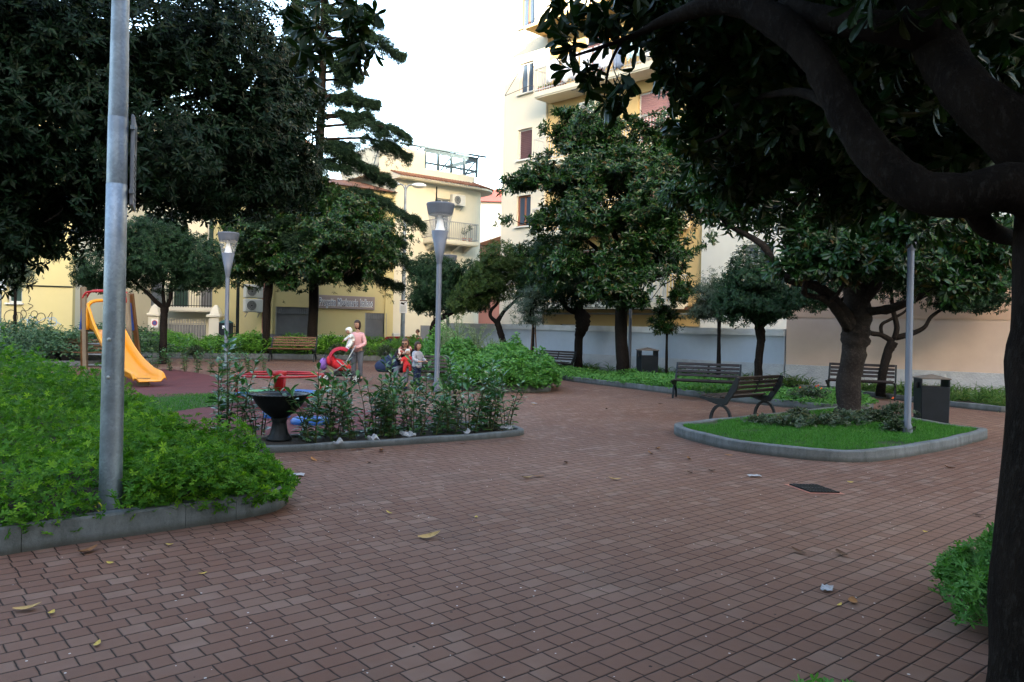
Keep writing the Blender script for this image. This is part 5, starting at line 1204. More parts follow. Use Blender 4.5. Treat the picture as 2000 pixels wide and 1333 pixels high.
# low rose bushes on the island
def bush(name, base, rx, ry, h, n, L, W, leaf, label, cat="rose bush", group=None, flowers=None, seed=1):
    rg = np.random.default_rng(seed); r = thing(name, base, label, cat, group)
    mb = MB(); 
    for k in range(7):
        a = rg.uniform(0, 6.28); q = rg.uniform(.3, .9); mb.tube(catmull([(0, 0, -.03), (math.cos(a)*rx*q*.4, math.sin(a)*ry*q*.4, h*.6), (math.cos(a)*rx*q, math.sin(a)*ry*q, h*rg.uniform(.8, 1.1))], 4), .006, 4)
    mb.build("stems", M_stem, r); p = rg.normal(0, .42, (n, 3)); p = p*[rx, ry, 0]+np.c_[np.zeros((n, 2)), h*rg.uniform(.12, 1, n)**.7*(1-.3*np.hypot(p[:, 0], p[:, 1]))]
    V, fs = rosettes(p, rg.normal(0, .5, (n, 3))+[0, 0, 1], 5, L, W, (40, 100), 'lo', .1, .3, rg); link("leaves", npmesh("leaves", V, fs), leaf, r)
    if flowers:
        f = MB()
        for k in range(flowers[1]):
            c = Vector((rg.normal(0, .4)*rx, rg.normal(0, .4)*ry, h*rg.uniform(.8, 1.15))); f.sphere(c, (.018, .018, .013), 7, 4); f.sphere(c+Vector((.01, 0, .012)), (.016, .02, .016), 6, 4)
        f.build("flowers", flowers[0], r)
    return r
M_fl = surf("orange_petals", (.75, .12, .03), .7, bump=0); M_fly = surf("yellow_petals", (.8, .5, .03), .7, bump=0)
for i, (px, Y, rx, h) in enumerate(((1490, 12.9, .35, .16), (1545, 12.5, .42, .20), (1605, 12.7, .42, .22), (1650, 12.9, .4, .28), (1700, 13.4, .3, .25), (1745, 13.2, .3, .40), (1750, 12.1, .22, .22), (1560, 13.8, .22, .2))):
    bush("rose_bush", B(px, Y, .11), rx, rx*.8, h, 230, .05, .03, L_rose, ["sparse rose bush with an orange flower, nearest the left tip of the grass island", "low flowerless rose bush, second from the left on the grass island", "wide low rose bush in the middle of the grass island", "rose bush just in front of the island magnolia trunk", "rose bush to the right of the island magnolia trunk", "tallest rose bush, with an orange flower, between island trunk and lamp post", "small rose bush at the foot of the island lamp post", "rose bush at the back edge of the grass island"][i], group="rose bushes on the grass island", flowers=(M_fl, 1) if i in (0, 5) else None, seed=60+i)
bush("rose_bush", B(1580, 17.2, .1), .5, .4, .35, 260, .06, .03, L_rose, "rose bush in the long strip behind the island", flowers=(M_fl, 4), seed=71)
# laurel shrubs of the middle bed
def laurel(seed, h, nst):
    rg = np.random.default_rng(seed); root = thing("laurel_shrub", (0, 0, 0), "", "shrub")
    mb = MB(); Pp = []; Dd = []
    for k in range(nst):
        a = rg.uniform(0, 6.28); r0 = rg.uniform(.0, .1); hh = h*rg.uniform(.6, 1.08); lean = rg.uniform(.05, .38)
        pts = np.array(catmull([(math.cos(a)*r0, math.sin(a)*r0, -.04), (math.cos(a)*(r0+lean*.3), math.sin(a)*(r0+lean*.3), hh*.5), (math.cos(a)*(r0+lean)+rg.normal(0, .03), math.sin(a)*(r0+lean)+rg.normal(0, .03), hh)], 5))
        mb.tube(pts, list(np.linspace(.009, .004, len(pts))), 5)
        m = int(hh*34); t = np.linspace(.1, 1, m); p = np.stack([np.interp(t, np.linspace(0, 1, len(pts)), pts[:, q]) for q in range(3)], 1)
        ph = np.arange(m)*2.4+rg.uniform(0, 6); up = np.interp(t, [0, .85, 1], [.25, .4, 1.3]); d = np.c_[np.cos(ph), np.sin(ph), up+rg.normal(0, .2, m)]
        Pp.append(p); Dd.append(d)
    mb.build("stems", M_stem, root); p = np.concatenate(Pp); d = np.concatenate(Dd); n = len(p)
    V, fs = leaf_geo(p, d, np.c_[rg.normal(0, .3, (n, 2)), np.ones(n)], .155*rg.uniform(.55, 1.2, n), .056*rg.uniform(.8, 1.2, n), 'hi', .1)
    link("leaves", npmesh("leaves", V, fs), L_laur, root); return root
protos = [laurel(80+i, h, ns) for i, (h, ns) in enumerate(((.95, 5), (1.15, 4), (.75, 5), (1.0, 3)))]
rg = np.random.default_rng(90); spots = []
tall = [(442, 10.9, 1), (425, 11.2, 3), (468, 10.6, 1), (505, 10.9, 2), (585, 10.7, 0)]
row = [(px, 9.95+(px-540)/470*1.75+dy) for px, dy in ((612, .2), (634, .55), (655, .25), (672, .6), (695, .2), (715, .5), (733, .3), (752, .6), (772, .2), (790, .55), (808, .3), (826, .7), (845, .25), (863, .6), (880, .3), (897, .9), (915, .3), (932, .7), (950, .35), (968, .6), (985, .3), (645, .4), (765, .4), (878, .8), (740, .8), (815, .9), (850, 1.0), (942, .9))]
for i, (px, Y) in enumerate(row): spots.append((px, Y, i*3 % 4))
used = set()
for i, (px, Y, k) in enumerate(tall+spots):
    o = protos[k] if k not in used else copy_tree(protos[k]); used.add(k)
    o.location = B(px, Y, .03); o.rotation_euler = (0, 0, rg.uniform(0, 6.28)); s = rg.uniform(.85, 1.12)*(1.15 if i < 2 else 1)*(.88 if 745 < px < 850 else 1); o.scale = (s, s, s)
    tag(o, ("tallest laurel shrub left of the black urn, middle of three", "leftmost laurel shrub left of the black urn", "laurel shrub closest to the urn on its left side")[i] if i < 3 else "glossy dark green laurel shrub in the kerbed bed by the playground", "shrub", "tall laurels left of the urn" if i < 3 else "laurel shrubs in the playground bed")
for i, px in enumerate((335, 362, 385, 410, 436, 462, 488, 515, 300)):
    o = copy_tree(protos[i % 4]); o.location = B(px, 24.5-.2*i, .0); s = rg.uniform(.7, .95); o.scale = (s, s, s); o.rotation_euler = (0, 0, i)
    tag(o, "thin laurel seedling in the row behind the slide and the roundabout", "shrub", "small laurels behind the play area")
# pale wild tall weeds at the back of the round cornered bed
for i, (px, Y, h, lab) in enumerate(((895, 23.5, 1.75, "tall pale grey green weed just right of the lamp posts"), (930, 24.5, 1.6, "tall pale weed before the left end of the grey wall"), (960, 24, 1.1, "shorter pale weed near the forked tree"), (870, 22.5, 1.4, "pale leafy weed leaning on the lamp post"))):
    rgw = np.random.default_rng(100+i); r = thing("wild_weed", B(px, Y, .12), lab, "weed"); mb = MB(); ps = []
    for k in range(16):
        a = rgw.uniform(0, 6.28); ln_ = rgw.uniform(.15, .6); pts = np.array(catmull([(0, 0, 0), (math.cos(a)*ln_*.3, math.sin(a)*ln_*.3, h*.6), (math.cos(a)*ln_, math.sin(a)*ln_, h*rgw.uniform(.75, 1.05))], 5)); mb.tube(pts, .005, 4)
        t = rgw.uniform(.3, 1, 26); ps.append(np.stack([np.interp(t, np.linspace(0, 1, len(pts)), pts[:, q]) for q in range(3)], 1))
    mb.build("stems", M_stem, r); p = np.concatenate(ps); V, fs = rosettes(p, rgw.normal(0, .5, (len(p), 3))+[0, 0, .8], 3, .075, .018, (30, 80), 'lo', .1, .2, rgw)
    link("leaves", npmesh("leaves", V, fs), leafmat("pale_weed_leaves_%d" % i, [(.14, .2, .12), (.2, .26, .16), (.1, .16, .08)], .6, .2), r)
for i, (px, Y) in enumerate(((660, 32.2), (700, 31.8), (752, 31.5), (380, 30.5))):
    bush("shrub", B(px, Y, .05 if i == 3 else .2), .45, .4, .6, 260, .09, .035, L_rose, ["reddish shrub behind the pushchair", "reddish leaved shrub behind the standing woman", "shrub left of the seated woman", "reddish shrub at the left end of the hedge"][i], cat="shrub", seed=120+i)

# ================================================================== LAMPS AND POSTS
r = thing("steel_pole", B(215, 6.08, .14), "tall galvanised steel pole in front of the left flower bed with a small sign plate", "pole")
k = 6.08/F/2
mb = MB(); mb.lathe([(42*k, -.1), (41.5*k, .3), (39.5*k, 1.65)], 28); mb.build("lower_shaft", M_galv, r, True)
xz = lambda py: H-(py-636+16)*6.08/F
z1, z2 = xz(395), xz(265)
mb = MB(); mb.lathe([(39.4*k, 1.64), (38*k, z1-.005), (36.5*k, z1-.003), (36.5*k, z1)], 28); mb.build("middle_shaft", M_galv, r, True)
mb = MB(); mb.lathe([(37*k, z1), (36.5*k, z2-.005), (36*k, z2-.003), (36*k, z2)], 28); mb.build("middle_shaft", M_galv, r, True)
mb = MB(); mb.lathe([(35.4*k, z2), (31*k, xz(0)), (24*k, 6.6)], 28); mb.build("upper_shaft", M_galv, r, True)
# sign plate seen almost edge on, on the far right flank of the pole
pr = thing("sign_plate", tuple(Vector(r.location)+Vector((36*k-.012, .12, xz(345)))), "narrow notice plate with round symbol and writing fixed to the steel pole", "sign", rz=R(113))
hp = (430-238)*6.08/F
mb = MB(); mb.box((.12, 0, 0), (.42, .025, hp*.93), bev=.006); mb.build("plate", surf("plate_metal", (.22, .24, .28), .5, .3), pr)
mb = MB(); mb.lathe([(.001, 0), (.1, 0)], 20, (0, 0, 0)); mb.v = [(v[0]+.13, -.015, v[1]+hp*.27) for v in mb.v]; mb.build("symbol", M_iron, pr)
mb = MB()
for i in range(9): mb.box((.13, -.0145, hp*.06-i*hp*.055), (.3-.05*(i % 3), .003, .011))
mb.build("writing", M_iron, pr)
mb = MB()
for z in (.25, -.25): mb.box((-.10, 0, z), (.03, .03, .03))
mb.build("clamp", M_galv, pr)
# service door with two screws
dz = xz(735)
dd = Vector((.09, -.995, 0)).normalized(); mb = MB(); rr = 40.6*k+.001
pts = []
for i in range(9):
    a = math.pi*i/8; pts.append((math.cos(a)*.33, .165+math.sin(a)*.045))
out = [(x, z) for x, z in pts]+[(-x, -z) for x, z in pts]
vs = []; n = len(out)
for q in (rr-.004, rr+.0022):
    for x, z in out: vs.append((math.sin(x+.09)*q, -math.cos(x+.09)*q, dz+z))
mb.add(vs, [[n+i for i in range(n)][::-1]]+[[i, (i+1) % n, n+(i+1) % n, n+i] for i in range(n)]); dr_ = mb.build("service_door", M_galv, r); fix_normals(dr_)
for z in (.145, -.145):
    mb = MB(); mb.lathe([(.001, .008), (.009, .007), (.014, .003), (.016, 0)], 12); m3 = Matrix.Rotation(R(90), 3, 'X')
    mb.v = [tuple(m3 @ Vector(v)+Vector((math.sin(.09)*rr, -math.cos(.09)*rr-.003, dz+z))) for v in mb.v]; mb.build("screw", M_rail, dr_, True)
o = MB().tube(catmull([(-.02, -rr-.004, .0), (-.06, -rr-.02, .06), (-.045, -rr-.025, .1), (-.015, -rr-.02, .07), (-.02, -rr-.01, .03)], 5), .005, 6).build("earth_wire", surf("yellow_green_wire", (.5, .5, .05), .5, bump=0), r, True)

def lamp(px, Y, label, z0=.1, top=4.5, rad=.065, group="grey park lamps", head=True):
    r = thing("park_lamp", B(px, Y, z0), label, "street lamp", group)
    mb = MB(); mb.lathe([(rad*1.5, -.1), (rad*1.5, .1), (rad, .16), (rad, top-1.45), (rad*.8, top-1.4)], 16); mb.build("post", M_lamp, r, True)
    mb = MB(); mb.lathe([(.055, top-1.45), (.07, top-1.36), (.235/1.12, top-.62), (.19, top-.62), (.001, top-.63)], 28); mb.build("lower_cone", M_lamp, r, True)
    mb = MB(); mb.lathe([(.12, top-.62), (.085, top-.45), (.05, top-.3), (.06, top-.22)], 20); mb.build("reflector", M_lampw, r, True)
    mb = MB(); mb.lathe([(.205, top-.615), (.30, top-.22)], 24); mb.build("diffuser", M_clear, r, True)
    mb = MB(); mb.lathe([(.001, top-.24), (.27, top-.24), (.30, top-.2), (.345, top+.02), (.33, top+.05), (.001, top+.07)], 32); mb.build("hood", M_lamp, r)
    return r
lamp(853, 19.0, "nearest grey park lamp with funnel shaped head, standing by the seated woman", top=4.42, rad=.066)
lamp(873, 33.0, "farther grey park lamp just right of the tall lamp post, before the dark round tree", top=4.4)
lamp(441, 25.7, "grey park lamp with funnel head between the round tree and the brown bench", top=4.35)
lamp(1772, 12.0, "slim grey lamp post standing in the grass island, its head lost in the magnolia", z0=.115, top=4.25, rad=.05)
lamp(1229, 25.2, "thin lamp post right beside the tall magnolia trunk", top=4.5, rad=.05)
# street light with camera notice
g = GX(785, 37.6, -.45); r = thing("street_light", tuple(g), "tall double armed street light with a white camera notice by the street", "street light")
zt = P(785, 362, 37.6).z+.45
mb = MB(); mb.lathe([(.12, 0), (.11, 1.5), (.06, zt-.2), (.03, zt)], 12); mb.build("pole", M_galv, r, True)
for sx, sy in ((-1, -.3), (1, .3)):
    mb = MB(); mb.tube(catmull([(0, 0, zt-.3), (.15*sx, .1*sy, zt), (.45*sx, .3*sy, zt+.05)], 4), .03, 6); mb.build("arm", M_galv, r, True)
    mb = MB(); mb.sphere((.62*sx, .45*sy, zt+.02), (.36, .22, .12), 14, 8); mb.build("lamp_head", M_lampw, r, True)
zs = P(787, 599, 37.4).z
sn = thing("camera_notice", (g.x+.03, g.y-.16, zs), "small white video surveillance notice on the street light pole", "sign")
mb = MB(); mb.box((0, 0, 0), (.36, .02, .62)); mb.build("plate", M_lampw, sn)
mb = MB(); mb.box((0, -.013, .28), (.34, .004, .05)); mb.build("header", M_slatb, sn)
mb = MB(); mb.box((-.03, -.013, .14), (.18, .005, .09), Matrix.Rotation(.3, 3, 'Y')); mb.box((.08, -.013, .2), (.1, .0052, .03)); mb.build("camera_symbol", M_iron, sn)
mb = MB()
for i in range(6): mb.box((0, -.012, .02-i*.05), (.27-.04*(i % 2), .003, .015))
mb.build("writing", M_rail, sn)
r = thing("street_light", tuple(GX(462, 37.5, -.45)), "thin dark street pole behind the lamp, left of the stacked air conditioners", "street light")
mb = MB(); mb.lathe([(.09, 0), (.08, 3), (.06, 4.9)], 10); mb.build("pole", M_iron, r, True); mb = MB(); mb.sphere((0, -.1, 5.0), (.14, .3, .1), 12, 8); mb.build("lamp_head", M_rail, r, True)
sp_ = thing("parking_sign", tuple(P(302, 632, 40.4)), "round no parking sign on the white gate post", "sign")
mb = MB(); mb.box((0, 0, 0), (.34, .02, .42)); mb.build("plate", M_lampw, sp_)
mb = MB(); mb.lathe([(.001, 0), (.13, 0)], 20); mb.v = [(v[0], -.0125, v[1]+.02) for v in mb.v]; mb.build("disc", surf("sign_blue_disc", (.05, .12, .4), .5, bump=0), sp_)
mb = MB(); mb.lathe([(.105, 0), (.145, 0)], 24); mb.v = [(v[0], -.014, v[1]+.02) for v in mb.v]; mb.bar((-.08, -.0145, .1), (.08, -.0145, -.06), .03, .002); mb.build("red_ring", surf("sign_red", (.5, .03, .03), .5, bump=0), sp_)
nb = thing("wall_notice", tuple(P(1, 549, 27.0)), "white notice at the very left edge beside the young oleander", "sign")
mb = MB(); mb.box((0, 0, 0), (.4, .02, .62)); mb.build("plate", M_lampw, nb); mb = MB(); mb.tube([(0, .03, -2.9), (0, .03, .3)], .03, 8); mb.build("post", M_galv, nb)

# ================================================================== BENCHES
def make_bench(slat):
    r = thing("park_bench", (0, 0, 0), "", "bench")
    for sx in (-.73, .73):
        mb = MB(); x0, x1 = sx-.022, sx+.022
        arc = [(math.cos(math.pi*i/12)*.235-.03, math.sin(math.pi*i/12)*.31) for i in range(13)]; arci = [(math.cos(math.pi*i/12)*.19-.03, math.sin(math.pi*i/12)*.265) for i in range(13)]
        for i in range(12): mb.plate([arc[i], arc[i+1], arci[i+1], arci[i]], x0, x1)
        f = mb.build("leg", M_iron, r); fix_normals(f)
        mb = MB(); mb.plate([(.40, .425), (.37, .37), (.2, .33), (.05, .285), (-.12, .285), (-.19, .36), (-.27, .58), (-.31, .76), (-.36, .75), (-.385, .56), (-.22, .26), (-.10, .3), (.05, .3)][:0] or [(.42, .43), (.42, .39), (.24, .345), (.06, .30), (-.14, .30), (-.24, .44), (-.36, .60), (-.40, .80), (-.34, .82), (-.20, .56), (-.10, .41), (.2, .41)], x0+.003, x1-.003); f = mb.build("end_frame", M_iron, r); fix_normals(f)
        f.data.polygons[0].use_smooth = False
    for i in range(5):
        y = .37-i*.098; mb = MB(); mb.box((0, y, .432-.012*i*(i < 4)+.006), (1.415, .085, .03), bev=.006); mb.build("seat_slat", slat, r)
    for i in range(4):
        t = i/3; y = -.205-.125*t; z = .535+.255*t; mb = MB(); mb.box((0, y, z), (1.415, .028, .062), Matrix.Rotation(R(24), 3, 'X'), bev=.005); mb.build("back_slat", slat, r)
    mb = MB(); mb.bar((0, -.26, .5), (0, -.375, .80), .05, .006, up=(0, 1, 0)); mb.build("brace", M_iron, r)
    return r
bA = make_bench(M_slat); bB = make_bench(M_slatb)
def place_bench(src, first, x, y, deg, label, sc=1.0):
    o = src if first else copy_tree(src); o.location = (x, y, 0); o.rotation_euler = (0, 0, R(deg)); o.scale = (sc, sc, sc); tag(o, label, "bench", "slatted park benches"); return o
place_bench(bA, True, 4.32, 14.62, 41, "dark slatted bench seen from behind, nearest bench at the edge of the grass island", 1.0)
place_bench(bA, False, 4.62, 18.55, 158, "dark bench facing the camera just behind the nearest bench", 1.02)
place_bench(bA, False, 1.42, 27.0, 139, "small distant bench with pale slats against the grey wall, left of the burl tree", .98)
place_bench(bA, False, 8.75, 19.6, 152, "dark bench behind the island magnolia, in front of the beige wall", 1.05)
place_bench(bA, False, -2.35, 20.15, 186, "bench the woman with sunglasses sits on", 1.0)
place_bench(bB, True, -8.9, 31.9, 184, "brown slatted bench with its back to the long hedge", 1.22)
place_bench(bB, False, GX(158, 26, 0).x, 26.0, 180, "dark brown bench seen through the ladder side of the slide", 1.1)

# ================================================================== BINS, URN
def bin_(loc, rz, label, sc=1.0):
    r = thing("litter_bin", loc, label, "litter bin", "dark litter bins", rz=rz, sc=sc)
    mb = MB(); mb.box((0, 0, .03), (.50, .42, .05), bev=.01); mb.build("base", M_bin, r)
    mb = MB(); mb.box((0, 0, .36), (.46, .38, .64), taper=1.04, bev=.012); mb.build("body", M_bin, r)
    for sx in (-1, 1):
        mb = MB(); mb.box((sx*.228, 0, .73), (.022, .36, .16)); mb.build("side_panel", M_bin, r)
    mb = MB()
    for sx in (-.224, .224):
        for sy in (-.18, .18): mb.box((sx, sy, .745), (.03, .03, .13))
    mb = MB(); mb.box((0, 0, .822), (.50, .42, .024), bev=.005); mb.add([(-.24, -.2, .834), (.24, -.2, .834), (.24, .2, .834), (-.24, .2, .834), (0, 0, .895)], [[0, 1, 4], [1, 2, 4], [2, 3, 4], [3, 0, 4], [3, 2, 1, 0]]); mb.build("lid", surf("bin_lid", (.13, .11, .10), .7, var=.3), r)
    mb = MB(); mb.box((-.262, -.05, .70), (.05, .1, .1), bev=.01); mb.build("ashtray", M_bin, r); return r
g = GX(1818, 14.3, 0); bin_((g.x, 14.3, 0), R(-8), "dark litter bin with sandy pyramid lid standing at the right end of the grass island", 1.03)
g = GX(1255, 25.2, 0); bin_((g.x, 24.4, 0), R(10), "distant dark litter bin between the tall magnolia and the young one", 1.18)
g = GX(421, 33.0, .2); r = thing("dog_waste_bin", (g.x, 34.2, .2), "dark post bin with pointed lid and white label, by the lamp near the gate", "bin")
mb = MB(); mb.box((0, 0, .6), (.06, .06, 1.2)); mb.build("post", M_iron, r); mb = MB(); mb.box((0, -.05, 1.0), (.52, .36, .62), bev=.02); mb.build("body", M_bin, r)
mb = MB(); mb.box((0, -.05, 1.36), (.56, .4, .12), taper=.4); mb.build("lid", surf("green_lid", (.03, .09, .08), .5), r); mb = MB(); mb.box((0, -.235, 1.12), (.2, .008, .13)); mb.build("label", M_lampw, r)
# urn
g = B(545, 10.5, .05); r = thing("urn_planter", g, "black cast urn planter with wide rope edged bowl at the front of the shrub bed", "planter")
M_urn = surf("black_cast_urn", (0.0110, 0.0140, 0.0170), .45, .1, var=.5, scale=10, bump=.3)
mb = MB(); prof = [(.001, 0), (.17, 0), (.17, .03), (.15, .05), (.115, .1), (.095, .19), (.09, .25), (.11, .29), (.1, .31), (.14, .33)]
mb.lathe(prof, 40)
for i, v in enumerate(mb.v):
    a = math.atan2(v[1], v[0]); q = 1+.05*math.sin(a*14+v[2]*30)*(0.04 < v[2] < .28); mb.v[i] = (v[0]*q, v[1]*q, v[2])
mb.build("foot", M_urn, r, True)
mb = MB(); mb.lathe([(.12, .32), (.2, .38), (.28, .46), (.335, .55), (.36, .60), (.375, .615), (.36, .62), (.33, .60), (.27, .52), (.001, .47)], 48)
for i, v in enumerate(mb.v):
    a = math.atan2(v[1], v[0]); q = 1+.012*math.cos(a*24)*(v[2] < .57); mb.v[i] = (v[0]*q, v[1]*q, v[2])
mb.build("bowl", M_urn, r, True)
mb = MB(); n = 130; P_ = [((.385+.004*math.cos(i*2.1))*math.cos(6.2832*i/n), (.385+.004*math.cos(i*2.1))*math.sin(6.2832*i/n), .618+.004*math.sin(i*2.1)) for i in range(n+1)]
mb.tube(P_, .013, 6); mb.build("rope_rim", M_urn, r, True)
mb = MB(); mb.lathe([(.001, .545), (.30, .55)], 30); mb.build("soil", surf("wet_dark_water", (.02, .03, .04), .15, bump=0), r)

# ================================================================== PLAYGROUND
M_orange = surf("orange_plastic", (0.6375, 0.2475, 0.0112), .35, var=.08, scale=2, bump=.02)
M_red = surf("red_paint", (0.2940, 0.0105, 0.0140), .4, var=.15, scale=5, bump=.05)
M_wood = surf("weathered_post_wood", (0.1960, 0.1470, 0.0980), .8, var=.35, scale=5, bump=.3, streak=True)
M_wood2 = surf("orange_stained_wood", (0.1540, 0.0700, 0.0245), .7, var=.3, scale=5, bump=.3, streak=True)
M_bluep = surf("blue_panel", (0.0140, 0.0490, 0.2100), .5, var=.1, bump=.02)
g = GX(205, 21.3, 0); r = thing("slide", (g.x, 21.3, 0), "wooden play slide with orange plastic chute, blue side panels and red top rail", "slide")
def lp(px, py, Y): return P(px, py, Y)-Vector(r.location)
posts = [((lp(189, 740, 20.9), lp(160, 562, 21.3)), M_wood), ((lp(138, 730, 22.6), lp(156, 560, 21.5)), M_wood2), ((lp(262, 735, 20.6), lp(240, 578, 21.1)), M_wood), ((lp(222, 722, 22.4), lp(238, 575, 21.3)), M_wood2)]
posts = [((Vector((-.28, -.45, 0)), Vector((-.62, 0, 2.45))), M_wood), ((Vector((-1.0, .75, 0)), Vector((-.70, .10, 2.45))), M_wood2), ((Vector((.95, -.45, 0)), Vector((.55, 0, 2.3))), M_wood), ((Vector((.62, .75, 0)), Vector((.62, .1, 2.3))), M_wood2)]
for (a, b), m_ in posts: mb = MB(); mb.bar(a, b, .10, .10, up=(0, 1, 0)); mb.build("post", m_, r)
mb = MB(); mb.tube(catmull([(-.62, -.08, 2.12), (-.5, -.1, 2.3), (-.2, -.1, 2.34), (.25, -.1, 2.34), (.5, -.1, 2.28), (.58, -.08, 2.05)], 4), .028, 8); mb.tube(catmull([(-.62, .12, 2.16), (-.5, .14, 2.34), (-.2, .14, 2.38), (.25, .14, 2.38), (.5, .14, 2.3), (.6, .12, 2.1)], 4), .028, 8); mb.build("top_rail", M_red, r, True)
for i in range(4):
    z = .3+i*.30; t = z/2.45; mb = MB(); mb.tube([(-1.0+.3*t, .75-.65*t, z), (.62, .75-.65*t, z)], .02, 8); mb.build("rung", M_rail, r, True)
for x, z0 in ((-.66, 1.3), (.60, 1.3)):
    mb = MB(); mb.plate([(-.10, z0), (.36, z0), (.2, z0+.75), (.02, z0+.75)], x-.015, x+.015); fix_normals(mb.build("side_panel", M_bluep, r))
mb = MB(); mb.box((-.03, .1, 1.28), (1.15, .55, .05)); mb.build("platform", M_wood, r)
# chute: swept trough
dirc = Vector((2.65, -2.75, 0)).normalized(); side = Vector((-dirc.y, dirc.x, 0)); top = Vector((-.12, -.02, 1.30)); 
pf = [(0, 1.30), (.22, 1.27), (.5, 1.08), (1.0, .70), (1.5, .42), (1.95, .25), (2.25, .19), (2.6, .17), (2.75, .14)]
pf = [(a*1.36, b) for a, b in pf]
wall_h = [.72, .48, .34, .30, .27, .25, .22, .18, .08]
cs = catmull([(a, b, h_) for (a, b), h_ in zip(pf, wall_h)], 5); mb = MB(); vs = []; hw = .33
for a, b, h_ in cs:
    o = top+dirc*a; o.z = b
    for s_, z_ in ((-hw-.045, h_-.05), (-hw-.03, h_), (-hw, h_), (-hw+.03, .06), (-hw+.08, .0), (hw-.08, 0), (hw-.03, .06), (hw, h_), (hw+.03, h_), (hw+.045, h_-.05)):
        q = o+side*s_; vs.append((q.x, q.y, b+z_))
fs = []
for i in range(len(cs)-1):
    for k_ in range(9): fs.append([i*10+k_, i*10+k_+1, (i+1)*10+k_+1, (i+1)*10+k_])
mb.add(vs, fs); o = mb.build("chute", M_orange, r, True); md = o.modifiers.new("thickness", 'SOLIDIFY'); md.thickness = .02; md.offset = 0
# hooded entry of the chute
mb = MB(); mb.tube(catmull([top+side*-.33+Vector((0, 0, .0)), top+side*-.33+Vector((0, 0, .62)), top+side*-.16+Vector((0, 0, .78)), top+side*.16+Vector((0, 0, .78)), top+side*.33+Vector((0, 0, .62)), top+side*.33], 5), .045, 8); mb.build("entry_hoop", M_orange, r, True)
e0 = top+dirc*3.3; mb = MB(); mb.bar((e0.x, e0.y, .0), (e0.x, e0.y, .2), .06, .3); mb.build("foot", M_wood, r)
# roundabout
g = GX(545, 15.3, 0); r = thing("roundabout", (g.x, 15.3, 0), "red playground roundabout with ring handrail and blue and green seats", "roundabout")
mb = MB(); n = 48
ring = lambda rad, z: [(rad*math.cos(6.2832*i/n), rad*math.sin(6.2832*i/n), z) for i in range(n+1)]
mb.tube(ring(.83, .60), .022, 8); mb.build("handrail", M_red, r, True)
mb = MB(); mb.tube(ring(.78, .20), .025, 8); mb.build("lower_ring", M_red, r, True)
mb = MB(); mb.lathe([(.09, 0), (.09, .55), (.13, .58), (.13, .66), (.02, .68)], 16, caps=True); mb.build("centre_post", M_red, r, True)
for i in range(4):
    a = i*math.pi/2+.4; mb = MB(); c_, s_ = math.cos(a), math.sin(a); mb.tube([(.09*c_, .09*s_, .61), (.83*c_, .83*s_, .60)], .02, 6); mb.tube([(.83*c_, .83*s_, .6), (.80*c_, .80*s_, .4), (.78*c_, .78*s_, .2)], .018, 6); mb.tube([(.09*c_, .09*s_, .18), (.78*c_, .78*s_, .2)], .025, 6); mb.build("arm", M_red, r, True)
sc_ = [surf("seat_blue", (0.0210, 0.1050, 0.3500), .45, bump=0), surf("seat_green", (0.0350, 0.2800, 0.0840), .45, bump=0)]
for i in range(4):
    mb = MB(); a0 = i*math.pi/2+.15; pts = [(.82*math.cos(a0+1.25*t/8), .82*math.sin(a0+1.25*t/8)) for t in range(9)]+[(.42*math.cos(a0+1.25*t/8), .42*math.sin(a0+1.25*t/8)) for t in range(8, -1, -1)]
    mb.prism(pts, .225, .25); fix_normals(mb.build("seat", sc_[i % 2], r))
g = GX(606, 12.6, .012); r = thing("stepping_disc", (g.x, 12.6, .012), "low blue play disc lying on the rubber surface behind the urn", "play disc"); mb = MB(); mb.lathe([(.3, 0), (.31, .05), (.27, .09), (.001, .1)], 24); mb.build("disc", sc_[0], r, True)
r = thing("play_disc", (g.x-.75, 13.3, .012), "blue play step half hidden by the laurel left of the urn", "play disc"); mb = MB(); mb.lathe([(.22, 0), (.23, .1), (.2, .13), (.001, .14)], 24); mb.build("disc", sc_[0], r, True)

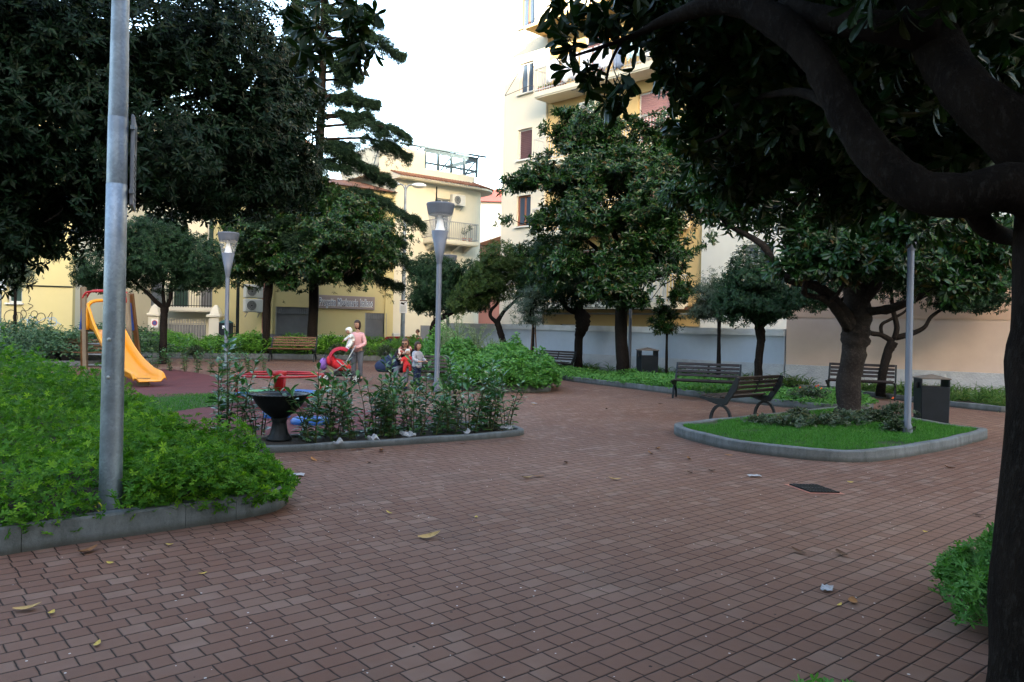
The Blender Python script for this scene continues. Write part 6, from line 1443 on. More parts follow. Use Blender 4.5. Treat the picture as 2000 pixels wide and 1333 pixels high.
# ================================================================== CARS ON THE STREET
def car(px, Y, c, label, rz=0, L=4.0):
    g = GX(px, Y, -.45); r = thing("parked_car", tuple(g), label, "car", "cars on the street beyond the hedge", rz=rz)
    m = surf("car_paint_%d" % px, c, .3, .2, var=.05, bump=0); 
    low = [(-2.0, .25), (-2.02, .55), (-1.9, .82), (-1.2, .95), (1.55, .98), (1.95, .85), (2.02, .5), (1.98, .25)]
    mb = MB()
    def sec(prof, w0, w1, k=4):
        for s_ in (-1, 1): pass
        n = len(prof); vs = []
        for y, ins in ((-w0, .06), (-w0-.03, 0), (w0+.03, 0), (w0, .06)):
            for x, z in prof: vs.append((x*(1-ins*.2), y, z))
        fs = [list(range(n)), [3*n+i for i in range(n)][::-1]]
        for a in range(3):
            for i in range(n): j = (i+1) % n; fs.append([a*n+i, a*n+j, (a+1)*n+j, (a+1)*n+i])
        mb.add(vs, fs)
    sec(low, .80, .8)
    mb.add([(-1.15, -.78, .94), (1.5, -.78, .97), (1.15, -.62, 1.40), (-.45, -.62, 1.43), (-1.15, .78, .94), (1.5, .78, .97), (1.15, .62, 1.40), (-.45, .62, 1.43), (.4, -.60, 1.46), (.4, .6, 1.46)],
           [[0, 1, 2, 8, 3], [4, 7, 9, 6, 5], [0, 3, 7, 4], [1, 5, 6, 2], [3, 8, 9, 7], [8, 2, 6, 9]])
    fix_normals(mb.build("body", m, r))
    for s_ in (-1, 1):
        mb = MB(); mb.add([(-.92, s_*.755, 1.0), (.25, s_*.755, 1.02), (.25, s_*.655, 1.34), (-.40, s_*.655, 1.34)], [[0, 1, 2, 3]]); mb.add([(.33, s_*.755, 1.02), (1.3, s_*.755, 1.03), (1.05, s_*.655, 1.33), (.33, s_*.655, 1.34)], [[0, 1, 2, 3]])
        mb.v = [(v[0], v[1]*1.03, v[2]) for v in mb.v]; mb.build("side_window", M_glass, r)
    for pts in ([(-1.12, -.68, 1.0), (-1.12, .68, 1.0), (-.52, .55, 1.38), (-.52, -.55, 1.38)], [(1.5, -.68, 1.02), (1.5, .68, 1.02), (1.2, .55, 1.36), (1.2, -.55, 1.36)]):
        mb = MB(); mb.add([(p[0]+(-.02 if p[0] < 0 else .02), p[1], p[2]+.01) for p in pts], [[0, 1, 2, 3]]); mb.build("windscreen", M_glass, r)
    for sx in (-1.3, 1.25):
        for s_ in (-1, 1):
            mb = MB(); mb.lathe([(.18, -.1), (.3, -.1), (.31, 0), (.3, .1), (.18, .1), (.1, .07), (.001, .07)], 18); mb.v = [(v[0]+sx, v[2]*s_+s_*.74, v[1]+.31) for v in mb.v]; mb.build("wheel", M_dark, r, True)
    return r
car(285, 38.0, (.045, .015, .05), "dark purple car roof showing above the hedge before the gate", R(2))
car(510, 36.9+1, (.02, .02, .024), "black car behind the hedge at the first roller shutter", R(4))
car(645, 38.2, (.5, .48, .38), "pale beige car behind the hedge left of the standing woman", R(182))
car(775, 38.6, (.25, .02, .025), "dark red car passing under the street light", R(3))

# ================================================================== PEOPLE
M_skin = surf("skin", (0.3150, 0.1725, 0.1200), .5, var=.05, bump=0)
def skin_obj(name, joints, bones, mat, parent, lv=2, root=0):
    """one continuous surface grown over joints {i:(pos,radius)}"""
    me = bpy.data.meshes.new(name); me.from_pydata([tuple(j[0]) for j in joints], bones, []); me.materials.append(mat)
    o = bpy.data.objects.new(name, me); C.objects.link(o); o.parent = parent
    md = o.modifiers.new("skin", 'SKIN'); md.use_smooth_shade = True
    for i, j in enumerate(joints):
        rr = j[1] if hasattr(j[1], '__len__') else (j[1], j[1]); me.skin_vertices[0].data[i].radius = rr
    me.skin_vertices[0].data[root].use_root = True
    s = o.modifiers.new("sub", 'SUBSURF'); s.levels = lv; s.render_levels = lv
    bpy.context.view_layer.update()
    m2 = bpy.data.meshes.new_from_object(o.evaluated_get(bpy.context.evaluated_depsgraph_get())); o.modifiers.clear(); o.data = m2
    return o
def hand(J, Bn, wi, wpos, d, up, s=1.0):
    """palm, four fingers, thumb from the side"""
    d = Vector(d).normalized(); up = Vector(up).normalized(); sd = d.cross(up).normalized(); w_ = Vector(wpos)
    J.append((w_+d*.045*s, (.034*s, .018*s))); p = len(J)-1; Bn.append((wi, p))
    for i, (o_, l) in enumerate(((-.03, .055), (-.01, .068), (.01, .072), (.03, .062))):
        a = w_+d*.085*s+sd*o_*s; J.append((a, .0095*s)); J.append((a+d*l*.55*s-up*.012*s, .0088*s)); J.append((a+d*l*.9*s-up*.035*s, .0075*s)); k_ = len(J); Bn += [(p, k_-3), (k_-3, k_-2), (k_-2, k_-1)]
    a = w_+d*.03*s-sd*.035*s; J.append((a, .011*s)); J.append((a+d*.03*s-sd*.025*s-up*.01*s, .010*s)); J.append((a+d*.055*s-sd*.03*s-up*.02*s, .008*s)); k_ = len(J); Bn += [(p, k_-3), (k_-3, k_-2), (k_-2, k_-1)]
def head(parent, c, s, yaw, pitch, hairm, hair='shoulder', skin=None, glasses=False, body_name="face"):
    """face details and hair on the head at c (head height .23*s)"""
    Rm = Matrix.Rotation(yaw, 3, 'Z') @ Matrix.Rotation(pitch, 3, 'X'); c = Vector(c)
    def T(mb): mb.v = [tuple(Rm @ (Vector(v)*s)+c) for v in mb.v]; return mb
    sk = skin or M_skin
    mb = MB(); mb.sphere((0, 0, 0), (.080, .092, .112), 20, 14)
    for i, v in enumerate(mb.v):
        x, y, z = v; t = max(0, -z/.115); x *= 1-.28*t*t; y = y*(1-.12*t)-(.008*t if y < 0 else 0)
        if y < 0: nz = math.exp(-((z+.012)/.022)**2-(x/.013)**2); y -= .022*nz; ey = math.exp(-((z-.012)/.014)**2-((abs(x)-.030)/.016)**2); y += .008*ey; li = math.exp(-((z+.052)/.008)**2-(x/.022)**2); y -= .005*li
        mb.v[i] = (x, y, z)
    for sx in (-1, 1): mb.sphere((sx*.078, .005, -.005), (.012, .02, .03), 8, 6)
    T(mb).build("head", sk, parent, True)
    mb = MB(); mb.sphere((0, -.091, -.052), (.021, .006, .007), 10, 6); T(mb).build("mouth", surf("lips", (.35, .10, .09), .5, bump=0), parent, True)
    if glasses:
        mb = MB()
        for sx in (-1, 1): mb.sphere((sx*.032, -.092, .012), (.027, .008, .02), 12, 8)
        mb.bar((-.07, -.08, .016), (.07, -.08, .016), .006, .012); T(mb).build("sunglasses", M_dark, parent, True)
    else:
        for sx in (-1, 1): mb = MB(); mb.sphere((sx*.031, -.083, .013), (.012, .006, .007), 8, 6); T(mb).build("eye", M_dark, parent, True)
        mb = MB()
        for sx in (-1, 1): mb.bar((sx*.017, -.091, .034), (sx*.047, -.082, .036), .005, .006)
        T(mb).build("eyebrows", hairm, parent)
    mb = MB(); mb.sphere((0, .016, .022), (.096, .102, .112), 20, 14)
    vs = []
    for x, y, z in mb.v:
        if y < -.015 and z < .068: y = -.015+(y+.015)*.12
        if hair == 'shoulder' and z < 0 and y > -.03: z = z*2.1; x *= 1.05+.1*math.sin(z*60); y = y*.95
        if hair == 'short' and z < -.03: z = -.03+(z+.03)*.35
        if hair == 'long' and z < 0 and y > -.04: z = z*2.9; x *= 1.12+.1*math.sin(z*45+x*20)
        vs.append((x, y, z))
    mb.v = vs; T(mb).build("hair", hairm, parent, True)
def clothes(name, J, Bn, mat, parent, puff=0.0, lv=2):
    return skin_obj(name, J, Bn, mat, parent, lv)
def puffer(name, c):
    m, nt, bs = newmat(name); tc = node(nt, "ShaderNodeTexCoord").outputs["Object"]
    wv = node(nt, "ShaderNodeTexWave", wave_type='BANDS', bands_direction='Z'); wv.inputs["Scale"].default_value = 5.5; wv.inputs["Distortion"].default_value = 1.2; nt.links.new(tc, wv.inputs["Vector"])
    n1 = noisen(nt, tc, 14, 3); nt.links.new(mixc(nt, n1, c, tuple(x*.8 for x in c)), bs.inputs["Base Color"]); bs.inputs["Roughness"].default_value = .5
    bumpn(nt, wv.outputs[1], .35, .008, bs); return m
M_hair = surf("dark_hair", (.035, .02, .015), .5, var=.3, scale=20, bump=.3, bscale=90); M_hair2 = surf("brown_hair", (.07, .04, .028), .5, var=.3, scale=20, bump=.3, bscale=90)
M_pinkc = puffer("pink_padded_fabric", (0.5400, 0.2700, 0.2700)); M_greyc = puffer("grey_shiny_padding", (0.2475, 0.2550, 0.3000)); M_jean = surf("grey_jersey", (0.0975, 0.1050, 0.1275), .9, var=.2); M_navy = surf("navy_cloth", (0.0112, 0.0188, 0.0525), .8, var=.25, scale=4, bump=.3)
M_dcoat = surf("dark_coat", (0.0140, 0.0105, 0.0126), .85, var=.3); M_redc = surf("red_cloth", (0.4340, 0.0210, 0.0210), .8, var=.2, scale=8); M_wht = surf("white_knit", (0.5250, 0.5180, 0.4900), .9, var=.1, scale=20, bump=.4, bscale=60)
def person(loc, rz, label, cat="person"): return thing("person", loc, label, cat, rz=rz)
V3 = Vector
# standing woman with pink jacket (faces the camera, slightly to her right)
g = GX(697, 21.9, 0); w1 = person((g.x, 21.9, 0), R(-14), "standing person in a pink padded jacket holding a baby in white")
def standing(root, s, armL, armR, skin=None):
    J = [(V3((0, 0, .93)), (.135, .10)), (V3((0, -.005, 1.10)), (.115, .085)), (V3((0, 0, 1.30)), (.155, .095)), (V3((0, .01, 1.40)), (.07, .06)), (V3((0, 0, 1.455)), (.045, .045)), (V3((0, -.01, 1.50)), (.045, .05))]
    Bn = [(0, 1), (1, 2), (2, 3), (3, 4), (4, 5)]
    def chain(a, pts):
        for p, rr in pts: J.append((V3(p), rr)); Bn.append((a, len(J)-1)); a = len(J)-1
        return a
    for sx in (-1, 1):
        a = chain(0, [((sx*.085, 0, .86), .085), ((sx*.10, -.01, .50), .058), ((sx*.10, .02, .10), .038), ((sx*.105, -.10, .045), (.04, .03)), ((sx*.11, -.16, .03), (.035, .02))])
    for arm in (armL, armR):
        a = chain(2, arm); hand(J, Bn, a, arm[-1][0], V3(arm[-1][0])-V3(arm[-2][0]), (0, 0, 1), s)
    J = [(p*s, (tuple(x*s for x in rr) if hasattr(rr, '__len__') else rr*s)) for p, rr in J]
    return skin_obj("body", J, Bn, skin or M_skin, root)
armL = [((-.17, 0, 1.33), .05), ((-.235, -.05, 1.12), .042), ((-.16, -.26, 1.10), .032), ((-.03, -.32, 1.13), .026)]
armR = [((.17, 0, 1.33), .05), ((.25, -.02, 1.08), .042), ((.12, -.22, .98), .032), ((-.05, -.28, .97), .026)]
s_ = .98
standing(w1, s_, armL, armR)
def scaled(J, s): return [(V3(p)*s, (tuple(x*s for x in rr) if hasattr(rr, '__len__') else rr*s)) for p, rr in J]
Jk = scaled([((0, 0, .80), (.165, .13)), ((0, 0, 1.02), (.155, .12)), ((0, -.005, 1.15), (.15, .115)), ((0, 0, 1.31), (.175, .115)), ((0, .01, 1.42), (.085, .08)), ((-.155, 0, 1.33), .07), ((-.225, -.05, 1.12), .062), ((-.17, -.25, 1.10), .055), ((-.07, -.30, 1.12), .045), ((.155, 0, 1.33), .07), ((.24, -.02, 1.08), .062), ((.13, -.21, .98), .055), ((.0, -.26, .97), .045)], s_)
clothes("jacket", Jk, [(0, 1), (1, 2), (2, 3), (3, 4), (3, 5), (5, 6), (6, 7), (7, 8), (3, 9), (9, 10), (10, 11), (11, 12)], M_pinkc, w1)
Jt = scaled([((0, 0, .93), (.155, .12)), ((-.085, 0, .84), .105), ((-.10, -.01, .50), .075), ((-.10, .02, .12), .058), ((.085, 0, .84), .105), ((.10, -.01, .50), .075), ((.10, .02, .12), .058)], s_)
clothes("trousers", Jt, [(0, 1), (1, 2), (2, 3), (0, 4), (4, 5), (5, 6)], M_jean, w1)
for sx in (-1, 1): mb = MB(); mb.sphere((sx*.105, -.06, .045), (.052, .14, .05), 12, 8); mb.build("shoe", M_dark, w1, True)
head(w1, (-.01, -.03, 1.585), 1.0, R(-10), R(14), M_hair, 'shoulder')
# baby
b_ = Vector(w1.location)+Vector((-.10, -.25, 1.09)); bb = person(tuple(b_), R(-50), "baby in a white hooded suit and lilac shoes held by the woman in pink")
bb.rotation_euler = (R(12), R(-14), R(-50))
Jb = [((0, 0, 0), (.10, .095)), ((0, .02, .14), (.10, .09)), ((0, .02, .24), .05), ((-.11, -.02, .17), .045), ((-.15, -.14, .12), .035), ((.11, -.02, .17), .045), ((.14, -.14, .12), .035), ((-.07, -.1, -.04), .055), ((-.08, -.2, -.14), .04), ((.07, -.1, -.04), .055), ((.08, -.22, -.12), .04)]
Jb = [(V3(p), rr) for p, rr in Jb]; Bb = [(0, 1), (1, 2), (1, 3), (3, 4), (1, 5), (5, 6), (0, 7), (7, 8), (0, 9), (9, 10)]
Jbody = [(p, (tuple(x*.8 for x in rr) if hasattr(rr, '__len__') else rr*.75)) for p, rr in Jb]; Bbb = list(Bb)
hand(Jbody, Bbb, 4, Jbody[4][0], (-.1, -1, -.3), (0, 0, 1), .5); hand(Jbody, Bbb, 6, Jbody[6][0], (.1, -1, -.3), (0, 0, 1), .5)
skin_obj("body", Jbody, Bbb, M_skin, bb); clothes("suit", Jb, Bb, M_wht, bb)
head(bb, (0, -.02, .33), .72, 0, R(25), M_wht, 'short')
mb = MB(); mb.sphere((0, .02, .345), (.082, .085, .092), 16, 12); mb.v = [(x, max(y, -.025), z) for x, y, z in mb.v]; mb.build("hood", M_wht, bb, True)
for sx, y, z in ((-.08, -.22, -.17), (.08, -.25, -.15)): mb = MB(); mb.sphere((sx, y, z), (.035, .06, .035), 10, 8); mb.build("shoe", surf("lilac_shoe", (.6, .42, .6), .7), bb, True)
# pushchair
g = GX(668, 21.4, 0); st = thing("pushchair", (g.x, 21.3, 0), "red pushchair with large hood and a purple bag, beside the woman in pink", "pushchair", rz=R(10))
mb = MB(); 
for sy in (-.22, .22): mb.tube([(-.42, sy, .14), (.1, sy, .52), (.36, sy, 1.0)], .014, 8); mb.tube([(.38, sy, .14), (.05, sy, .45), (-.12, sy, .62)], .014, 8)
mb.tube([(.36, -.22, 1.0), (.36, .22, 1.0)], .018, 8); mb.tube([(-.42, -.22, .14), (-.42, .22, .14)], .014, 6); mb.tube([(.38, -.22, .14), (.38, .22, .14)], .014, 6); mb.build("frame", M_rail, st, True)
mb = MB(); mb.lathe([(0, 0)], 3); mb = MB()
n = 12; vs = []
for i in range(9):
    a = -.5+i*.34; 
    for k_ in range(9):
        b_2 = -1+k_*.25; yy = .25*b_2; rr = .34*(1-.25*b_2*b_2); vs.append((-.02-rr*math.cos(a)*.95, yy, .66+rr*math.sin(a)*.9))
mb.add(vs, [[i*9+k_, i*9+k_+1, (i+1)*9+k_+1, (i+1)*9+k_] for i in range(8) for k_ in range(8)]); o = mb.build("hood", surf("crimson_fabric", (0.3150, 0.0084, 0.0245), .7, var=.2, bump=.2), st, True); md = o.modifiers.new("t", 'SOLIDIFY'); md.thickness = .015
mb = MB(); mb.sphere((-.05, 0, .48), (0.3300, 0.2000, 0.1500), 16, 10, Matrix.Rotation(.35, 3, 'Y')); mb.sphere((-.28, 0, .6), (0.1300, 0.2000, 0.1600), 12, 8); mb.build("seat", surf("red_fabric", (0.5000, 0.0200, 0.0300), .75, var=.25), st, True)
mb = MB(); mb.box((.05, 0, .25), (.5, .36, .14), bev=.04); mb.build("basket", M_dark, st)
for sx in (-.42, .38):
    for sy in (-.26, .26):
        mb = MB(); mb.lathe([(.09, -.02), (.125, -.022), (.135, 0), (.125, .022), (.09, .02)], 20); mb.v = [(v[0]+sx, v[2]+sy, v[1]+.135) for v in mb.v]; wl = mb.build("wheel", M_dark, st, True); mb = MB()
        for q in range(5): a = q*1.257; mb.bar((sx, sy, .135), (sx+.1*math.cos(a), sy, .135+.1*math.sin(a)), .012)
        mb.build("spokes", M_lampw, wl)
bg_ = thing("purple_bag", tuple(Vector(st.location)+Vector((-.48, -.05, .5))), "purple bag hanging on the left end of the red pushchair", "bag"); mb = MB(); mb.sphere((0, 0, 0), (.11, .16, .17), 14, 10); mb.build("pouch", surf("purple_fabric", (.2, .10, .35), .8), bg_, True); mb = MB(); mb.tube(catmull([(.02, -.1, .12), (.06, -.05, .24), (.08, .0, .2)], 4), .012, 6); mb.build("strap", M_navy, bg_)
# seated woman
g = GX(790, 19.9, 0); w2 = person((g.x, 19.95, 0), R(-6), "seated person with long brown hair, sunglasses and patterned scarf")
def seated(root):
    J = [(V3((0, .05, .52)), (.15, .12)), (V3((0, .06, .70)), (.125, .095)), (V3((0, .03, .92)), (.165, .10)), (V3((0, .0, 1.0)), (.07, .06)), (V3((0, -.01, 1.04)), .045), (V3((0, -.02, 1.07)), .045)]
    Bn = [(0, 1), (1, 2), (2, 3), (3, 4), (4, 5)]
    def chain(a, pts):
        for p, rr in pts: J.append((V3(p), rr)); Bn.append((a, len(J)-1)); a = len(J)-1
        return a
    for sx in (-1, 1):
        chain(0, [((sx*.10, -.02, .51), .085), ((sx*.13, -.40, .50), .06), ((sx*.13, -.42, .12), .04), ((sx*.13, -.52, .05), (.04, .03)), ((sx*.13, -.60, .03), (.035, .02))])
    for sx in (-1, 1):
        a = chain(2, [((sx*.18, .03, .93), .05), ((sx*.26, -.04, .72), .042), ((sx*.12, -.26, .72), .032), ((sx*.05, -.32, .76), .026)]); hand(J, Bn, a, J[a][0], (-sx*.7, -.6, .1), (0, 0, 1))
    skin_obj("body", J, Bn, M_skin, root)
    clothes("coat", [(V3((0, .05, .50)), (.185, .15)), (V3((0, .06, .70)), (.16, .125)), (V3((0, .03, .92)), (.19, .125)), (V3((0, .0, 1.0)), (.09, .09))]+[(V3(p), q) for sx in (-1, 1) for p, q in (((sx*.19, .03, .93), .075), ((sx*.28, -.04, .72), .068), ((sx*.13, -.25, .72), .055), ((sx*.07, -.30, .75), .045))],
            [(0, 1), (1, 2), (2, 3), (2, 4), (4, 5), (5, 6), (6, 7), (2, 8), (8, 9), (9, 10), (10, 11)], M_dcoat, root)
    clothes("trousers", [(V3((0, .05, .52)), (.165, .13))]+[(V3(p), q) for sx in (-1, 1) for p, q in (((sx*.10, -.02, .52), .10), ((sx*.13, -.40, .51), .078), ((sx*.13, -.42, .14), .06))], [(0, 1), (1, 2), (2, 3), (0, 4), (4, 5), (5, 6)], M_jean, root)
    for sx in (-1, 1): mb = MB(); mb.sphere((sx*.13, -.50, .045), (.05, .14, .045), 12, 8); mb.build("shoe", M_navy, root, True)
seated(w2)
for o in w2.children: pass
head(w2, (0, -.05, 1.145), 1.0, 0, R(16), M_hair2, 'long', glasses=True)
M_scarf = newmat("patterned_scarf"); m_, nt_, bs_ = M_scarf; tc_ = node(nt_, "ShaderNodeTexCoord").outputs["Object"]; v_ = node(nt_, "ShaderNodeTexVoronoi"); v_.inputs["Scale"].default_value = 22; nt_.links.new(tc_, v_.inputs["Vector"]); s__ = node(nt_, "ShaderNodeSeparateColor"); nt_.links.new(v_.outputs["Color"], s__.inputs[0])
nt_.links.new(ramp(nt_, s__.outputs[0], [(0, (.03, .01, .01)), (.4, (.25, .04, .03)), (.65, (.3, .18, .12)), (.9, (.5, .4, .32))]), bs_.inputs["Base Color"]); bs_.inputs["Roughness"].default_value = .9
mb = MB(); mb.tube(catmull([(-.1, .03, 1.02), (-.12, -.1, .96), (0, -.15, .90), (.12, -.1, .96), (.1, .03, 1.02), (0, .09, 1.04), (-.1, .03, 1.02)], 4), .05, 8); mb.tube(catmull([(-.09, -.13, .94), (-.12, -.17, .82), (-.1, -.17, .68)], 4), [.05]*8+[.06], 8); mb.tube(catmull([(.09, -.13, .94), (.12, -.17, .82), (.12, -.17, .70)], 4), .055, 8); mb.build("scarf", m_, w2, True)
# toddler on her lap in red with white hat
td = person(tuple(Vector(w2.location)+Vector((.10, -.33, .62))), R(10), "small child in a red coat and white hat on the lap of the seated woman")
Jd = [(V3((0, 0, 0)), (.11, .10)), (V3((0, 0, .14)), (.11, .09)), (V3((0, 0, .22)), .05), (V3((-.12, -.02, .14)), .045), (V3((-.15, -.12, .06)), .035), (V3((.12, -.02, .14)), .045), (V3((.15, -.12, .06)), .035), (V3((-.07, -.12, -.02)), .055), (V3((-.08, -.16, -.2)), .04), (V3((.07, -.12, -.02)), .055), (V3((.08, -.16, -.2)), .04)]
Bd = [(0, 1), (1, 2), (1, 3), (3, 4), (1, 5), (5, 6), (0, 7), (7, 8), (0, 9), (9, 10)]
Jq = [(p, (tuple(x*.8 for x in rr) if hasattr(rr, '__len__') else rr*.75)) for p, rr in Jd]; Bq = list(Bd); hand(Jq, Bq, 4, Jq[4][0], (-.1, -1, -.3), (0, 0, 1), .5); hand(Jq, Bq, 6, Jq[6][0], (.1, -1, -.3), (0, 0, 1), .5)
skin_obj("body", Jq, Bq, M_skin, td); clothes("coat", Jd, Bd, M_redc, td); head(td, (0, -.01, .30), .68, 0, R(10), M_wht, 'short')
# child standing on the right, turned away to the right
g = GX(815, 19.5, 0); ch = person((g.x, 19.35, 0), R(58), "child in a shiny light grey padded coat and dark jeans standing beside the seated woman")
sc2 = .68
Ja = [((-.17, 0, 1.33), .05), ((-.24, -.05, 1.12), .042), ((-.20, -.24, 1.05), .032), ((-.14, -.32, 1.06), .026)]; Jb2 = [((.17, 0, 1.33), .05), ((.24, -.05, 1.12), .042), ((.20, -.24, 1.05), .032), ((.14, -.32, 1.06), .026)]
standing(ch, sc2, Ja, Jb2)
clothes("coat", scaled([((0, 0, .78), (.24, .21)), ((0, 0, .95), (.21, .17)), ((0, -.005, 1.15), (.17, .14)), ((0, 0, 1.31), (.19, .13)), ((0, .01, 1.42), (.10, .09)), ((-.19, 0, 1.33), .08), ((-.26, -.05, 1.12), .075), ((-.21, -.23, 1.06), .06), ((.19, 0, 1.33), .08), ((.26, -.05, 1.12), .075), ((.21, -.23, 1.06), .06), ((0, .09, 1.40), .09)], sc2), [(0, 1), (1, 2), (2, 3), (3, 4), (3, 5), (5, 6), (6, 7), (3, 8), (8, 9), (9, 10), (3, 11)], M_greyc, ch)
clothes("jeans", scaled([((0, 0, .93), (.15, .12)), ((-.085, 0, .84), .105), ((-.10, -.01, .50), .08), ((-.10, .02, .14), .065), ((.085, 0, .84), .105), ((.10, -.01, .50), .08), ((.10, .02, .14), .065)], sc2), [(0, 1), (1, 2), (2, 3), (0, 4), (4, 5), (5, 6)], M_navy, ch)
for sx in (-1, 1): mb = MB(); mb.sphere((sx*.07, -.05, .04), (.04, .1, .04), 12, 8); mb.build("shoe", surf("blue_shoe", (.05, .15, .4), .7), ch, True)
head(ch, (0, -.02, 1.09), .9, 0, R(8), M_hair, 'shoulder')
# navy bundle on the bench
o = thing("navy_bag", (w2.location.x-.42, 19.82, .44), "large navy blue bag slumped beside the seated woman", "bag"); mb = MB(); mb.sphere((0, -.05, .12), (.30, .28, .28), 18, 12)
mb.v = [(x*(1+.1*math.sin(z*14)), y, max(z+.06*math.sin(x*11), -.02)) for x, y, z in mb.v]; mb.build("bag_body", M_navy, o, True); mb = MB(); mb.tube(catmull([(-.15, -.1, .3), (-.05, -.15, .46), (.12, -.1, .32)], 5), .015, 6); mb.build("strap", M_dark, o, True)
# man walking in the street
g = GX(815, 40, -.45); mw = person((g.x, 40, -.45), R(-70), "distant person in a grey brown coat with dark short hair walking along the street")
standing(mw, 1.06, [((-.17, 0, 1.33), .05), ((-.22, .05, 1.08), .042), ((-.2, -.06, .88), .032), ((-.19, -.1, .82), .026)], [((.17, 0, 1.33), .05), ((.22, .0, 1.08), .042), ((.2, -.1, .9), .032), ((.19, -.15, .84), .026)])
clothes("coat", scaled([((0, 0, .85), (.17, .13)), ((0, -.005, 1.12), (.16, .12)), ((0, 0, 1.31), (.19, .12)), ((0, .01, 1.43), (.085, .08)), ((-.19, 0, 1.33), .08), ((-.23, .05, 1.08), .065), ((-.21, -.05, .9), .05), ((.19, 0, 1.33), .08), ((.23, 0, 1.08), .065), ((.21, -.09, .91), .05)], 1.06), [(0, 1), (1, 2), (2, 3), (2, 4), (4, 5), (5, 6), (2, 7), (7, 8), (8, 9)], surf("brown_grey_coat", (.09, .085, .08), .9), mw)
clothes("trousers", scaled([((0, 0, .93), (.15, .12)), ((-.085, 0, .84), .105), ((-.10, -.01, .50), .075), ((-.10, .02, .12), .058), ((.085, 0, .84), .105), ((.10, -.01, .50), .075), ((.10, .02, .12), .058)], 1.06), [(0, 1), (1, 2), (2, 3), (0, 4), (4, 5), (5, 6)], M_dcoat, mw)
head(mw, (0, -.02, 1.68), 1.0, 0, 0, M_hair, 'short')

# ================================================================== LITTER AND FALLEN LEAVES
M_litter = surf("dirty_paper", (0.3360, 0.3360, 0.3520), .8, var=.3, scale=30)
rg = np.random.default_rng(200)
def dry(i):
    mb = MB(); vs = []; n = 7; a = rg.uniform(.3, .9)
    for k_ in range(n):
        t = k_/(n-1); wd = .026*math.sin(math.pi*min(1, t*.95+.05))**.8
        x = (t-.5)*.12; z = .006+a*.03*(2*t-1)**2
        for s_ in (-1, 0, 1): vs.append((x, s_*wd, z+abs(s_)*wd*.5*a))
    mb.add(vs, [[k_*3+j, k_*3+j+1, (k_+1)*3+j+1, (k_+1)*3+j] for k_ in range(n-1) for j in range(2)]); return mb
cols = [(.30, .13, .04), (.20, .09, .035), (.42, .27, .10), (.09, .045, .025), (.5, .36, .08)]
lm = [surf("dry_leaf_%d" % i, c, .7, var=.4, scale=30, bump=0) for i, c in enumerate(cols)]
spots = [(172, 1079, 1), (55, 1192, 2), (840, 1051, 2), (215, 1101, 4), (100, 1199, 4), (190, 1260, 4), (1052, 932, 0), (1345, 898, 1), (1390, 921, 3), (1270, 887, 1), (1105, 905, 3), (1200, 938, 2), (1348, 925, 3), (1422, 890, 0), (1645, 1085, 3), (1665, 1176, 0), (1640, 1183, 4), (1808, 1040, 4), (1660, 943, 4), (1560, 1080, 3), (1900, 866, 0), (1853, 915, 1), (760, 1003, 4), (930, 1012, 4), (395, 1122, 4), (332, 1065, 4), (1780, 862, 1), (1185, 800, 3), (1290, 790, 3), (1043, 791, 2), (1175, 742, 3), (1500, 862+20, 2), (1285, 858+20, 1), (1910, 1008, 3), (640, 903, 1), (612, 899, 0), (690, 880, 1), (705, 878, 0), (745, 882, 1), (903, 868, 1), (720, 905, 3), (1030, 935, 2)]
names = ["curled rusty fallen leaf", "dark reddish fallen leaf", "pale tan fallen leaf", "blackish dry fallen leaf", "small yellow fallen leaf"]
lp_ = {}
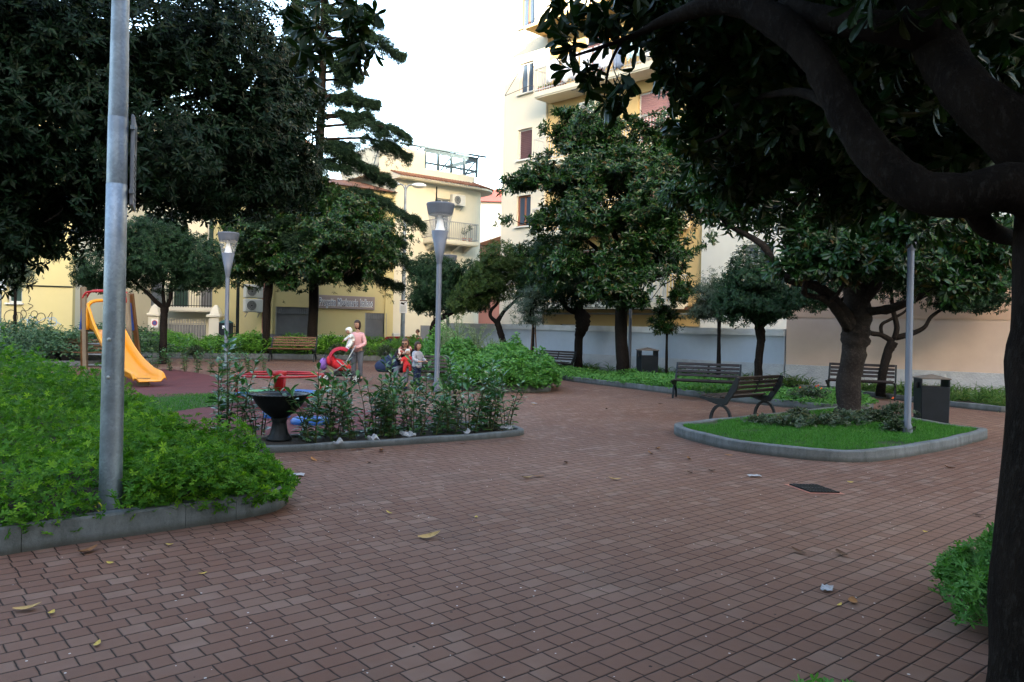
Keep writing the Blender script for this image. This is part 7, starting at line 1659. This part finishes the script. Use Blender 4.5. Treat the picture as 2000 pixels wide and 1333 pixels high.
for i, (px, py, ci) in enumerate(spots):
    g = G(px, py, .004)
    if ci not in lp_: lp_[ci] = dry(i).build("fallen_leaf", lm[ci]).data; o = [q for q in C.objects if q.data == lp_[ci]][0]
    else: o = bpy.data.objects.new("fallen_leaf", lp_[ci]); C.objects.link(o)
    o.location = g; o.rotation_euler = (rg.normal(0, .12), rg.normal(0, .1), rg.uniform(0, 6.28)); s = (.5 if ci == 4 else 1)*rg.uniform(.8, 1.25)*(1.25 if i < 3 else 1); o.scale = (s, s, s)
    LL = {0: "large curled rusty leaf on the paving against the left kerb", 1: "large pale and red curled leaf at the left edge of the paving", 2: "pale tan leaf alone in the middle of the paving left of centre", 6: "curled brown leaf in the centre of the paving", 15: "brown curled leaf beside the wrapper at the lower right", 16: "small yellow leaf beside the wrapper at the lower right", 17: "yellow leaf on the paving near the foreground trunk", 20: "orange leaf off the right tip of the island kerb", 29: "tan leaf near the round cornered bed", 12: "brown curled leaf behind the drain, left of the white scrap"}
    tag(o, LL.get(i, names[ci]+" lying on the brick paving"), "leaf", names[ci].replace("leaf", "leaves")+" scattered on the paving")
for i, (px, py, sz, lab) in enumerate(((1473, 931, .09, "white scrap of paper on the paving left of the drain"), (1615, 1152, .07, "crumpled pale wrapper on the paving at the lower right"), (1043, 789, .08, "white scrap near the round cornered bed"), (575, 929, .13, "white scrap at the tip of the left flower bed"))):
    g = G(px, py, .006); mb = MB(); n = 6; vs = [((a/5-.5)*sz*1.6, (b/5-.5)*sz, .006+.012*abs(math.sin(a*1.9+b*1.3+i))) for a in range(6) for b in range(6)]
    mb.add(vs, [[a*6+b, (a+1)*6+b, (a+1)*6+b+1, a*6+b+1] for a in range(5) for b in range(5)]); o = mb.build("paper_scrap", M_litter); o.location = g; o.rotation_euler = (0, 0, i*1.1); tag(o, lab, "paper")
for i, (px, py, sz, lab) in enumerate(((798, 861, .2, "flattened white carton lying among the laurels"), (728, 868, .14, "crumpled cream paper at the kerb of the laurel bed"), (660, 876, .1, "small crushed plastic cup near the urn"), (990, 848, .16, "crumpled clear plastic bag in the right tip of the laurel bed"), (912, 856, .1, "scrap of pale litter behind the kerb of the laurel bed"))):
    g = G(px, py-6, .06); mb = MB(); mb.sphere((0, 0, .04), (sz*.55, sz*.35, .03), 9, 6); mb.v = [(x*(1+.3*math.sin(y*70+i)), y*(1+.3*math.cos(x*80)), max(.0, z*(1+.5*math.sin(x*60+y*50)))) for x, y, z in mb.v]
    o = mb.build("litter", M_litter); o.location = g; tag(o, lab, "litter")
